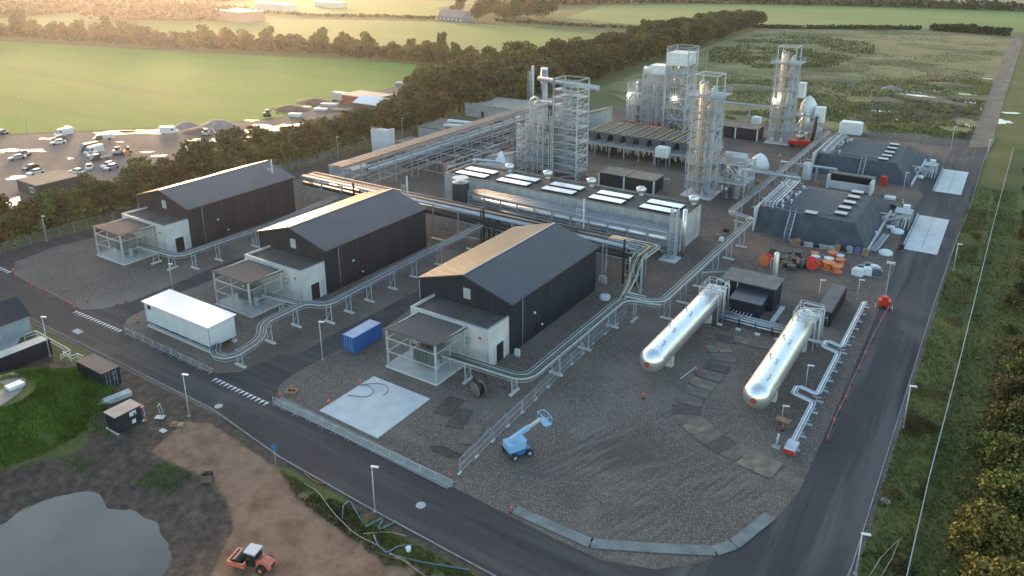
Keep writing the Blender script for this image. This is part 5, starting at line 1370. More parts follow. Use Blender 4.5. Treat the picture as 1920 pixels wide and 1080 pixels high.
MBl = MB().sphere(.6,-.2,13.4,.3,n=8,m=6); MBl.build('flood_lamp', lamp_m, ct2)
# side structures of the column towers
def side_unit(loc, label, seed, wrap_it=False):
    t = thing('vessel_frame', label, 'steel structure', loc); W, D = 7.0, 7.5
    tower_frame(t, W, D, 9.4, [4.6, 9.2], colw=.24, faces='r', plat=True)
    MB().tube([(2,1.2,2.6),(2,6.2,2.6)], [.9,1.25], 14).sphere(2,1.2,2.6,1.0,1.0,1.0).build('vessel', alu, t)
    for y in (2,5): MB().box(1.2,2.8,y-.2,y+.2,0,1.6).build('saddle', galv, t)
    random.seed(seed)
    for k in range(9):
        x = rnd(.3,W-.2); y = rnd(.2,D); MB().tube(fillet([(x,y,rnd(.2,2)),(x,y,rnd(5,9.5)),(rnd(.2,W),y,rnd(4,9)),(rnd(.2,W),rnd(0,D),rnd(5,10))], .4), rnd(.08,.3), 7).build('pipe', random.choice((galv_l, alu, insul)), t)
    if wrap_it:
        MB().lathe(3,4,[(2.0,9.4),(2.5,10.5),(2.3,12.6),(1.2,14.2),(.2,14.8)],7).build('white_wrap', wrap, t); MB().lathe(3.2,4,[(1.4,4),(1.9,5),(1.9,12)],14).build('vessel', alu, t)
        MB().box(5.5,8.2,1,4,7.5,12).build('white_wrap', wrap, t); MB().box(-.5,1.4,3,6,14,18.5).build('white_wrap', wrap, t)
    else:
        MB().tube([(1,3,10.4),(6,3.4,10.4)], 1.0, 12).build('vessel', galv_l, t)
    return t
side_unit((-56.6, 174.4), 'low steel frame with a silver vessel beside the nearer column tower', 11)
side_unit((-55.2, 240.0), 'steel frame with white-wrapped vessels beside the farther column tower', 13, True)
# wrapped crates
for i, (px, py, W, D, H, l) in enumerate(((1572,250,6.6,4.5,3.6,'big white-wrapped crate behind the farther mound'),(1408,232,3,2.6,2.2,'small white-wrapped crate behind the dark shed'),(1247,290,3.6,3,2.6,'white-wrapped cube on a stand in front of the air coolers'))):
    x, y = G(px, py); random.seed(i); b = MB(); N = 5; 
    z0 = 0 if i < 2 else 2.8
    if i == 2: x, y = G(1262, 300)[0]-1.8, G(1262, 318)[1]
    t = thing('wrapped_crate', l, 'crate', (x, y))
    b.prism([(0,.3),(.3,0),(W-.2,.1),(W,.4),(W-.1,D),(.1,D-.1)], z0, z0+H).prism([(.3,.5),(W-.5,.4),(W-.6,D-.4),(.4,D-.5)], z0+H+.003, z0+H+.25); b.build('sheeting', wrap, t)
    if i == 2:
        for a in (.2, W-.2):
            for c in (.2, D-.2): MB().box(a-.1,a+.1,c-.1,c+.1,0,z0).build('leg', galv, t)
t = thing('foil_wrapped_vessel', 'round foil-wrapped vessel in the yard right of the nearer column tower', 'vessel', (*G(1423,322),0)); MB().lathe(0,0,[(1.2,.32),(2.5,1.1),(2.6,2.2),(1.9,3.8),(.7,4.9),(.1,5.2)],9).build('wrapping', wrap, t); MB().box(-3.5,3.5,-1.6,1.6,0,.3).build('skid', galv, t)
x, y = G(1380,372); t = thing('vertical_column', 'pale vertical column standing right of the low vessel frame', 'column', (x, y)); MB().lathe(0,0,[(.72,0),(.72,8),(.5,8.4),(.2,8.5)],16).build('shell', galv_l, t); MB().lathe(0,0,[(.85,7.9),(.85,8.05)],16).build('flange', galv, t)
x, y = G(1452,521); t = thing('vertical_column', 'slim silver cylinder with a side pipe behind the black shed', 'column', (x, y)); MB().lathe(0,0,[(.5,0),(.5,4.6),(.3,5.0)],14).build('shell', alu, t); MB().tube(fillet([(-.9,0,0),(-.9,0,3.6),(-.5,0,3.8)],.3),.1,6).build('pipe', galv_l, t)
x, y = G(1512,336); t = thing('vertical_tank', 'pale upright tank beside a red unit between the mounds', 'tank', (x, y)); MB().lathe(0,0,[(1.1,0),(1.1,4.2),(.7,4.6)],16).build('shell', galv_l, t)
x, y = G(868,385,0); t = thing('black_storage_tank', 'black cylindrical tank with pipes on top in front of the concrete hall', 'tank', (-101.2,132.4)); MB().lathe(0,0,[(1.95,0),(1.95,7.5),(1.9,7.6)],28).build('shell', black_cl, t)
b = MB().lathe(0,0,[(1.85,7.603),(1.5,7.7),(.4,7.85)],24); b.build('top', galv_l, t); b = MB()
for k in range(12): a = k*math.pi/6; b.beam((1.85*math.cos(a),1.85*math.sin(a),7.6),(1.85*math.cos(a),1.85*math.sin(a),8.7),.06)
b.lathe(0,0,[(1.85,8.65),(1.85,8.7)],12); b.build('railing', galv_l, t); MB().tube(fillet([(2.1,0,0),(2.1,0,6),(3.2,0,6),(3.2,0,2)],.4),.12,6).build('pipe', galv_l, t)
x, y = -157.6, 256; t = thing('chimney', 'grey round stack with a pale top behind the process frames', 'chimney', (-150,250)); MB().lathe(0,0,[(1.3,0),(1.3,14.6)],16).build('shell', insul, t); MB().lathe(0,0,[(1.36,14.2),(1.36,14.9)],16).build('rim', wrap, t)
t = thing('slender_stack', 'slender pale stack left of the grey round stack', 'chimney', (-152.6,246)); MB().lathe(0,0,[(.5,0),(.5,16.0)],12).build('shell', galv_l, t); b = MB(); braces(b,-1.9,-.7,-.6,.6,[0,2,4,6,8,10,12,14],.1,'fr','x')
for xx in (-1.9,-.7):
    for yy in (-.6,.6): b.beam((xx,yy,0),(xx,yy,14),.14)
b.build('lattice', galv_l, t)
single(MB().tube([(0,0,11.4),(27,-4,10.8)],.95,14), 'flue_duct', galv_l, 'fat grey duct running from the stack to the stair tower', 'duct', (-150,246))
for k in range(3): single(MB().box(-.2,.2,-.2,.2,0,10.2-.1*k).beam((-1.2,0,10.1),(1.2,0,10.1),.25), 'duct_support', galv, 'steel support post under the fat grey duct', 'support', (-143+k*8,245-k*1.2), 0, 'support posts under the grey duct')
# big cone building between frames
x, y = G(1166,228); t = thing('sloped_hopper', 'grey hopper-shaped bay with a sloping roof between the process frames', 'bay', (-118,218))
b = MB(); b.add([(0,0,0),(9,0,0),(9,0,8.5),(0,0,5.5),(0,7,0),(9,7,0),(9,7,8.5),(0,7,5.5)], [(0,1,2,3),(1,5,6,2),(5,4,7,6),(4,0,3,7)]); b.build('wall', conc, t)
b = MB(); b.add([(-.4,-.4,5.5),(9.4,-.4,8.75),(9.4,7.4,8.75),(-.4,7.4,5.5),(-.4,-.4,5.75),(9.4,-.4,9.0),(9.4,7.4,9.0),(-.4,7.4,5.75)], [(0,3,2,1),(4,5,6,7),(0,1,5,4),(1,2,6,5),(2,3,7,6),(3,0,4,7)]); b.build('roof', felt_l, t)
t = thing('pipework_cluster', 'pale pipe loops and ducts on a stand behind the stair tower', 'pipework', (-128,205)); random.seed(77)
for k in range(16): x=rnd(0,14); y=rnd(0,8); MB().tube(fillet([(x,y,0),(x,y,rnd(4,8)),(x+rnd(-5,5),y,rnd(5,8)),(x+rnd(-4,4),y+3,rnd(3,7))], .7), rnd(.15,.45), 8).build('pipe', random.choice((galv_l,alu,insul)), t)
b = MB(); [b.beam((q*3.5,0,0),(q*3.5,0,7),.2).beam((q*3.5,8,0),(q*3.5,8,7),.2).beam((q*3.5,0,7),(q*3.5,8,7),.2) for q in range(5)]; b.beam((0,0,7),(14,0,7),.2).beam((0,8,7),(14,8,7),.2); b.build('frame', galv, t)
x,y=G(962,318); t = thing('small_wedge_building', 'small grey building with a sloping brown roof and white sheeting left of the process frame', 'building', (-118,166)); 
b = MB(); b.add([(0,0,0),(7,0,0),(7,0,4.8),(0,0,3.4),(0,5,0),(7,5,0),(7,5,4.8),(0,5,3.4)], [(0,1,2,3),(1,5,6,2),(5,4,7,6),(4,0,3,7)]); b.build('wall', conc_l, t)
MB().add([(-.3,-.3,3.4),(7.3,-.3,4.9),(7.3,5.3,4.9),(-.3,5.3,3.4),(-.3,-.3,3.6),(7.3,-.3,5.1),(7.3,5.3,5.1),(-.3,5.3,3.6)], [(0,3,2,1),(4,5,6,7),(0,1,5,4),(1,2,6,5),(2,3,7,6),(3,0,4,7)]).build('roof', MATS['brown_roof'], t)
MB().prism([(4.4,-2.2),(7.4,-2.4),(7.6,-.4),(4.2,-.35)],0,3.6).lathe(6,-1.3,[(1.6,3.6),(.9,5.0),(.3,6.2)],8).build('white_sheeting', wrap, t)
t = thing('bent_pipes', 'pair of pale bent pipes behind the left end of the concrete hall', 'pipework', (-116,158)); [MB().tube(fillet([(0+k*1.2,0,0),(0+k*1.2,0,5-k*.9),(8,1,5-k*.9),(9,1.5,4.4-k*.9)],.9),.35,9).build('pipe', galv_l, t) for k in range(2)]

# ---- air coolers on their deck
t = thing('cooler_deck', 'raised steel deck on posts carrying the row of dark air coolers', 'steel deck', (-104.5, 195.5)); DW, DD, DZ = 37, 17, 3.7
b = MB().box(0,DW,-.1,.1,DZ-.35,DZ).box(0,DW,DD-.1,DD+.1,DZ-.35,DZ); [b.box(k*4.625-.1,k*4.625+.1,.11,DD-.11,DZ-.3,DZ) for k in range(9)]; b.build('deck_frame', galv_l, t)
g = MB(); [g.box(.2,DW-.2,.2+k*.55,.2+k*.55+.38,DZ+.002,DZ+.03) for k in range(30)]; g.build('deck_grating', galv, t)
for k in range(9):
    for y in (0, DD/2, DD): MB().box(k*4.625-.14,k*4.625+.14,y-.14,y+.14,0,DZ-.36).build('column', galv, t)
r = MB(); railing(r, 0, DW, 0, DD, DZ+.03); r.build('railing', galv_l, t)
random.seed(15); b = MB()
for k in range(90):
    x = rnd(1,DW-1); w2 = rnd(.1,.35); z = rnd(1.3,2.6); y = rnd(.25,.9); b.add([(x-w2,y,DZ-.3),(x+w2,y,DZ-.3),(x+w2*rnd(.2,.8),y+rnd(-.2,.2),z),(x-w2*rnd(.2,.8),y,z+rnd(0,.3))], [(0,1,2,3)])
hang = b.build('hanging_strips', mat('pale_hanging_sheet', (.42,.37,.28), .7), t); hang['kind'] = 'stuff'
MB().box(.5,DW-.5,4,DD-1,.1,3.0).build('undercroft_equipment', mat('dark_brown_plant', (.06,.045,.04), .8), t)
cool_m = mat('cooler_dark_grey', (.085,.097,.115), .5, .2, var=.15)
fan_m = mat('fan_black', (.012,.012,.013), .6); hub_m = mat('fan_hub_yellow', (.42,.33,.10), .6)
def make_cooler(loc, label):
    t = thing('air_cooler', label, 'air cooler', loc, 0, 'row of dark V-shaped air coolers'); Lc = 15.0
    b = MB(); b.add([(.55,0,0),(1.95,0,0),(2.9,0,2.7),(-.2,0,2.7),(.55,Lc,0),(1.95,Lc,0),(2.9,Lc,2.7),(-.2,Lc,2.7)], [(0,1,2,3),(5,4,7,6),(1,5,6,2),(4,0,3,7),(3,2,6,7)]); b.build('body', cool_m, t)
    MB().box(-.32,-.18,-.15,Lc+.15,2.6,2.95).build('side_rail', mat('cooler_rail', (.22,.25,.30), .5, .3), t); MB().box(2.88,3.02,-.15,Lc+.15,2.6,2.95).build('side_rail', MATS['cooler_rail'], t)
    f0 = MB().lathe(0,0,[(.62,0),(.62,.22)],10).build('fan', fan_m, t); hb0 = MB().lathe(0,0,[(.25,.223),(.25,.3)],6).build('hub', hub_m, f0)
    first = True
    for k in range(11):
        for x in (.58, 2.12):
            p = (x, .8+k*1.36, 2.703)
            if first: f0.location = p; first = False; continue
            c = f0.copy(); C.objects.link(c); c.parent = t; c.location = p; d = hb0.copy(); C.objects.link(d); d.parent = c
    return t
ac = make_cooler((-103.3, 197.4, 3.75), 'leftmost of the eight dark air coolers')
for k, n_ in enumerate(('second from the left', 'third from the left', 'fourth from the left', 'fourth from the right', 'third from the right', 'second from the right', 'rightmost')):
    dup(ac, (-103.3+4.05*(k+1), 197.4, 3.75), 0, n_+' of the eight dark air coolers')
# red boom machine behind the coolers, red telehandlers
def boom_lift(loc, rz, label, cm, boom_l=9, pitch=12, group=None, cage=True, basecol=None):
    t = thing('boom_lift', label, 'boom lift', loc, rz, group)
    MB().box(-1.3,1.3,-1.0,1.0,.45,.95).build('chassis', basecol or cm, t)
    for x in (-1.0, 1.0):
        for y in (-1.15, 1.15):
            w = MB(); vs = []
            w.add([(x+.48*math.cos(a), y+dy, .48+.48*math.sin(a)) for dy in (-.17,.17) for a in [2*math.pi*i/12 for i in range(12)]], [tuple(range(12))[::-1], tuple(range(12,24))]+[(i,(i+1)%12,12+(i+1)%12,12+i) for i in range(12)])
            wo_ = w.build('wheel', rubber, t); r_ = MB(); r_.add([(x+.22*math.cos(a), y+(.18 if y > 0 else -.18), .48+.22*math.sin(a)) for a in [2*math.pi*i/10 for i in range(10)]], [tuple(range(10))]); r_.build('rim', galv_l, wo_)
    MB().prism([(-1.5,-.9),(.6,-.9),(1.0,-.5),(1.0,.5),(.6,.9),(-1.5,.9)],1.0,1.9).build('turntable', cm, t)
    a = R(pitch); ex = -1.0+boom_l*math.cos(a); ez = 2.1+boom_l*math.sin(a)
    MB().beam((-1.0,.1,2.1),(-1.0+(ex+1)*.6,.1,2.1+(ez-2.1)*.6),.42,.5).build('boom', cm, t)
    MB().beam((-1.0+(ex+1)*.5,.1,2.1+(ez-2.1)*.5),(ex,.1,ez),.28,.34).build('inner_boom', galv_l if cage else cm, t)
    b = MB(); 
    for (x0,x1,y0,y1,z) in ((ex,ex+.9,-.9,.9,ez-.5),(ex,ex+.9,-.9,.9,ez+.55)): b.beam((x0,y0,z),(x1,y0,z),.07).beam((x1,y0,z),(x1,y1,z),.07).beam((x1,y1,z),(x0,y1,z),.07).beam((x0,y1,z),(x0,y0,z),.07)
    for x in (ex,ex+.9):
        for y in (-.9,0,.9): b.beam((x,y,ez-.5),(x,y,ez+.55),.06)
    b.box(ex,ex+.9,-.9,.9,ez-.56,ez-.5); b.build('cage', cm, t)
    return t
t = thing('crawler_crane', 'red machine with a long red boom lying behind the air coolers', 'crane', (-93.5,217.5), R(-4))
MB().box(0,5,0,2.2,3.9,5.3).build('body', mat('dull_red_paint', (.36,.04,.03), .5), t); b = MB(); b.beam((1,1.3,5.2),(-9.5,2.8,5.7),.45,.5); b.build('boom', mat('faded_red_brown', (.34,.12,.07), .6), t)
MB().box(0,5,-.2,2.4,3.5,3.9).build('track_frame', steel_d, t)
b = MB(); [b.beam((1+k,1.3,5.6),(1.5+k,1.3,7.2),.12).beam((1.5+k,1.3,7.2),(2+k,1.3,5.6),.12) for k in range(4)]; b.build('mast_lattice', MATS['dull_red_paint'], t)
t = thing('telescopic_lift', 'red lift with a black folded mast at the foot of the farther column tower', 'boom lift', (*G(1478,276),0), R(22))
MB().prism([(0,0),(7.5,.2),(8,1.6),(7.5,2.7),(0,2.4)],.7,2.0).build('body', red_p, t)
for x in (1,6.4):
    for y in (0,2.7): MB().tube([(x,y-.2,.6),(x,y+.2,.6)],.6,12).build('wheel', rubber, t)
MB().beam((6.8,1.3,2),(7.6,1.6,9.4),.9,.9).build('mast', steel_d, t)
boom_lift((*G(1735,0+385),0) if 0 else (*G(970,850),0), R(62), 'light blue boom lift standing alone on the gravel', lblue, 4.6, 20, None, True, blue_d)
boom_lift((*G(1335,338),0), R(200), 'small red boom lift right of the twin dark shed', red_p, 5, 10, None, True)
# mobile light mast (red base) at the roadside
t = thing('mobile_light_mast', 'red trailer with a tall light mast beside the right road', 'light mast', (*G(1657,577),0), R(8))
MB().prism([(-.9,-.7),(.9,-.7),(.9,.7),(-.9,.7)],.45,1.5).prism([(-.5,-.5),(.5,-.5),(.4,.5),(-.4,.5)],1.503,2.1).build('body', red_p, t)
MB().tube([(0,-.9,.35),(0,-.7,.35)],.35,10).build('wheel', rubber, t); MB().beam((-1.3,-1,.15),(-1.3,1,.15),.1).beam((1.3,-1,.15),(1.3,1,.15),.1).beam((-1.3,0,.2),(1.3,0,.2),.1).build('outrigger', galv_l, t)
MB().beam((0,0,2.1),(0,0,8.0),.14).build('mast', galv, t)
for x in (-.5,-.17,.17,.5): MB().box(x-.13,x+.13,-.2,.1,8.0,8.35).build('lamp_head', white, t)
# pipe line along the right with U-bends
t = thing('pipeline', 'straight silver pipeline with two U-loops beside the right road', 'pipe', (0,0,0))
A = G(1622,568,.8); Bb = G(1478,842,.8); xs0 = (A[0]+Bb[0])/2
U1 = G(1560,655,.8)[1]; U2 = G(1512,745,.8)[1]
P = [(xs0,A[1],.9),(xs0,U1+1.2,.9),(xs0-2.2,U1+1.2,1.4),(xs0-2.2,U1-1.0,1.4),(xs0,U1-1.0,.9),(xs0,U2+1.2,.9),(xs0-2.6,U2+1.2,1.4),(xs0-2.6,U2-1.0,1.4),(xs0,U2-1.0,.9),(xs0,Bb[1]+1.8,.9)]
for k, o in enumerate((0,.32,-.26)): MB().tube(fillet([(x+o,y+o*.9,z+.05*k) for x,y,z in P], .45, 4), (.15,.1,.07)[k], 8).build('pipe', (alu,galv_l,white)[k], t)
MB().tube(fillet([(xs0-2.2,U1+.6,1.3),(xs0-7.5,U1+.4,1.3)],.3),.12,7).build('pipe', alu, t); MB().tube([(xs0-2.2,U1+.1,1.3),(xs0-7.5,U1-.1,1.3)],.1,7).build('pipe', white, t)
n = 16
for k in range(n): y = A[1]+(Bb[1]+1.5-A[1])*k/(n-1); MB().box(xs0-.5,xs0+.6,y-.07,y+.07,.55,.68).box(xs0-.05,xs0+.05,y-.05,y+.05,.0,.55).box(xs0-.1,xs0+.9,y-.2,y+.2,0,.15).build('support', galv_l, t)
MB().box(xs0-.6,xs0+.7,Bb[1]-.4,Bb[1]+1.9,.5,1.0).build('outlet_cover', galv_l, t); MB().box(xs0-.6,xs0+.7,Bb[1]-.45,Bb[1]-.403,.5,.95).build('red_sign', red_p, t)
# loading skids beside the slabs
def skid(loc, label, seed):
    t = thing('loading_skid', label, 'loading skid', loc, 0, 'loading skids beside the pale slabs'); random.seed(seed)
    for x in (0, 3.2):
        for y in (0, 2.6, 6): MB().beam((x,y,0),(x,y,2.8),.12).build('post', galv_l, t)
    b = MB(); [b.beam((0,y,2.8),(3.2,y,2.8),.1) for y in (0,2.6,6)]; b.beam((0,0,2.8),(0,6,2.8),.1).beam((3.2,0,2.8),(3.2,6,2.8),.1); b.build('frame', galv_l, t)
    MB().box(-.1,3.3,2.2,6.2,2.86,2.96).build('canopy', galv, t)
    for k in range(9): x = rnd(.2,3); MB().tube(fillet([(x,rnd(0,2),.2),(x,rnd(0,5),rnd(1,2.4)),(rnd(-3.4,0),rnd(0,5),rnd(.6,2)),(-3.6,rnd(0,5),.5)], .3), rnd(.06,.13), 6).build('pipe', random.choice((galv_l, alu, white)), t)
    MB().box(1.0,2.4,6.8,8,0,3.4).build('white_cabinet', white, t); MB().tube([(-.8,-1.4,.5),(.8,-1.4,.5)],.5,12).build('drum', white, t)
    return t
sk = skid((-17.6,175.5), 'loading skid with pipes and white cabinet beside the nearer slab', 21)
dup(sk, (-17.2,221.5), 0, 'loading skid with pipes and white cabinet beside the farther slab')
single(MB().box(0,2.4,0,2.0,0,.5).box(.1,2.3,.1,1.9,.503,.56), 'low_hatch_box', white, 'flat white box between the nearer mound and the loading skid', 'box', (*G(1657,373),0))
t = thing('red_cabinet', 'red cabinet standing between the two mounds', 'cabinet', (*G(1649,348),0)); MB().box(0,1.5,0,1.2,0,2.4).build('cabinet_body', red_p, t); MB().box(.1,1.4,-.03,-.003,.2,2.2).build('door', mat('dark_red', (.35,.03,.02), .5), t)
for i, (px, py, l) in enumerate(((1660,476,'white round tank top by the right front corner of the nearer mound'),(1682,436,'white round tank top left of the nearer slab'))):
    single(MB().lathe(0,0,[(1.3,0),(1.3,.5),(.9,.75),(.2,.85)],18), 'round_tank', white, l, 'tank', (*G(px,py),0))
t = thing('slanted_walkway', 'slanted steel walkway leaning at the right front corner of the nearer mound', 'steel stair', (*G(1632,472),0), R(-6)); [MB().beam((s,0,.3),(s,9,1.2),.08,.4).build('stringer', galv_l, t) for s in (0,1.0)]; b = MB(); [b.box(.05,.95,k*.5,k*.5+.35,.3+k*.05,.34+k*.05) for k in range(18)]; b.build('step', galv, t)
# small bridge walkways near the pale yard between towers
pipe_rack('pipe_rack', 'low pipe bridge crossing from the nearer column tower to the mounds', (-57,186), 17, 1.6, (4.6,), 5.6, [(.4,4.8,.14,galv_l,0,17),(.8,4.8,.1,alu,0,17),(1.2,4.8,.16,insul,0,17)])
pipe_rack('pipe_rack', 'slender pipe bridge linking the tall frame tower and the farther column tower', (-90,248), 28, 1.4, (9.0,), 9.3, [(.4,9.2,.18,galv_l,0,28),(.9,9.2,.2,insul,0,28)])
pipe_rack('pipe_rack', 'low pipe bridge in front of the open bay between the mounds', (-49,203), 14, 1.4, (3.6,), 4.6, [(.4,3.8,.12,galv_l,0,14),(.8,3.8,.1,alu,0,14)])
# ================================================================ SMALL THINGS
def heading(p, q):
    a = G(*p); b = G(*q); return math.atan2(b[1]-a[1], b[0]-a[0])
# ---- street lamps
def make_lamp(h, loc, rz, label, short=False):
    t = thing('street_lamp', label, 'street lamp', loc, rz, 'slim steel street lamps')
    MB().tube([(0,0,0),(0,0,h*.5),(0,0,h)], [.09,.07,.05], 7).build('pole', galv_l, t)
    MB().box(-.1,.75,-.14,.14,h-.02,h+.08).build('lamp_head', white, t); MB().box(-.14,.14,-.14,.14,0,.25).build('base', conc, t)
    return t
LP = [((88,452),405,'lamp beside the perimeter road in front of the tree belt at the far left'),((324,543),495,'lamp beside the lane between the leftmost and middle halls'),((94,668),594,'lamp by the long black container at the left edge'),
 ((355,781),702,'lamp on the verge right of the small black cabin'),((605,675),603,'lamp beside the blue container'),((703,960),875,'lamp on the weedy verge at the bottom of the access road'),
 ((1604,1078),1001,'lamp at the lower right corner of the side road'),((1693,803),724,'lamp on the right verge level with the pipeline'),((634,296),257,'lamp by the perimeter road left of the storage tower'),
 ((755,262),222,'lamp by the perimeter road right of the storage tower'),((942,198),170,'lamp beyond the wide service building'),((1783,278),238,'lamp on the back fence line near the gravel track'),((1693,362),324,'lamp near the red cabinet between the mounds'),((52,252),192,'tall pole at the edge of the green field'),
 ((1787,508),458,'lamp on the right verge near the nearer slab'),((1533,574),525,'lamp left of the long black shipping container'),((1607,562),525,'lamp at the top end of the silver pipeline'),((1510,728),685,'lamp between the right silver tank and the pipeline'),((1466,785),761,'short lamp behind the timber board by the pipeline end'),((1849,300),262,'post lamp where the gravel track meets the plant road'),((200,470),440,'x')]
for (b, ty, l) in LP[:-1]:
    x, y = G(*b); h = HZ(b[0], b[1], ty); make_lamp(h, (x, y), R(20), l)
# ---- crowd barriers
def make_barrier(loc, rz, label, group):
    t = thing('crowd_barrier', label, 'barrier', loc, rz, group); f = MB()
    for z in (.15, 1.1): f.beam((0,0,z),(2.3,0,z),.035)
    for x in (0, 2.3): f.beam((x,0,.15),(x,0,1.1),.045)
    for k in range(1, 15): f.beam((k*2.3/15,0,.15),(k*2.3/15,0,1.1),.012)
    f.build('frame', galv_l, t)
    for x in (.3, 2.0): MB().beam((x,-.38,.03),(x,.38,.03),.06,.05).beam((x,0,.03),(x,0,.2),.04).build('foot', galv_l, t)
    return t
bar0 = None
def barriers(p, q, label, group, jit=.05):
    global bar0
    a = Vector((*G(*p), 0)); b = Vector((*G(*q), 0)); d = b-a; n = max(1, round(d.length/2.38)); rz = math.atan2(d.y, d.x)
    for i in range(n):
        x = a+d*i/n; r = rz+rnd(-jit, jit)
        if bar0 is None: bar0 = make_barrier((x.x, x.y), r, label, group)
        else: dup(bar0, (x.x, x.y, 0), r, label, group)
barriers((236,626), (397,702), 'steel crowd barrier in the row along the road by the white trailer box', 'crowd barriers by the white trailer box')
barriers((512,757), (848,915), 'steel crowd barrier in the row beside the grey walkway below the white slab', 'crowd barriers beside the grey walkway')
def make_fpanel(loc, rz):
    t = thing('site_fence_panel', LFP, 'fence panel', loc, rz, 'mesh site fence panels beside the cable bridge'); f = MB()
    for z in (.1, 1.0, 1.95): f.beam((0,0,z),(3.4,0,z),.04)
    for x in (0, 3.4): f.beam((x,0,.1),(x,0,1.95),.05)
    f.build('frame', galv_l, t); m_ = MB()
    for k in range(1, 24): m_.beam((k*3.4/24,0,.1),(k*3.4/24,0,1.95),.014)
    m_.build('wire_mesh', galv, t); MB().box(-.35,.35,-.12,.12,0,.14).build('foot', conc_l, t); return t
LFP = 'mesh fence panel in the line between the nearest hall and the boom lift'; fp0 = None
for p, q in (((862,888),(1112,645)),((1112,645),(1178,592))):
    a = Vector((*G(*p),0)); b = Vector((*G(*q),0)); d = b-a; n = round(d.length/3.5)
    for i in range(n):
        x = a+d*i/n; rz = math.atan2(d.y,d.x)+rnd(-.05,.05)
        if fp0 is None: fp0 = make_fpanel((x.x,x.y), rz)
        else: dup(fp0, (x.x,x.y,0), rz)
# ---- red marker posts
def make_marker(loc, label, group):
    t = thing('marker_post', label, 'marker post', loc, rnd(0,3), group)
    MB().box(-.22,.22,-.18,.18,0,.1).build('base', rubber, t)
    MB().box(-.06,.06,-.04,.04,.1,1.1).box(-.14,.14,-.03,.03,.55,1.05).build('board', red_s, t); MB().box(-.145,.145,-.035,.035,.72,.86).build('white_band', white, t); return t
mk = {}
def marker(px, py, label, group):
    x, y = G(px, py)
    if 'a' not in mk: mk['a'] = make_marker((x, y), label, group)
    else: dup(mk['a'], (x, y, 0), rnd(0,3), label, group)
Lm = 'red marker post on the chain line along the middle of the right road'; Gm = 'red marker posts on the right road'
rr = [(1665,583),(1651,608),(1637,635),(1621.7,668),(1610,696),(1596.7,722),(1585,752),(1574,772),(1563.5,795),(1551,828)]
for p in rr: marker(*p, Lm, Gm)
Ll = 'red marker post along the left gravel edge before the first give-way line'; Gl = 'red marker posts at the left gravel edge'
l1 = [(25,512),(31,521),(60,540),(85,551),(104,560),(122,570),(140,580)]
for p in l1: marker(*p, Ll, Gl)
for p, l in (((164,567),'red marker post alone on the gravel left of the lane'),((220,572),'red marker post at the lane edge left of the white trailer box'),((236,566),'red marker post at the lane edge, nearest the lane lamp'),((258,605),'red marker post just left of the white trailer box'),
   ((399,700),'red marker post at the right end of the barrier row'),((526,747),'red marker post at the left end of the grey walkway'),((548,736),'red marker post beside the timber frame pit'),((617,760),'red marker post on the left edge of the white slab'),((675,724),'red marker post on the upper left edge of the white slab'),
   ((843,898),'red marker post at the right end of the grey walkway'),((958,962),'red marker post at the left end of the curved grey walkway'),((1206,748),'orange-red marker in the middle of the open gravel'),((1348,660),'red marker post on the rusty plates between the tanks'),((1306,700),'red marker holding a pale pole beside the rusty plates'),
   ((1467,808),'small red marker by the timber board'),((1595,510),'red marker near the wrapped pallets'),((125,660),'red marker inside the white rail fence')):
    marker(*p, l, 'single red marker posts')
def chain(pts, name, label, z=.95, sag=.18, r=.03, m=None):
    b = MB(); P = [G(*p) for p in pts]; Q = []
    for a, c in zip(P, P[1:]):
        for i in range(6): t = i/6; Q.append((a[0]+(c[0]-a[0])*t, a[1]+(c[1]-a[1])*t, z-sag*4*t*(1-t)))
    Q.append((*P[-1], z)); b.tube(Q, r, 4); return single(b, name, m or mat('red_white_chain', (.5,.25,.22), .6), label, 'chain')
chain(rr, 'plastic_chain', 'red and white plastic chain strung between the posts on the right road')
chain(l1, 'plastic_chain', 'red and white plastic chain along the left gravel edge')
single(MB().tube([(*G(1305,698),.9),(*G(1275,716),.5)], .05, 5), 'pale_pole', white, 'thin pale pole leaning from a red marker left of the rusty plates', 'pole')
for px, py, r in ((1302,702,.2),(545,735,0)):
    pass
t = thing('timber_pit_frame', 'orange-brown timber frame round a small pit beside the give-way line', 'timber frame', (*G(547,735),0), R(25)); b = MB().box(-.8,.8,-.55,-.35,0,.3).box(-.8,.8,.35,.55,0,.3).box(-.8,-.6,-.35,.35,0,.3).box(.6,.8,-.35,.35,0,.3); b.build('frame', wood, t); MB().box(-.6,.6,-.35,.35,.02,.05).build('pit', rubber, t)
# grey walkways
def walkway(pts, w_, label):
    P = [Vector((*G(*p), .1)) for p in pts]; b = MB()
    for a, c in zip(P, P[1:]):
        d = (c-a); n = max(1, int(d.length/2.4))
        for i in range(n):
            p = a+d*i/n; q = a+d*(i+.993)/n; b.beam(p+Vector((0,0,.002*(i%2))), q+Vector((0,0,.002*(i%2))), w_, .08)
    return single(b, 'walkway', mat('grey_walk_mat', (.165,.18,.178), .85, var=.2, vscale=.7), label, 'walkway')
walkway([(520,750),(846,911)], 1.5, 'straight grey walkway mats along the road below the white slab')
walkway([(966,957),(1108,1020),(1215,1028),(1340,1034),(1376,1022),(1444,968)], 1.3, 'curved grey walkway mats at the gravel corner')
single(MB().box(-1,1,-.5,.5,0,.03), 'asphalt_patch', conc, 'pale rectangular patch in the access road', 'patch', (*G(146,622),.05))
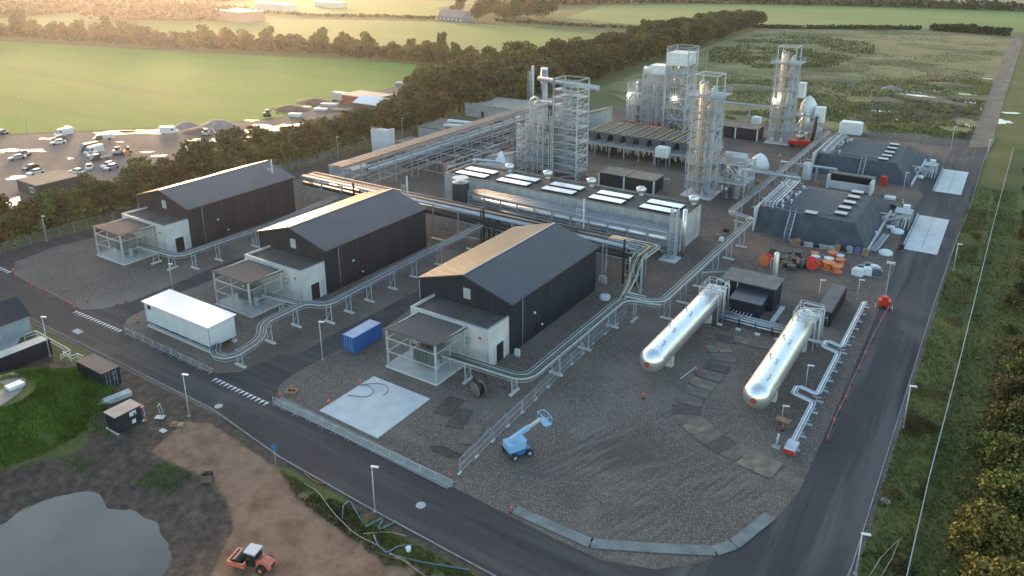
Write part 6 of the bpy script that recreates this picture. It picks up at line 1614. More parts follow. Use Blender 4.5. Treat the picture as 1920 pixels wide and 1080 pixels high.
# rusty steel plates
cen = [(1330,628),(1362,636),(1398,640),(1425,648),(1347,655),(1356,672),(1344,690),(1331,705),(1317,720),(1304,735),(1292,752),(1287,770),(1292,786),(1309,802),(1328,818),(1352,834),(1378,848),(1408,864),(1440,878),(1350,610)]
P2 = {}
def plate(k, loc, rz, label, grp, sc=(1,1,1)):
    if k not in P2:
        t = thing('steel_plate', label, 'steel plate', loc, rz, grp); MB().box(-2.2,2.2,-1.12,1.12,0,.05).build('plate', (rust, rust2, mat('dark_steel_plate', (.075,.056,.047), .75, .1, var=.35, vscale=1.1))[k], t); t.scale = sc; P2[k] = t
    else: dup(P2[k], loc, rz, label, grp, sc)
random.seed(14)
for i, (px, py) in enumerate(cen):
    x, y = G(px, py)
    if 4 <= i < 19: x2, y2 = G(*cen[min(i+1, 18)]); x1, y1 = G(*cen[i-1 if i > 4 else 4]); rz = math.atan2(y2-y1, x2-x1)+R(90)+rnd(-.08,.08)
    else: rz = rnd(-.3,.3)
    lb = 'rusty steel ground plate in the curved track between the two silver tanks' if i >= 4 else 'rusty steel ground plate beside the pipes joining the silver tanks'; gr = 'rusty plates of the curved track' if i >= 4 else 'rusty plates by the tank pipes'
    plate((0,2,1,0,1,0,2,0,1,0,0,2,0,1,0,2,0,1,1,2)[i], (x, y, .05+.012*(i%4)), rz, lb, gr, (.8,.95,1))
for i, (px, py, l) in enumerate(((842,762,'dark rusty plate below the nearest shelter, upper one'),(862,785,'dark rusty plate below the nearest shelter, middle one'),(884,815,'dark rusty plate nearest the fence panels'))):
    plate((2,2,0)[i], (*G(px,py),.05+.012*i), R(100+i*8), l, 'dark rusty plates below the nearest shelter', (.95,1.05,1))
struct(MB().poly([G(805,836),G(830,836),G(866,852),G(870,862),G(840,858),G(812,848)], .06), 'oil_stain_soil', mat('dark_stained_gravel', (.04,.034,.03), .8, var=.3, vscale=1.5), 'dark stained patch in the gravel')
# ---- cable drums
def make_drum(cm, fm, loc, label, upright=True, s=1.0, grp='cable drums in the laydown area'):
    t = thing('cable_drum', label, 'cable drum', loc, rnd(0,3), grp)
    MB().lathe(0,0,[(.55,.1),(.55,.95)],14).build('core', cm, t)
    for z in (0, .95): MB().lathe(0,0,[(.0,z),(.85,z),(.85,z+.1)],16).build('flange', fm, t)
    if not upright: t.rotation_euler = (R(90), 0, rnd(0,3)); t.location = (loc[0], loc[1], .85*s)
    t.scale = (s,)*3; return t
q = lambda x, y: G(1400+x*.1354, 440+y*.1354+2)
wd_ = mat('drum_dark_wood', (.09,.075,.06), .8, var=.3); tl = mat('teal_drum', (.04,.22,.24), .5); orn = mat('orange_drum', (.60,.17,.05), .6, var=.12); redd = mat('red_drum', (.60,.05,.03), .5); wht = white
first = None
for (x, y) in ((500,280),(585,275),(545,325),(625,330),(665,375),(515,365),(565,385),(480,335),(525,425),(600,425),(612,478),(450,310)):
    l = 'dark wooden cable drum in the black heap behind the slim silver cylinder'
    if first: dup(first, (*q(x,y),0), rnd(0,3), l, 'dark cable drums in a heap', rnd(.8,1.05))
    else: first = make_drum(cable_b, wd_, (*q(x,y),0), l, grp='dark cable drums in a heap')
make_drum(cable_b, wd_, (*q(700,290),0), 'lone dark cable drum standing right behind the black heap', s=1.2)
make_drum(tl, wd_, (*q(720,450),0), 'teal cable drum on its side leaning right of the black heap', False, 1.15)
make_drum(tl, orn, (*q(235,400),0), 'teal and orange drum, the leftmost in the laydown area', False, 1.1)
make_drum(tl, redd, (*q(300,360),0), 'teal and red drum, second leftmost in the laydown area', False, 1.0)
make_drum(mat('blue_grey_drum', (.12,.2,.32), .5), wd_, (*q(360,290),0), 'blue-grey drum behind the left end of the laydown area', False, 1.0)
make_drum(redd, redd, (*q(890,440),0), 'bright red drum in the middle of the laydown area', False, 1.35)
make_drum(orn, orn, (*q(940,300),0), 'orange drum standing behind the bright red one')
make_drum(mat('green_drum', (.12,.3,.1), .5), wht, (*q(950,350),0), 'drum with green and white faces behind the bright red one')
make_drum(orn, rust, (*q(1040,410),0), 'brownish orange drum right of the bright red one', s=1.1)
make_drum(orn, orn, (*q(1130,460),0), 'largest orange drum in the laydown area', s=1.35); make_drum(orn, wht, (*q(1130,385),0), 'pale-topped orange drum behind the largest orange one', s=1.1)
make_drum(orn, orn, (*q(1185,310),0), 'backmost orange drum beside the mound', s=1.2); make_drum(orn, orn, (*q(1240,500),0), 'frontmost orange drum in the laydown area', s=1.25)
make_drum(mat('grey_drum', (.3,.33,.36), .5), wht, (*q(1280,335),0), 'grey-white drum right of the backmost orange one'); make_drum(orn, orn, (*q(1290,395),0), 'rightmost orange drum in the laydown area', s=1.05)
make_drum(rust, rust, (*q(1050,340),0), 'rust-brown drum between red and orange ones')
x, y = G(900,722); make_drum(rust, wd_, (x,y,0), 'large dark reel standing under the cable bridge by the nearest hall', False, 1.25); x, y = G(890,745); make_drum(steel_d, mat('dull_grey_wood', (.13,.12,.11), .8), (x,y,0), 'large dark reel with a greyish face in front of the other reel', False, 1.25)
# wrapped pallets
def pallet(px, py, col, w_, d_, h_, label, grp, nm='wrapped_pallet', cat='pallet'):
    x, y = G(px, py); t = thing(nm, label, cat, (x, y), rnd(-.2,.2), grp)
    MB().box(-w_/2,w_/2,-d_/2,d_/2,0,.14).build('pallet_base', wood_g, t)
    MB().prism([(-w_*.46,-d_*.46),(w_*.46,-d_*.44),(w_*.44,d_*.46),(-w_*.45,d_*.44)],.143,.14+h_).prism([(-w_*.3,-d_*.3),(w_*.32,-d_*.28),(w_*.28,d_*.3),(-w_*.3,d_*.3)],.143+h_,.2+h_*1.2).build('load', col, t); return t
dark_wrap = mat('dark_sheeting', (.08,.10,.13), .4, var=.3, vscale=2)
for i, (x, y, l) in enumerate(((1530,550,'leftmost'),(1585,510,'second left'),(1655,540,'middle front'),(1680,480,'middle back'),(1760,510,'second right'),(1800,560,'rightmost'))):
    pallet(1400+x*.1354, 442+y*.1354, (wrap, dark_wrap)[i%2], 2.0, 1.4, 1.1, l+' wrapped pallet in the cluster near the red light mast', 'wrapped pallets near the light mast')
cols = [wood, wood, steel_d, galv, conc, steel_d, galv, mat('cream_box', (.36,.29,.2), .8), conc, wood, steel_d, galv, mat('violet_tarp', (.10,.11,.26), .6), wood]
for i, x in enumerate((640,700,760,815,880,960,1022,1095,1182,1250,1345,1415,1530,1635)):
    y = 118+(x-640)*.15; pallet(1400+x*.1354, 442+y*.1354, cols[i], rnd(1.0,1.5), 1.0, rnd(.4,1.0), ('timber','dark','grey','pale')[i%4]+' crate or pallet in the row along the front foot of the nearer mound', 'crates along the foot of the nearer mound', 'stacked_crate', 'crate')
for i, (px, py) in enumerate(((1345,445),(1362,436),(1352,452),(1397,330),(1440,335),(1475,350),(1445,345),(1500,352),(1530,350),(1130,530),(1290,600),(1010,455),(650,400),(940,300),(1330,300),(1420,345),(1310,315),(1250,345),(1690,470),(1672,392),(1684,399),(1640,440))):
    pallet(px, py, random.choice((galv_l, wrap, wood, steel_d, galv)), rnd(.8,1.8), rnd(.7,1.3), rnd(.4,1.1), 'small load of building material lying about on the plant ground', 'loose loads on the plant ground', 'material_load', 'load')
# white concrete weight discs and blocks
for px, py, l in ((1134,560,'round white concrete weight of the thin mast right of the nearest hall'),):
    t = thing('thin_mast', 'thin tall mast on a round white weight right of the nearest hall', 'mast', (*G(px,py),0)); MB().lathe(0,0,[(.95,0),(.95,.6),(.6,.7)],18).build('weight', white, t); MB().tube([(0,0,.6),(0,0,10.8)],[.06,.03],5).build('pole', galv_l, t)
for i, (px, py, ty, l) in enumerate(((1119,470,395,'tall pale mast behind the nearest hall'),(801,420,328,'tall pale mast behind the middle hall'),(556,385,288,'tall pale mast behind the leftmost hall'),(1317,360,262,'thin mast between the tall frame tower and the column tower'))):
    x, y = G(px, py); y -= 6 if i < 3 else 0; t = thing('pale_mast', l, 'mast', (x, y), 0, 'tall pale masts'); MB().tube([(0,0,0),(0,0,12.5 if i < 3 else 10)], .17, 8).build('pole', galv_l, t); MB().box(-.3,.3,-.3,.3,0,.3).build('base', conc_l, t)
    if i < 3:
        b = MB()
        for xx in (-1.6,-.9): b.beam((xx,0,0),(xx,0,10.5),.1)
        for k in range(12): b.beam((-1.6,0,.6+k*.85),(-.9,0,.6+k*.85),.06)
        b.beam((-1.6,0,10.3),(-.3,0,10.3),.08); b.build('ladder', galv_l, t)
# ---- people
def person_at(px, py, label, z=0, lean=0):
    x, y = G(px, py, z); me = bpy.data.meshes.new('person'); o = bpy.data.objects.new('person', me); C.objects.link(o)
    V = [(0,0,.95),(0,0,1.2),(0,0,1.42),(0,0,1.55),(0,.02,1.68),(.2,0,1.42),(.28,.05,1.15),(.27,.2,.95),(-.2,0,1.42),(-.27,.03,1.15),(-.28,.08,.9),(.1,0,.9),(.12,.03,.5),(.12,0,.06),(-.1,0,.9),(-.13,-.05,.5),(-.13,-.1,.06),(.12,.14,.04),(-.13,.05,.04)]
    E = [(0,1),(1,2),(2,3),(3,4),(2,5),(5,6),(6,7),(2,8),(8,9),(9,10),(0,11),(11,12),(12,13),(0,14),(14,15),(15,16),(13,17),(16,18)]
    me.from_pydata(V, E, []); me.materials.append(yell); me.materials.append(navy); me.materials.append(skin)
    s = o.modifiers.new('skin', 'SKIN'); rad = [.16,.17,.16,.065,.11,.075,.06,.045,.075,.06,.045,.1,.075,.06,.1,.075,.06,.05,.05]
    for i, r in enumerate(rad): me.skin_vertices[0].data[i].radius = (r, r*.85)
    me.skin_vertices[0].data[0].use_root = True
    o.modifiers.new('sub', 'SUBSURF').levels = 1
    dg = bpy.context.evaluated_depsgraph_get(); m2 = bpy.data.meshes.new_from_object(o.evaluated_get(dg)); o.modifiers.clear(); o.data = m2
    for p in m2.polygons: p.material_index = 2 if p.center.z > 1.58 else (1 if p.center.z < .88 and abs(p.center.x) < .24 else 0)
    for p in m2.polygons: p.use_smooth = True
    o.location = (x, y, z); o.rotation_euler = (0,0,rnd(0,6)); tag(o, label, 'person')
    MB().lathe(0,.02,[(.135,1.72),(.125,1.79),(.07,1.84)],10).build('helmet', white, o); return o
person_at(1398,420,'person in a yellow hi-vis jacket standing between the column tower and the mounds')
person_at(1692,388,'person in a yellow hi-vis jacket beside the loading skid')
person_at(994,304,'person in hi-vis on the ground under the wide process frame, left one')
person_at(1003,304,'person in hi-vis on the ground under the wide process frame, right one')
person_at(1462,300,'person in hi-vis walking near the red lift')
# ---- vehicles in the parking ground
def ring(b, x, y, z, r, w_):
    b.add([(x+r*math.cos(a), y+dy, z+r*math.sin(a)) for dy in (-w_,w_) for a in [2*math.pi*i/12 for i in range(12)]], [tuple(range(12))[::-1], tuple(range(12,24))]+[(i,(i+1)%12,12+(i+1)%12,12+i) for i in range(12)])
def extr(prof, w0, w1=None):
    """side profile (x,z) extruded across y with slightly narrower top"""
    b = MB(); zt = max(z for x, z in prof); zb = min(z for x, z in prof); n = len(prof)
    def half(z): return w0-(w0-(w1 or w0))*max(0,(z-zb)/(zt-zb))**2
    vs = [(x, s*half(z), z) for s in (-1,1) for x, z in prof]
    return b.add(vs, [tuple(range(n)), tuple(range(n,2*n))[::-1]]+[(i, n+i, n+(i+1)%n, (i+1)%n) for i in range(n)])
def vehicle(kind, nose, tail, pm, label):
    a = G(*nose); c = G(*tail); rz = math.atan2(a[1]-c[1], a[0]-c[0]); loc = ((a[0]+c[0])/2, (a[1]+c[1])/2)
    t = thing({'car':'parked_car','van':'parked_van','pickup':'pickup_truck','tipper':'tipper_truck'}[kind], label, {'car':'car','van':'van','pickup':'pickup','tipper':'truck'}[kind], loc, rz, 'vehicles on the parking ground')
    if kind == 'car':
        extr([(-2.15,.3),(2.15,.3),(2.2,.65),(1.95,.82),(1.05,.95),(-1.9,1.0),(-2.2,.8)],.88,.82).build('body', pm, t); extr([(1.1,.94),(.45,1.42),(-1.1,1.45),(-1.85,.98)],.78,.62).build('windows', glass_d, t); extr([(.42,1.42),(-1.1,1.45),(-1.15,1.5),(.35,1.48)],.64,.6).build('roof', pm, t); wx, L = 1.35, 0
    elif kind == 'van':
        extr([(-2.8,.35),(2.6,.35),(2.75,.8),(2.5,1.15),(1.75,2.0),(1.3,2.35),(-2.75,2.4),(-2.85,.8)],.98,.9).build('body', pm, t); extr([(2.42,1.25),(1.8,1.98),(1.78,1.3)],.93,.86).build('windscreen', glass_d, t); MB().box(.9,1.6,-.985,.985,1.25,1.85).build('side_window', glass_d, t); wx = 1.8
    else:
        extr([(.2,.4),(2.7,.4),(2.8,.9),(2.3,1.15),(1.7,1.95),(.3,2.0),(.2,1.0)],.95,.85).build('cab', pm, t); extr([(2.2,1.2),(1.72,1.85),(1.6,1.2)],.9,.84).build('windscreen', glass_d, t)
        bd = MB().box(-3.2,.1,-1.0,1.0,.7,.85); h = .75 if kind == 'tipper' else .2
        bd.box(-3.2,.1,-1.0,-.94,.853,.85+h).box(-3.2,.1,.94,1.0,.853,.85+h).box(-3.2,-3.12,-.93,.93,.853,.85+h); bd.build('load_bed', white if kind == 'tipper' else galv, t); wx = 1.9
    for x in (-wx, wx):
        for y in (-.82, .82): w_ = MB(); ring(w_, x, y, .34, .34, .12); w_.build('wheel', rubber, t)
    for y in (-.6, .6): xx = {'car':2.2,'van':2.74}.get(kind, 2.78); MB().box(xx-.04,xx+.03,y-.15,y+.15,.62,.78).build('headlight', white, t)
    return t
wp = mat('car_white', (.62,.64,.66), .3); bp_ = mat('car_black', (.02,.022,.028), .25); sp_ = mat('car_silver', (.34,.37,.40), .3, .5); gp_ = mat('car_grey', (.12,.13,.14), .3, .3); bd_ = mat('car_dark_blue', (.03,.05,.09), .25)
for a in (('car',(18,253),(-8,250),bd_,'dark car cut off at the left edge below the green field'),('van',(103,257),(137,251),wp,'white van nearest the green field in the left group'),('car',(140,246),(116,243),wp,'white and dark car behind the white van'),
  ('car',(97,264),(125,260),gp_,'dark car between the white van and the white small car'),('car',(96,272),(123,268),wp,'small white car in front of the left group'),('tipper',(170,266),(217,260),gp_,'dark tipper truck with a white load bed by the big puddle'),
  ('van',(336,250),(300,251),wp,'white van with an open side beside the soil heaps'),('van',(150,286),(184,279),gp_,'grey van at the back of the row of four'),('van',(161,292),(192,284),wp,'white van in the row of four'),('car',(165,297),(190,291),sp_,'silver car in the row of four'),
  ('pickup',(168,304),(208,296),bd_,'dark flatbed pickup at the front of the row of four'),('car',(168,325),(168,310),wp,'white car parked end-on beside the row of four'),('car',(189,318),(217,308),wp,'silver-white car nearest the tree belt, back one'),('car',(192,323),(226,312),sp_,'silver-white car nearest the tree belt, front one'),
  ('car',(15,302),(50,296),sp_,'silver car right of the left edge puddle'),('car',(58,293),(32,290),bd_,'dark car behind the silver car at the left'),('car',(39,323),(76,313),bp_,'black car beside the site cabin'),('car',(52,331),(82,323),wp,'white car partly behind the site cabin'),
  ('car',(132,324),(158,327),wp,'white car behind the right end of the site cabin'),('car',(0,385),(-18,378),wp,'white car at the left edge beyond the tree belt')):
    vehicle(*a)
def digger(px, py, label, m_, rz):
    t = thing('small_digger', label, 'digger', (*G(px,py),0), rz)
    MB().box(-1.3,1.3,-1,-.55,0,.6).build('track', rubber, t); MB().box(-1.3,1.3,.55,1,0,.6).build('track', rubber, t)
    MB().box(-1.3,1.0,-.9,.9,.65,1.5).build('body', m_, t); MB().box(-.5,.7,-.85,.1,1.5,2.5).build('cab', glass_d, t); MB().beam((.9,.3,1.3),(2.3,.3,2.9),.28,.4).beam((2.3,.3,2.9),(3.6,.3,1.2),.22,.3).build('boom', m_, t); MB().box(3.3,3.9,-.1,.7,.5,1.2).build('bucket', steel_d, t)
digger(238,291,'orange digger beside the parked row',orange_m,R(150)); digger(222,290,'pale grey digger beside the orange one',galv_l,R(40)); digger(501,218,'dark green machine at the far end of the parking ground',mat('machine_green',(.03,.14,.06),.5),R(60)); digger(388,255,'small pale machine by the bright puddles',galv_l,R(10))
def heap(px, py, r, h, label, m_):
    r *= .68; h *= .6; b = MB(); N = 14; cx, cy = G(px, py); vs = [(cx,cy,h)]
    for k in (1,2,3):
        for i in range(N): a = 6.283*i/N; q_ = r*k/3*(1+.25*noise.noise(Vector((px+math.cos(a),py+math.sin(a),k)))); vs.append((cx+q_*math.cos(a)*1.4,cy+q_*math.sin(a),h*(1-(k/3)**1.4)))
    fs = [(0,1+i,1+(i+1)%N) for i in range(N)]
    for k in (0,1): fs += [(1+k*N+i,1+(k+1)*N+i,1+(k+1)*N+(i+1)%N,1+k*N+(i+1)%N) for i in range(N)]
    b.add(vs, fs, True); struct(b, 'soil_heap', m_, label)
so1 = mat('heap_soil', (.14,.09,.065), .9, var=.3, vscale=.6); so3 = mat('grassy_bank', (.075,.085,.03), .9, var=.5, vscale=.4, col2=(.14,.13,.055)); so2 = mat('heap_gravel', (.24,.21,.19), .9, var=.25, vscale=.6)
for a in ((352,237,5,3,'grey gravel heap beyond the parking ground',so2),(375,247,8,2.5,'brown soil heap beside the white van',so1),(412,236,8,4,'larger grey heap right of the soil heap',so2),(545,205,9,3,'long earth heap by the field edge',so1),(590,192,9,3,'overgrown earth heap by the field edge',so1),(1672,168,5,3,'dark gravel heap beyond the back fence',MATS['heap_gravel']),(1780,160,12,1.8,'grassy earth bank on the waste ground',so3),(1405,165,14,2.2,'brown earth bank behind the towers',so3),(1560,150,16,2.5,'long grassy bank behind the towers',so3)): heap(*a)
# storage clutter
for i, (px, py, w_, d_, h_, m_, l) in enumerate(((800,154,8,3,3,white,'white box trailer in the far storage yard, left one'),(838,146,9,3,3,mat('lilac_grey',(.45,.4,.42),.6),'lilac-grey box in the far storage yard'),(862,142,5,3,2.6,white,'small white box at the far end of the storage yard'),(812,160,4,3,2.4,galv_l,'grey box beside the white trailer in the storage yard'),(765,164,7,2.5,1.5,white,'low white stack in the storage yard'),(740,160,8,4,1.2,galv,'flat grey pile left in the storage yard'),(845,176,9,5,1.6,white,'white sheeted pile near the tree belt'),(872,181,12,5,1.4,galv_l,'pale flat stacks next to the tree belt'),(790,163,4,2,1.2,steel_d,'dark pile in the storage yard'),(600,200,7,3,1.2,galv_l,'pale pile left of the grey box body'),(588,208,5,2,1,white,'white pile by the earth heap'),(620,208,8,2,.8,wood_g,'timber pile below the grey box body'),(655,225,6,2,1,wood_g,'timber pile in front of the white-roofed shed'),(540,220,5,2,1.4,white,'small white container between machines and heap'))):
    t = thing('storage_stack', l, 'stack', (*G(px,py),0), R(20)); MB().prism([(0,0),(w_,0),(w_,d_),(0,d_*.9)],.2,h_).build('load', m_, t); MB().box(.2,.6,.1,d_-.2,0,.197).build('bearer', wood_g, t); MB().box(w_-.8,w_-.4,.1,d_-.2,0,.197).build('bearer', wood_g, t)
# ---- fences
def long_fence(P, h, label, name='wire_fence', post_step=3, m_=None, mesh=True, rail=.03, wires=6):
    t = thing(name, label, 'fence', (0,0,0)); m_ = m_ or galv; k = 0
    V = [Vector((x,y,0)) for x,y in P]; pb = []
    for a, c in zip(V, V[1:]):
        n = max(1, round((c-a).length/post_step))
        for i in range(n):
            if len(pb) < 95: pb.append(a+(c-a)*i/n)
    p0 = MB().box(-.035,.035,-.035,.035,0,h+.05).build('post', m_, t); p0.location = pb[0]
    for p in pb[1:]: q_ = p0.copy(); C.objects.link(q_); q_.parent = t; q_.location = p
    b = MB()
    for a, c in zip(V, V[1:]):
        for i in range(wires): z = .1+(h-.15)*i/(wires-1); b.beam(a+Vector((0,0,z)), c+Vector((0,0,z)), rail if i == wires-1 else .018)
        if mesh:
            n = int((c-a).length/.3)
            for i in range(n): p = a+(c-a)*i/n; b.beam(p+Vector((0,0,.1)), p+Vector((0,0,h)), .012)
    b.build('mesh', m_, t); return t
long_fence([(-163.6,60),(-163.4,110),(-163.2,170),(-162.5,215)], 2.2, 'grey mesh fence between tree belt and perimeter road')
long_fence([(-162.5,262),(-110,264),(-60,266),(-15,268)], 2.2, 'thin mesh fence along the back of the plant', mesh=False, m_=galv)
long_fence([(-1.0,58),(-.9,87),(-.3,118),(.7,190),(2.2,270)], .75, 'low pale fence running straight up the right verge', 'low_fence', 3.0, mat('pale_fence_sheet', (.46,.50,.50), .6), False, .05, 3)
b = MB(); V = [Vector((-1.0,58,.45)),Vector((-.9,87,.45)),Vector((-.3,118,.45)),Vector((.7,190,.45)),Vector((2.2,270,.45))]
for a, c in zip(V, V[1:]): b.beam(a+Vector((.05,0,0)), c+Vector((.05,0,0)), .03, .5)
lf = [o for o in C.objects if o.name.startswith('low_fence')][0]; b.build('sheet', MATS['pale_fence_sheet'], lf)
t = thing('rail_fence', 'white rail fence beside the long black container', 'fence', (0,0,0)); b = MB()
for P_ in ([(45,628),(67,620),(90,633)],[(92,634),(131,656),(113,666)],[(118,658),(131,667)],[(132,668),(145,663),(156,668)]):
    Q = [Vector((*G(x,y,1.0),1.0)) for x,y in P_]
    for a, c in zip(Q, Q[1:]): b.beam(a, c, .09); b.beam(a-Vector((0,0,.5)), c-Vector((0,0,.5)), .06)
    for a in Q: b.beam(a, a-Vector((0,0,1)), .08)
b.build('rail', white, t)
# ---- foreground left things
def tilted(px, py, rz): return (*G(px, py), 0), rz
t = thing('road_roller', 'orange road roller with a grey-roofed cab on the dirt track', 'road roller', (*G(478,1068),0), heading((520,1062),(445,1042)))
ring_b = MB(); ring_b.add([(2.3+.75*math.cos(a), dy, .75+.75*math.sin(a)) for dy in (-1.05,1.05) for a in [2*math.pi*i/20 for i in range(20)]], [tuple(range(20))[::-1], tuple(range(20,40))]+[(i,(i+1)%20,20+(i+1)%20,20+i) for i in range(20)]); ring_b.build('drum', steel_d, t)
f = MB().box(1.0,3.2,-1.35,-1.12,.5,1.15).box(1.0,3.2,1.12,1.35,.5,1.15).box(3.2,3.5,-1.35,1.35,.5,1.15).box(.75,1.0,-1.35,1.35,.5,1.2); f.build('drum_frame', mat('roller_orange', (.58,.16,.10), .45, var=.1, vscale=2), t)
MB().box(-.6,.8,-.8,.8,.7,1.35).build('chassis', steel_d, t)
MB().prism([(-.75,-.8),(.75,-.7),(.75,.7),(-.75,.8)],1.353,2.7).build('cab_glass', glass_d, t)
for x, y in ((-.76,-.8),(.76,-.72),(.76,.72),(-.76,.8)): MB().beam((x,y,1.3),(x*.95,y*.95,2.8),.09).build('cab_pillar', steel_d, t)
MB().prism([(-.95,-.95),(.9,-.85),(.9,.85),(-.95,.95)],2.75,2.95).build('cab_roof', mat('roller_roof', (.42,.46,.52), .5), t)
hd = extr([(-3.0,.8),(-.7,.8),(-.75,1.75),(-1.3,1.95),(-2.4,1.75),(-3.0,1.3)],.75,.6); hd.build('engine_hood', mat('roller_orange', (.58,.16,.10), .45, var=.1, vscale=2), t); MB().box(-3.04,-3.0,-.4,.4,.9,1.35).build('grille', steel_d, t); MB().box(-1.5,-.95,-.45,.45,1.93,1.97).build('hood_vent', mat('vent_grey_red', (.18,.08,.07), .6), t)
t.scale = (.72,.72,.72); t.location = (*G(478,1062),0)
for y in (-.95, .95):
    w_ = MB(); ring(w_, -1.7, y, .72, .72, .24); wo_ = w_.build('wheel', rubber, t); r_ = MB(); ring(r_, -1.7, y+(.25 if y > 0 else -.25), .72, .3, .02); r_.build('rim', orange_m, wo_)
t = thing('digger_bucket', 'rusty brown digger bucket lying on the soil bank above the pond', 'bucket', (*G(389,899),hgt(*G(389,899))), R(40)); b = MB().box(-.6,.6,-.5,-.42,0,.9).box(-.6,.6,.42,.5,0,.9); b.add([(-.6,-.42,.0),(.6,-.42,.0),(.6,.42,.0),(-.6,.42,.0),(-.6,-.42,.9),(-.6,.42,.9)], [(0,1,2,3),(0,3,5,4)]).beam((.6,-.5,.5),(.6,.5,.5),.08).beam((-.5,0,.9),(-.1,0,1.3),.2); b.build('bucket_shell', rust, t); b = MB(); [b.beam((.6,-.4+k*.2,.02),(.85,-.4+k*.2,.0),.07) for k in range(5)]; b.build('tooth_row', steel_d, t)
t = thing('brick_pallet', 'pallet of reddish stones on the soil beside the lamp', 'pallet', (*G(332,797),0), R(30)); MB().box(-.9,.9,-.4,.4,0,.12).build('pallet_base', wood, t); MB().box(-.7,.1,-.3,.3,.123,.4).build('stones', mat('red_stones',(.3,.12,.06),.8), t); MB().box(.2,.8,-.3,.25,.123,.3).build('stones', wood_g, t)
t = thing('hand_trolley', 'small steel trolley stand on the bare soil right of the black cabin', 'trolley', (*G(300,783),0), R(30)); MB().box(-.6,.6,-.4,.4,.05,.12).build('base', galv_l, t); MB().beam((.4,-.3,.1),(.1,-.3,1.9),.06).beam((.4,.3,.1),(.1,.3,1.9),.06).beam((.1,-.3,1.9),(.1,.3,1.9),.1).build('upright', galv_l, t)
single(MB().box(-.5,.5,-.3,.3,0,.05), 'ground_cover', conc_l, 'small square concrete cover in the bare soil', 'cover', (*G(306,808),.02))
single(MB().box(-.6,.6,-2.2,2.2,.1,.7), 'grey_beam_block', conc, 'long grey concrete block behind the small black cabin', 'concrete block', (*G(214,752),0), R(-10))
t = thing('cabin_stand', 'thin steel stand with a red top at the right wall of the small black cabin', 'stand', (*G(266,790),0)); MB().beam((0,0,0),(0,0,2.1),.06).beam((.4,.3,0),(.4,.3,2.1),.06).build('frame', galv_l, t); MB().box(-.1,.5,-.1,.4,2.1,2.2).build('top', mat('dull_red',(.35,.12,.1),.6), t)
P = [G(x,y,3.55) for x,y in ((-30,715),(0,704),(25,698),(44,704),(49,716),(38,735),(0,762),(-40,775))]
t = thing('bunker_top', 'weathered concrete slab top of the grassy round mound', 'bunker', (0,0,0)); MB().prism(P, 2.6, 3.55).build('slab', mat('brown_concrete', (.25,.20,.17), .85, var=.25, vscale=.7), t); x,y = G(26,723,3.7); MB().box(x-.5,x+.8,y-.9,y+1.0,3.553,3.95).build('roof_light', white, t)
# road sign
x, y = G(518,876); t = thing('road_sign', 'blue road sign on a post at the dirt track mouth', 'road sign', (x, y), R(10)); MB().tube([(0,0,0),(0,0,3.1)],.045,6).build('post', galv, t); MB().prism([(.42*math.cos(a),.03*math.sin(a)*0+.0) for a in (0,1)]+[(0,.05)],2.4,2.41).build('bracket', galv, t)
b = MB(); n=18; b.add([(.42*math.cos(2*math.pi*i/n), dy, 2.75+.42*math.sin(2*math.pi*i/n)) for dy in (-.06,-.03) for i in range(n)], [tuple(range(n)), tuple(range(n,2*n))[::-1]]+[(i,n+i,n+(i+1)%n,(i+1)%n) for i in range(n)]); b.build('sign_plate', blue_d, t)
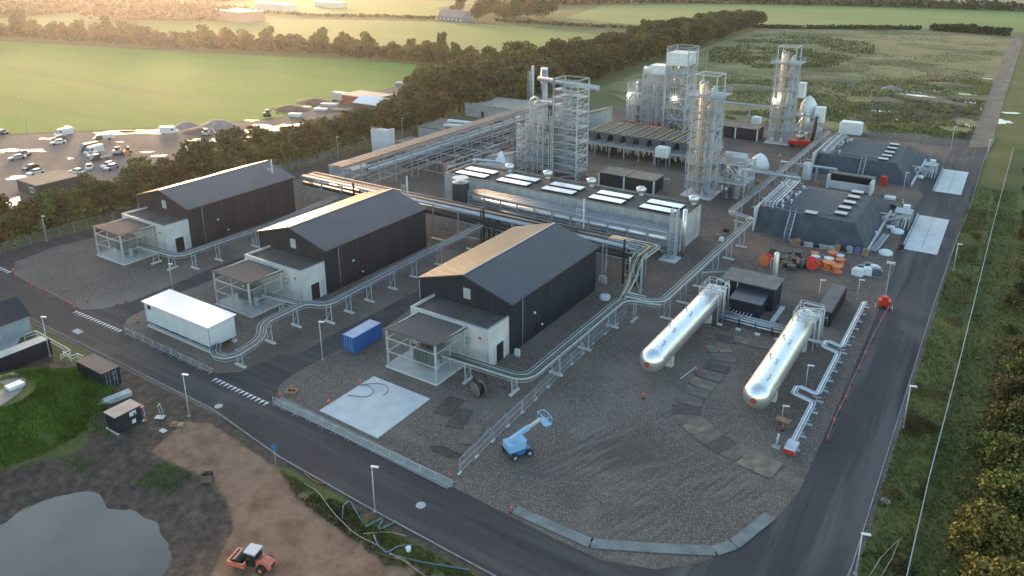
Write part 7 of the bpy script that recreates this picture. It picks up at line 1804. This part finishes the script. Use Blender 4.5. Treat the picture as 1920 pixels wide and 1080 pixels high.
# hoses on the verge
zc = lambda pts: [(420+x*.4075, 640+y*.4075) for x, y in pts]
hb_ = mat('blue_green_hose', (.05,.13,.17), .5); hw = mat('beige_hose', (.30,.25,.19), .7)
for pts, r, m_, l in (([(370,660),(430,690),(500,790),(600,890),(720,950),(850,1030),(960,1110)],.06,hw,'long beige hose down the weedy verge'),([(545,820),(548,760),(580,735),(610,790),(640,840)],.08,hb_,'looped dark hose on the verge, nearest the sign'),([(650,860),(740,812),(700,880),(785,838)],.1,hb_,'folded blue-green hose right below the lamp'),
    ([(690,895),(705,940),(750,985),(800,945),(875,942)],.1,hb_,'blue-green hose bundle in the middle of the weeds'),([(760,985),(900,1020),(1130,1057)],.1,hb_,'straight blue-green pipe at the lower end of the weeds'),([(370,610),(420,650),(470,660)],.06,mat('red_hose',(.3,.06,.05),.6),'short red hose beside the kerb'),
    ([(640,890),(760,880),(840,900)],.05,hw,'thin pale hose crossing the weeds'),([(780,1000),(830,1010),(860,1035)],.12,wood,'timber pole lying in the weeds')):
    P = [(*G(px,py),.12) for px,py in zc(pts)]; single(MB().tube(fillet(P, 1.2, 5), r*1.0, 6), 'hose' if 'timber' not in l else 'timber_pole', m_, l, 'hose' if 'timber' not in l else 'pole')
single(MB().lathe(0,0,[(.22,0),(.28,.5)],12), 'white_bucket', white, 'small white bucket among the hoses', 'bucket', (*G(766,1034),0))
# right verge
single(MB().lathe(0,0,[(.55,0),(.55,.08)],18), 'manhole_lid', conc_l, 'pale round manhole lid on the right verge', 'manhole', (*G(1660,940),.02))
for pts, l in (([(1628,1085),(1650,1050),(1685,1015)],'pale cut branch on the bottom right verge, left one'),([(1650,1085),(1672,1050),(1684,1020),(1692,1012)],'pale cut branch on the bottom right verge, right one')):
    single(MB().tube([(*G(*p),.1+.1*i) for i,p in enumerate(pts)],[.05,.04,.03,.02][:len(pts)],5), 'cut_branch', wood_g, l, 'branch')
# small bits: timber board by the pipeline end, cable feet, junction boxes
t = thing('timber_board', 'brown timber board on legs near the lower end of the pipeline', 'board', (*G(1467,800),0), R(-8)); MB().box(-.9,.9,-.5,.5,1.0,1.08).build('top', wood, t); [MB().beam((s,0,0),(s,0,1),.08).build('leg', wood, t) for s in (-.7,.7)]
t = thing('grey_standpipe', 'short silver standpipe on a foot plate near the lower end of the pipeline', 'standpipe', (*G(1455,838),0)); MB().tube([(0,0,0),(.1,.2,1.8)],.13,8).build('pipe', galv_l, t); MB().box(-.4,.5,-.4,.4,0,.08).build('foot', galv, t)
t = thing('junction_box', 'white junction box at the corner of the nearest hall', 'cabinet', (*G(970,672),0)); MB().box(-.4,.4,-.2,.2,.5,1.5).build('cabinet_body', white, t); MB().beam((-.3,0,0),(-.3,0,.5),.08).beam((.3,0,0),(.3,0,.5),.08).build('leg_pair', galv, t)
for k, (px, py) in enumerate(((1005,470),(840,450),(905,470))):
    single(MB().tube(fillet([(0,0,.5),(5,0,.5),(5,4,.5),(9,4,.8)],.8),.22,8), 'ground_pipe', galv_l, ('white ground pipe between the nearest and middle halls, right one','white ground pipe behind the middle hall','white ground pipe between the nearest and middle halls, left one')[k], 'pipe', (*G(px-30,py),0), 0)
haze()
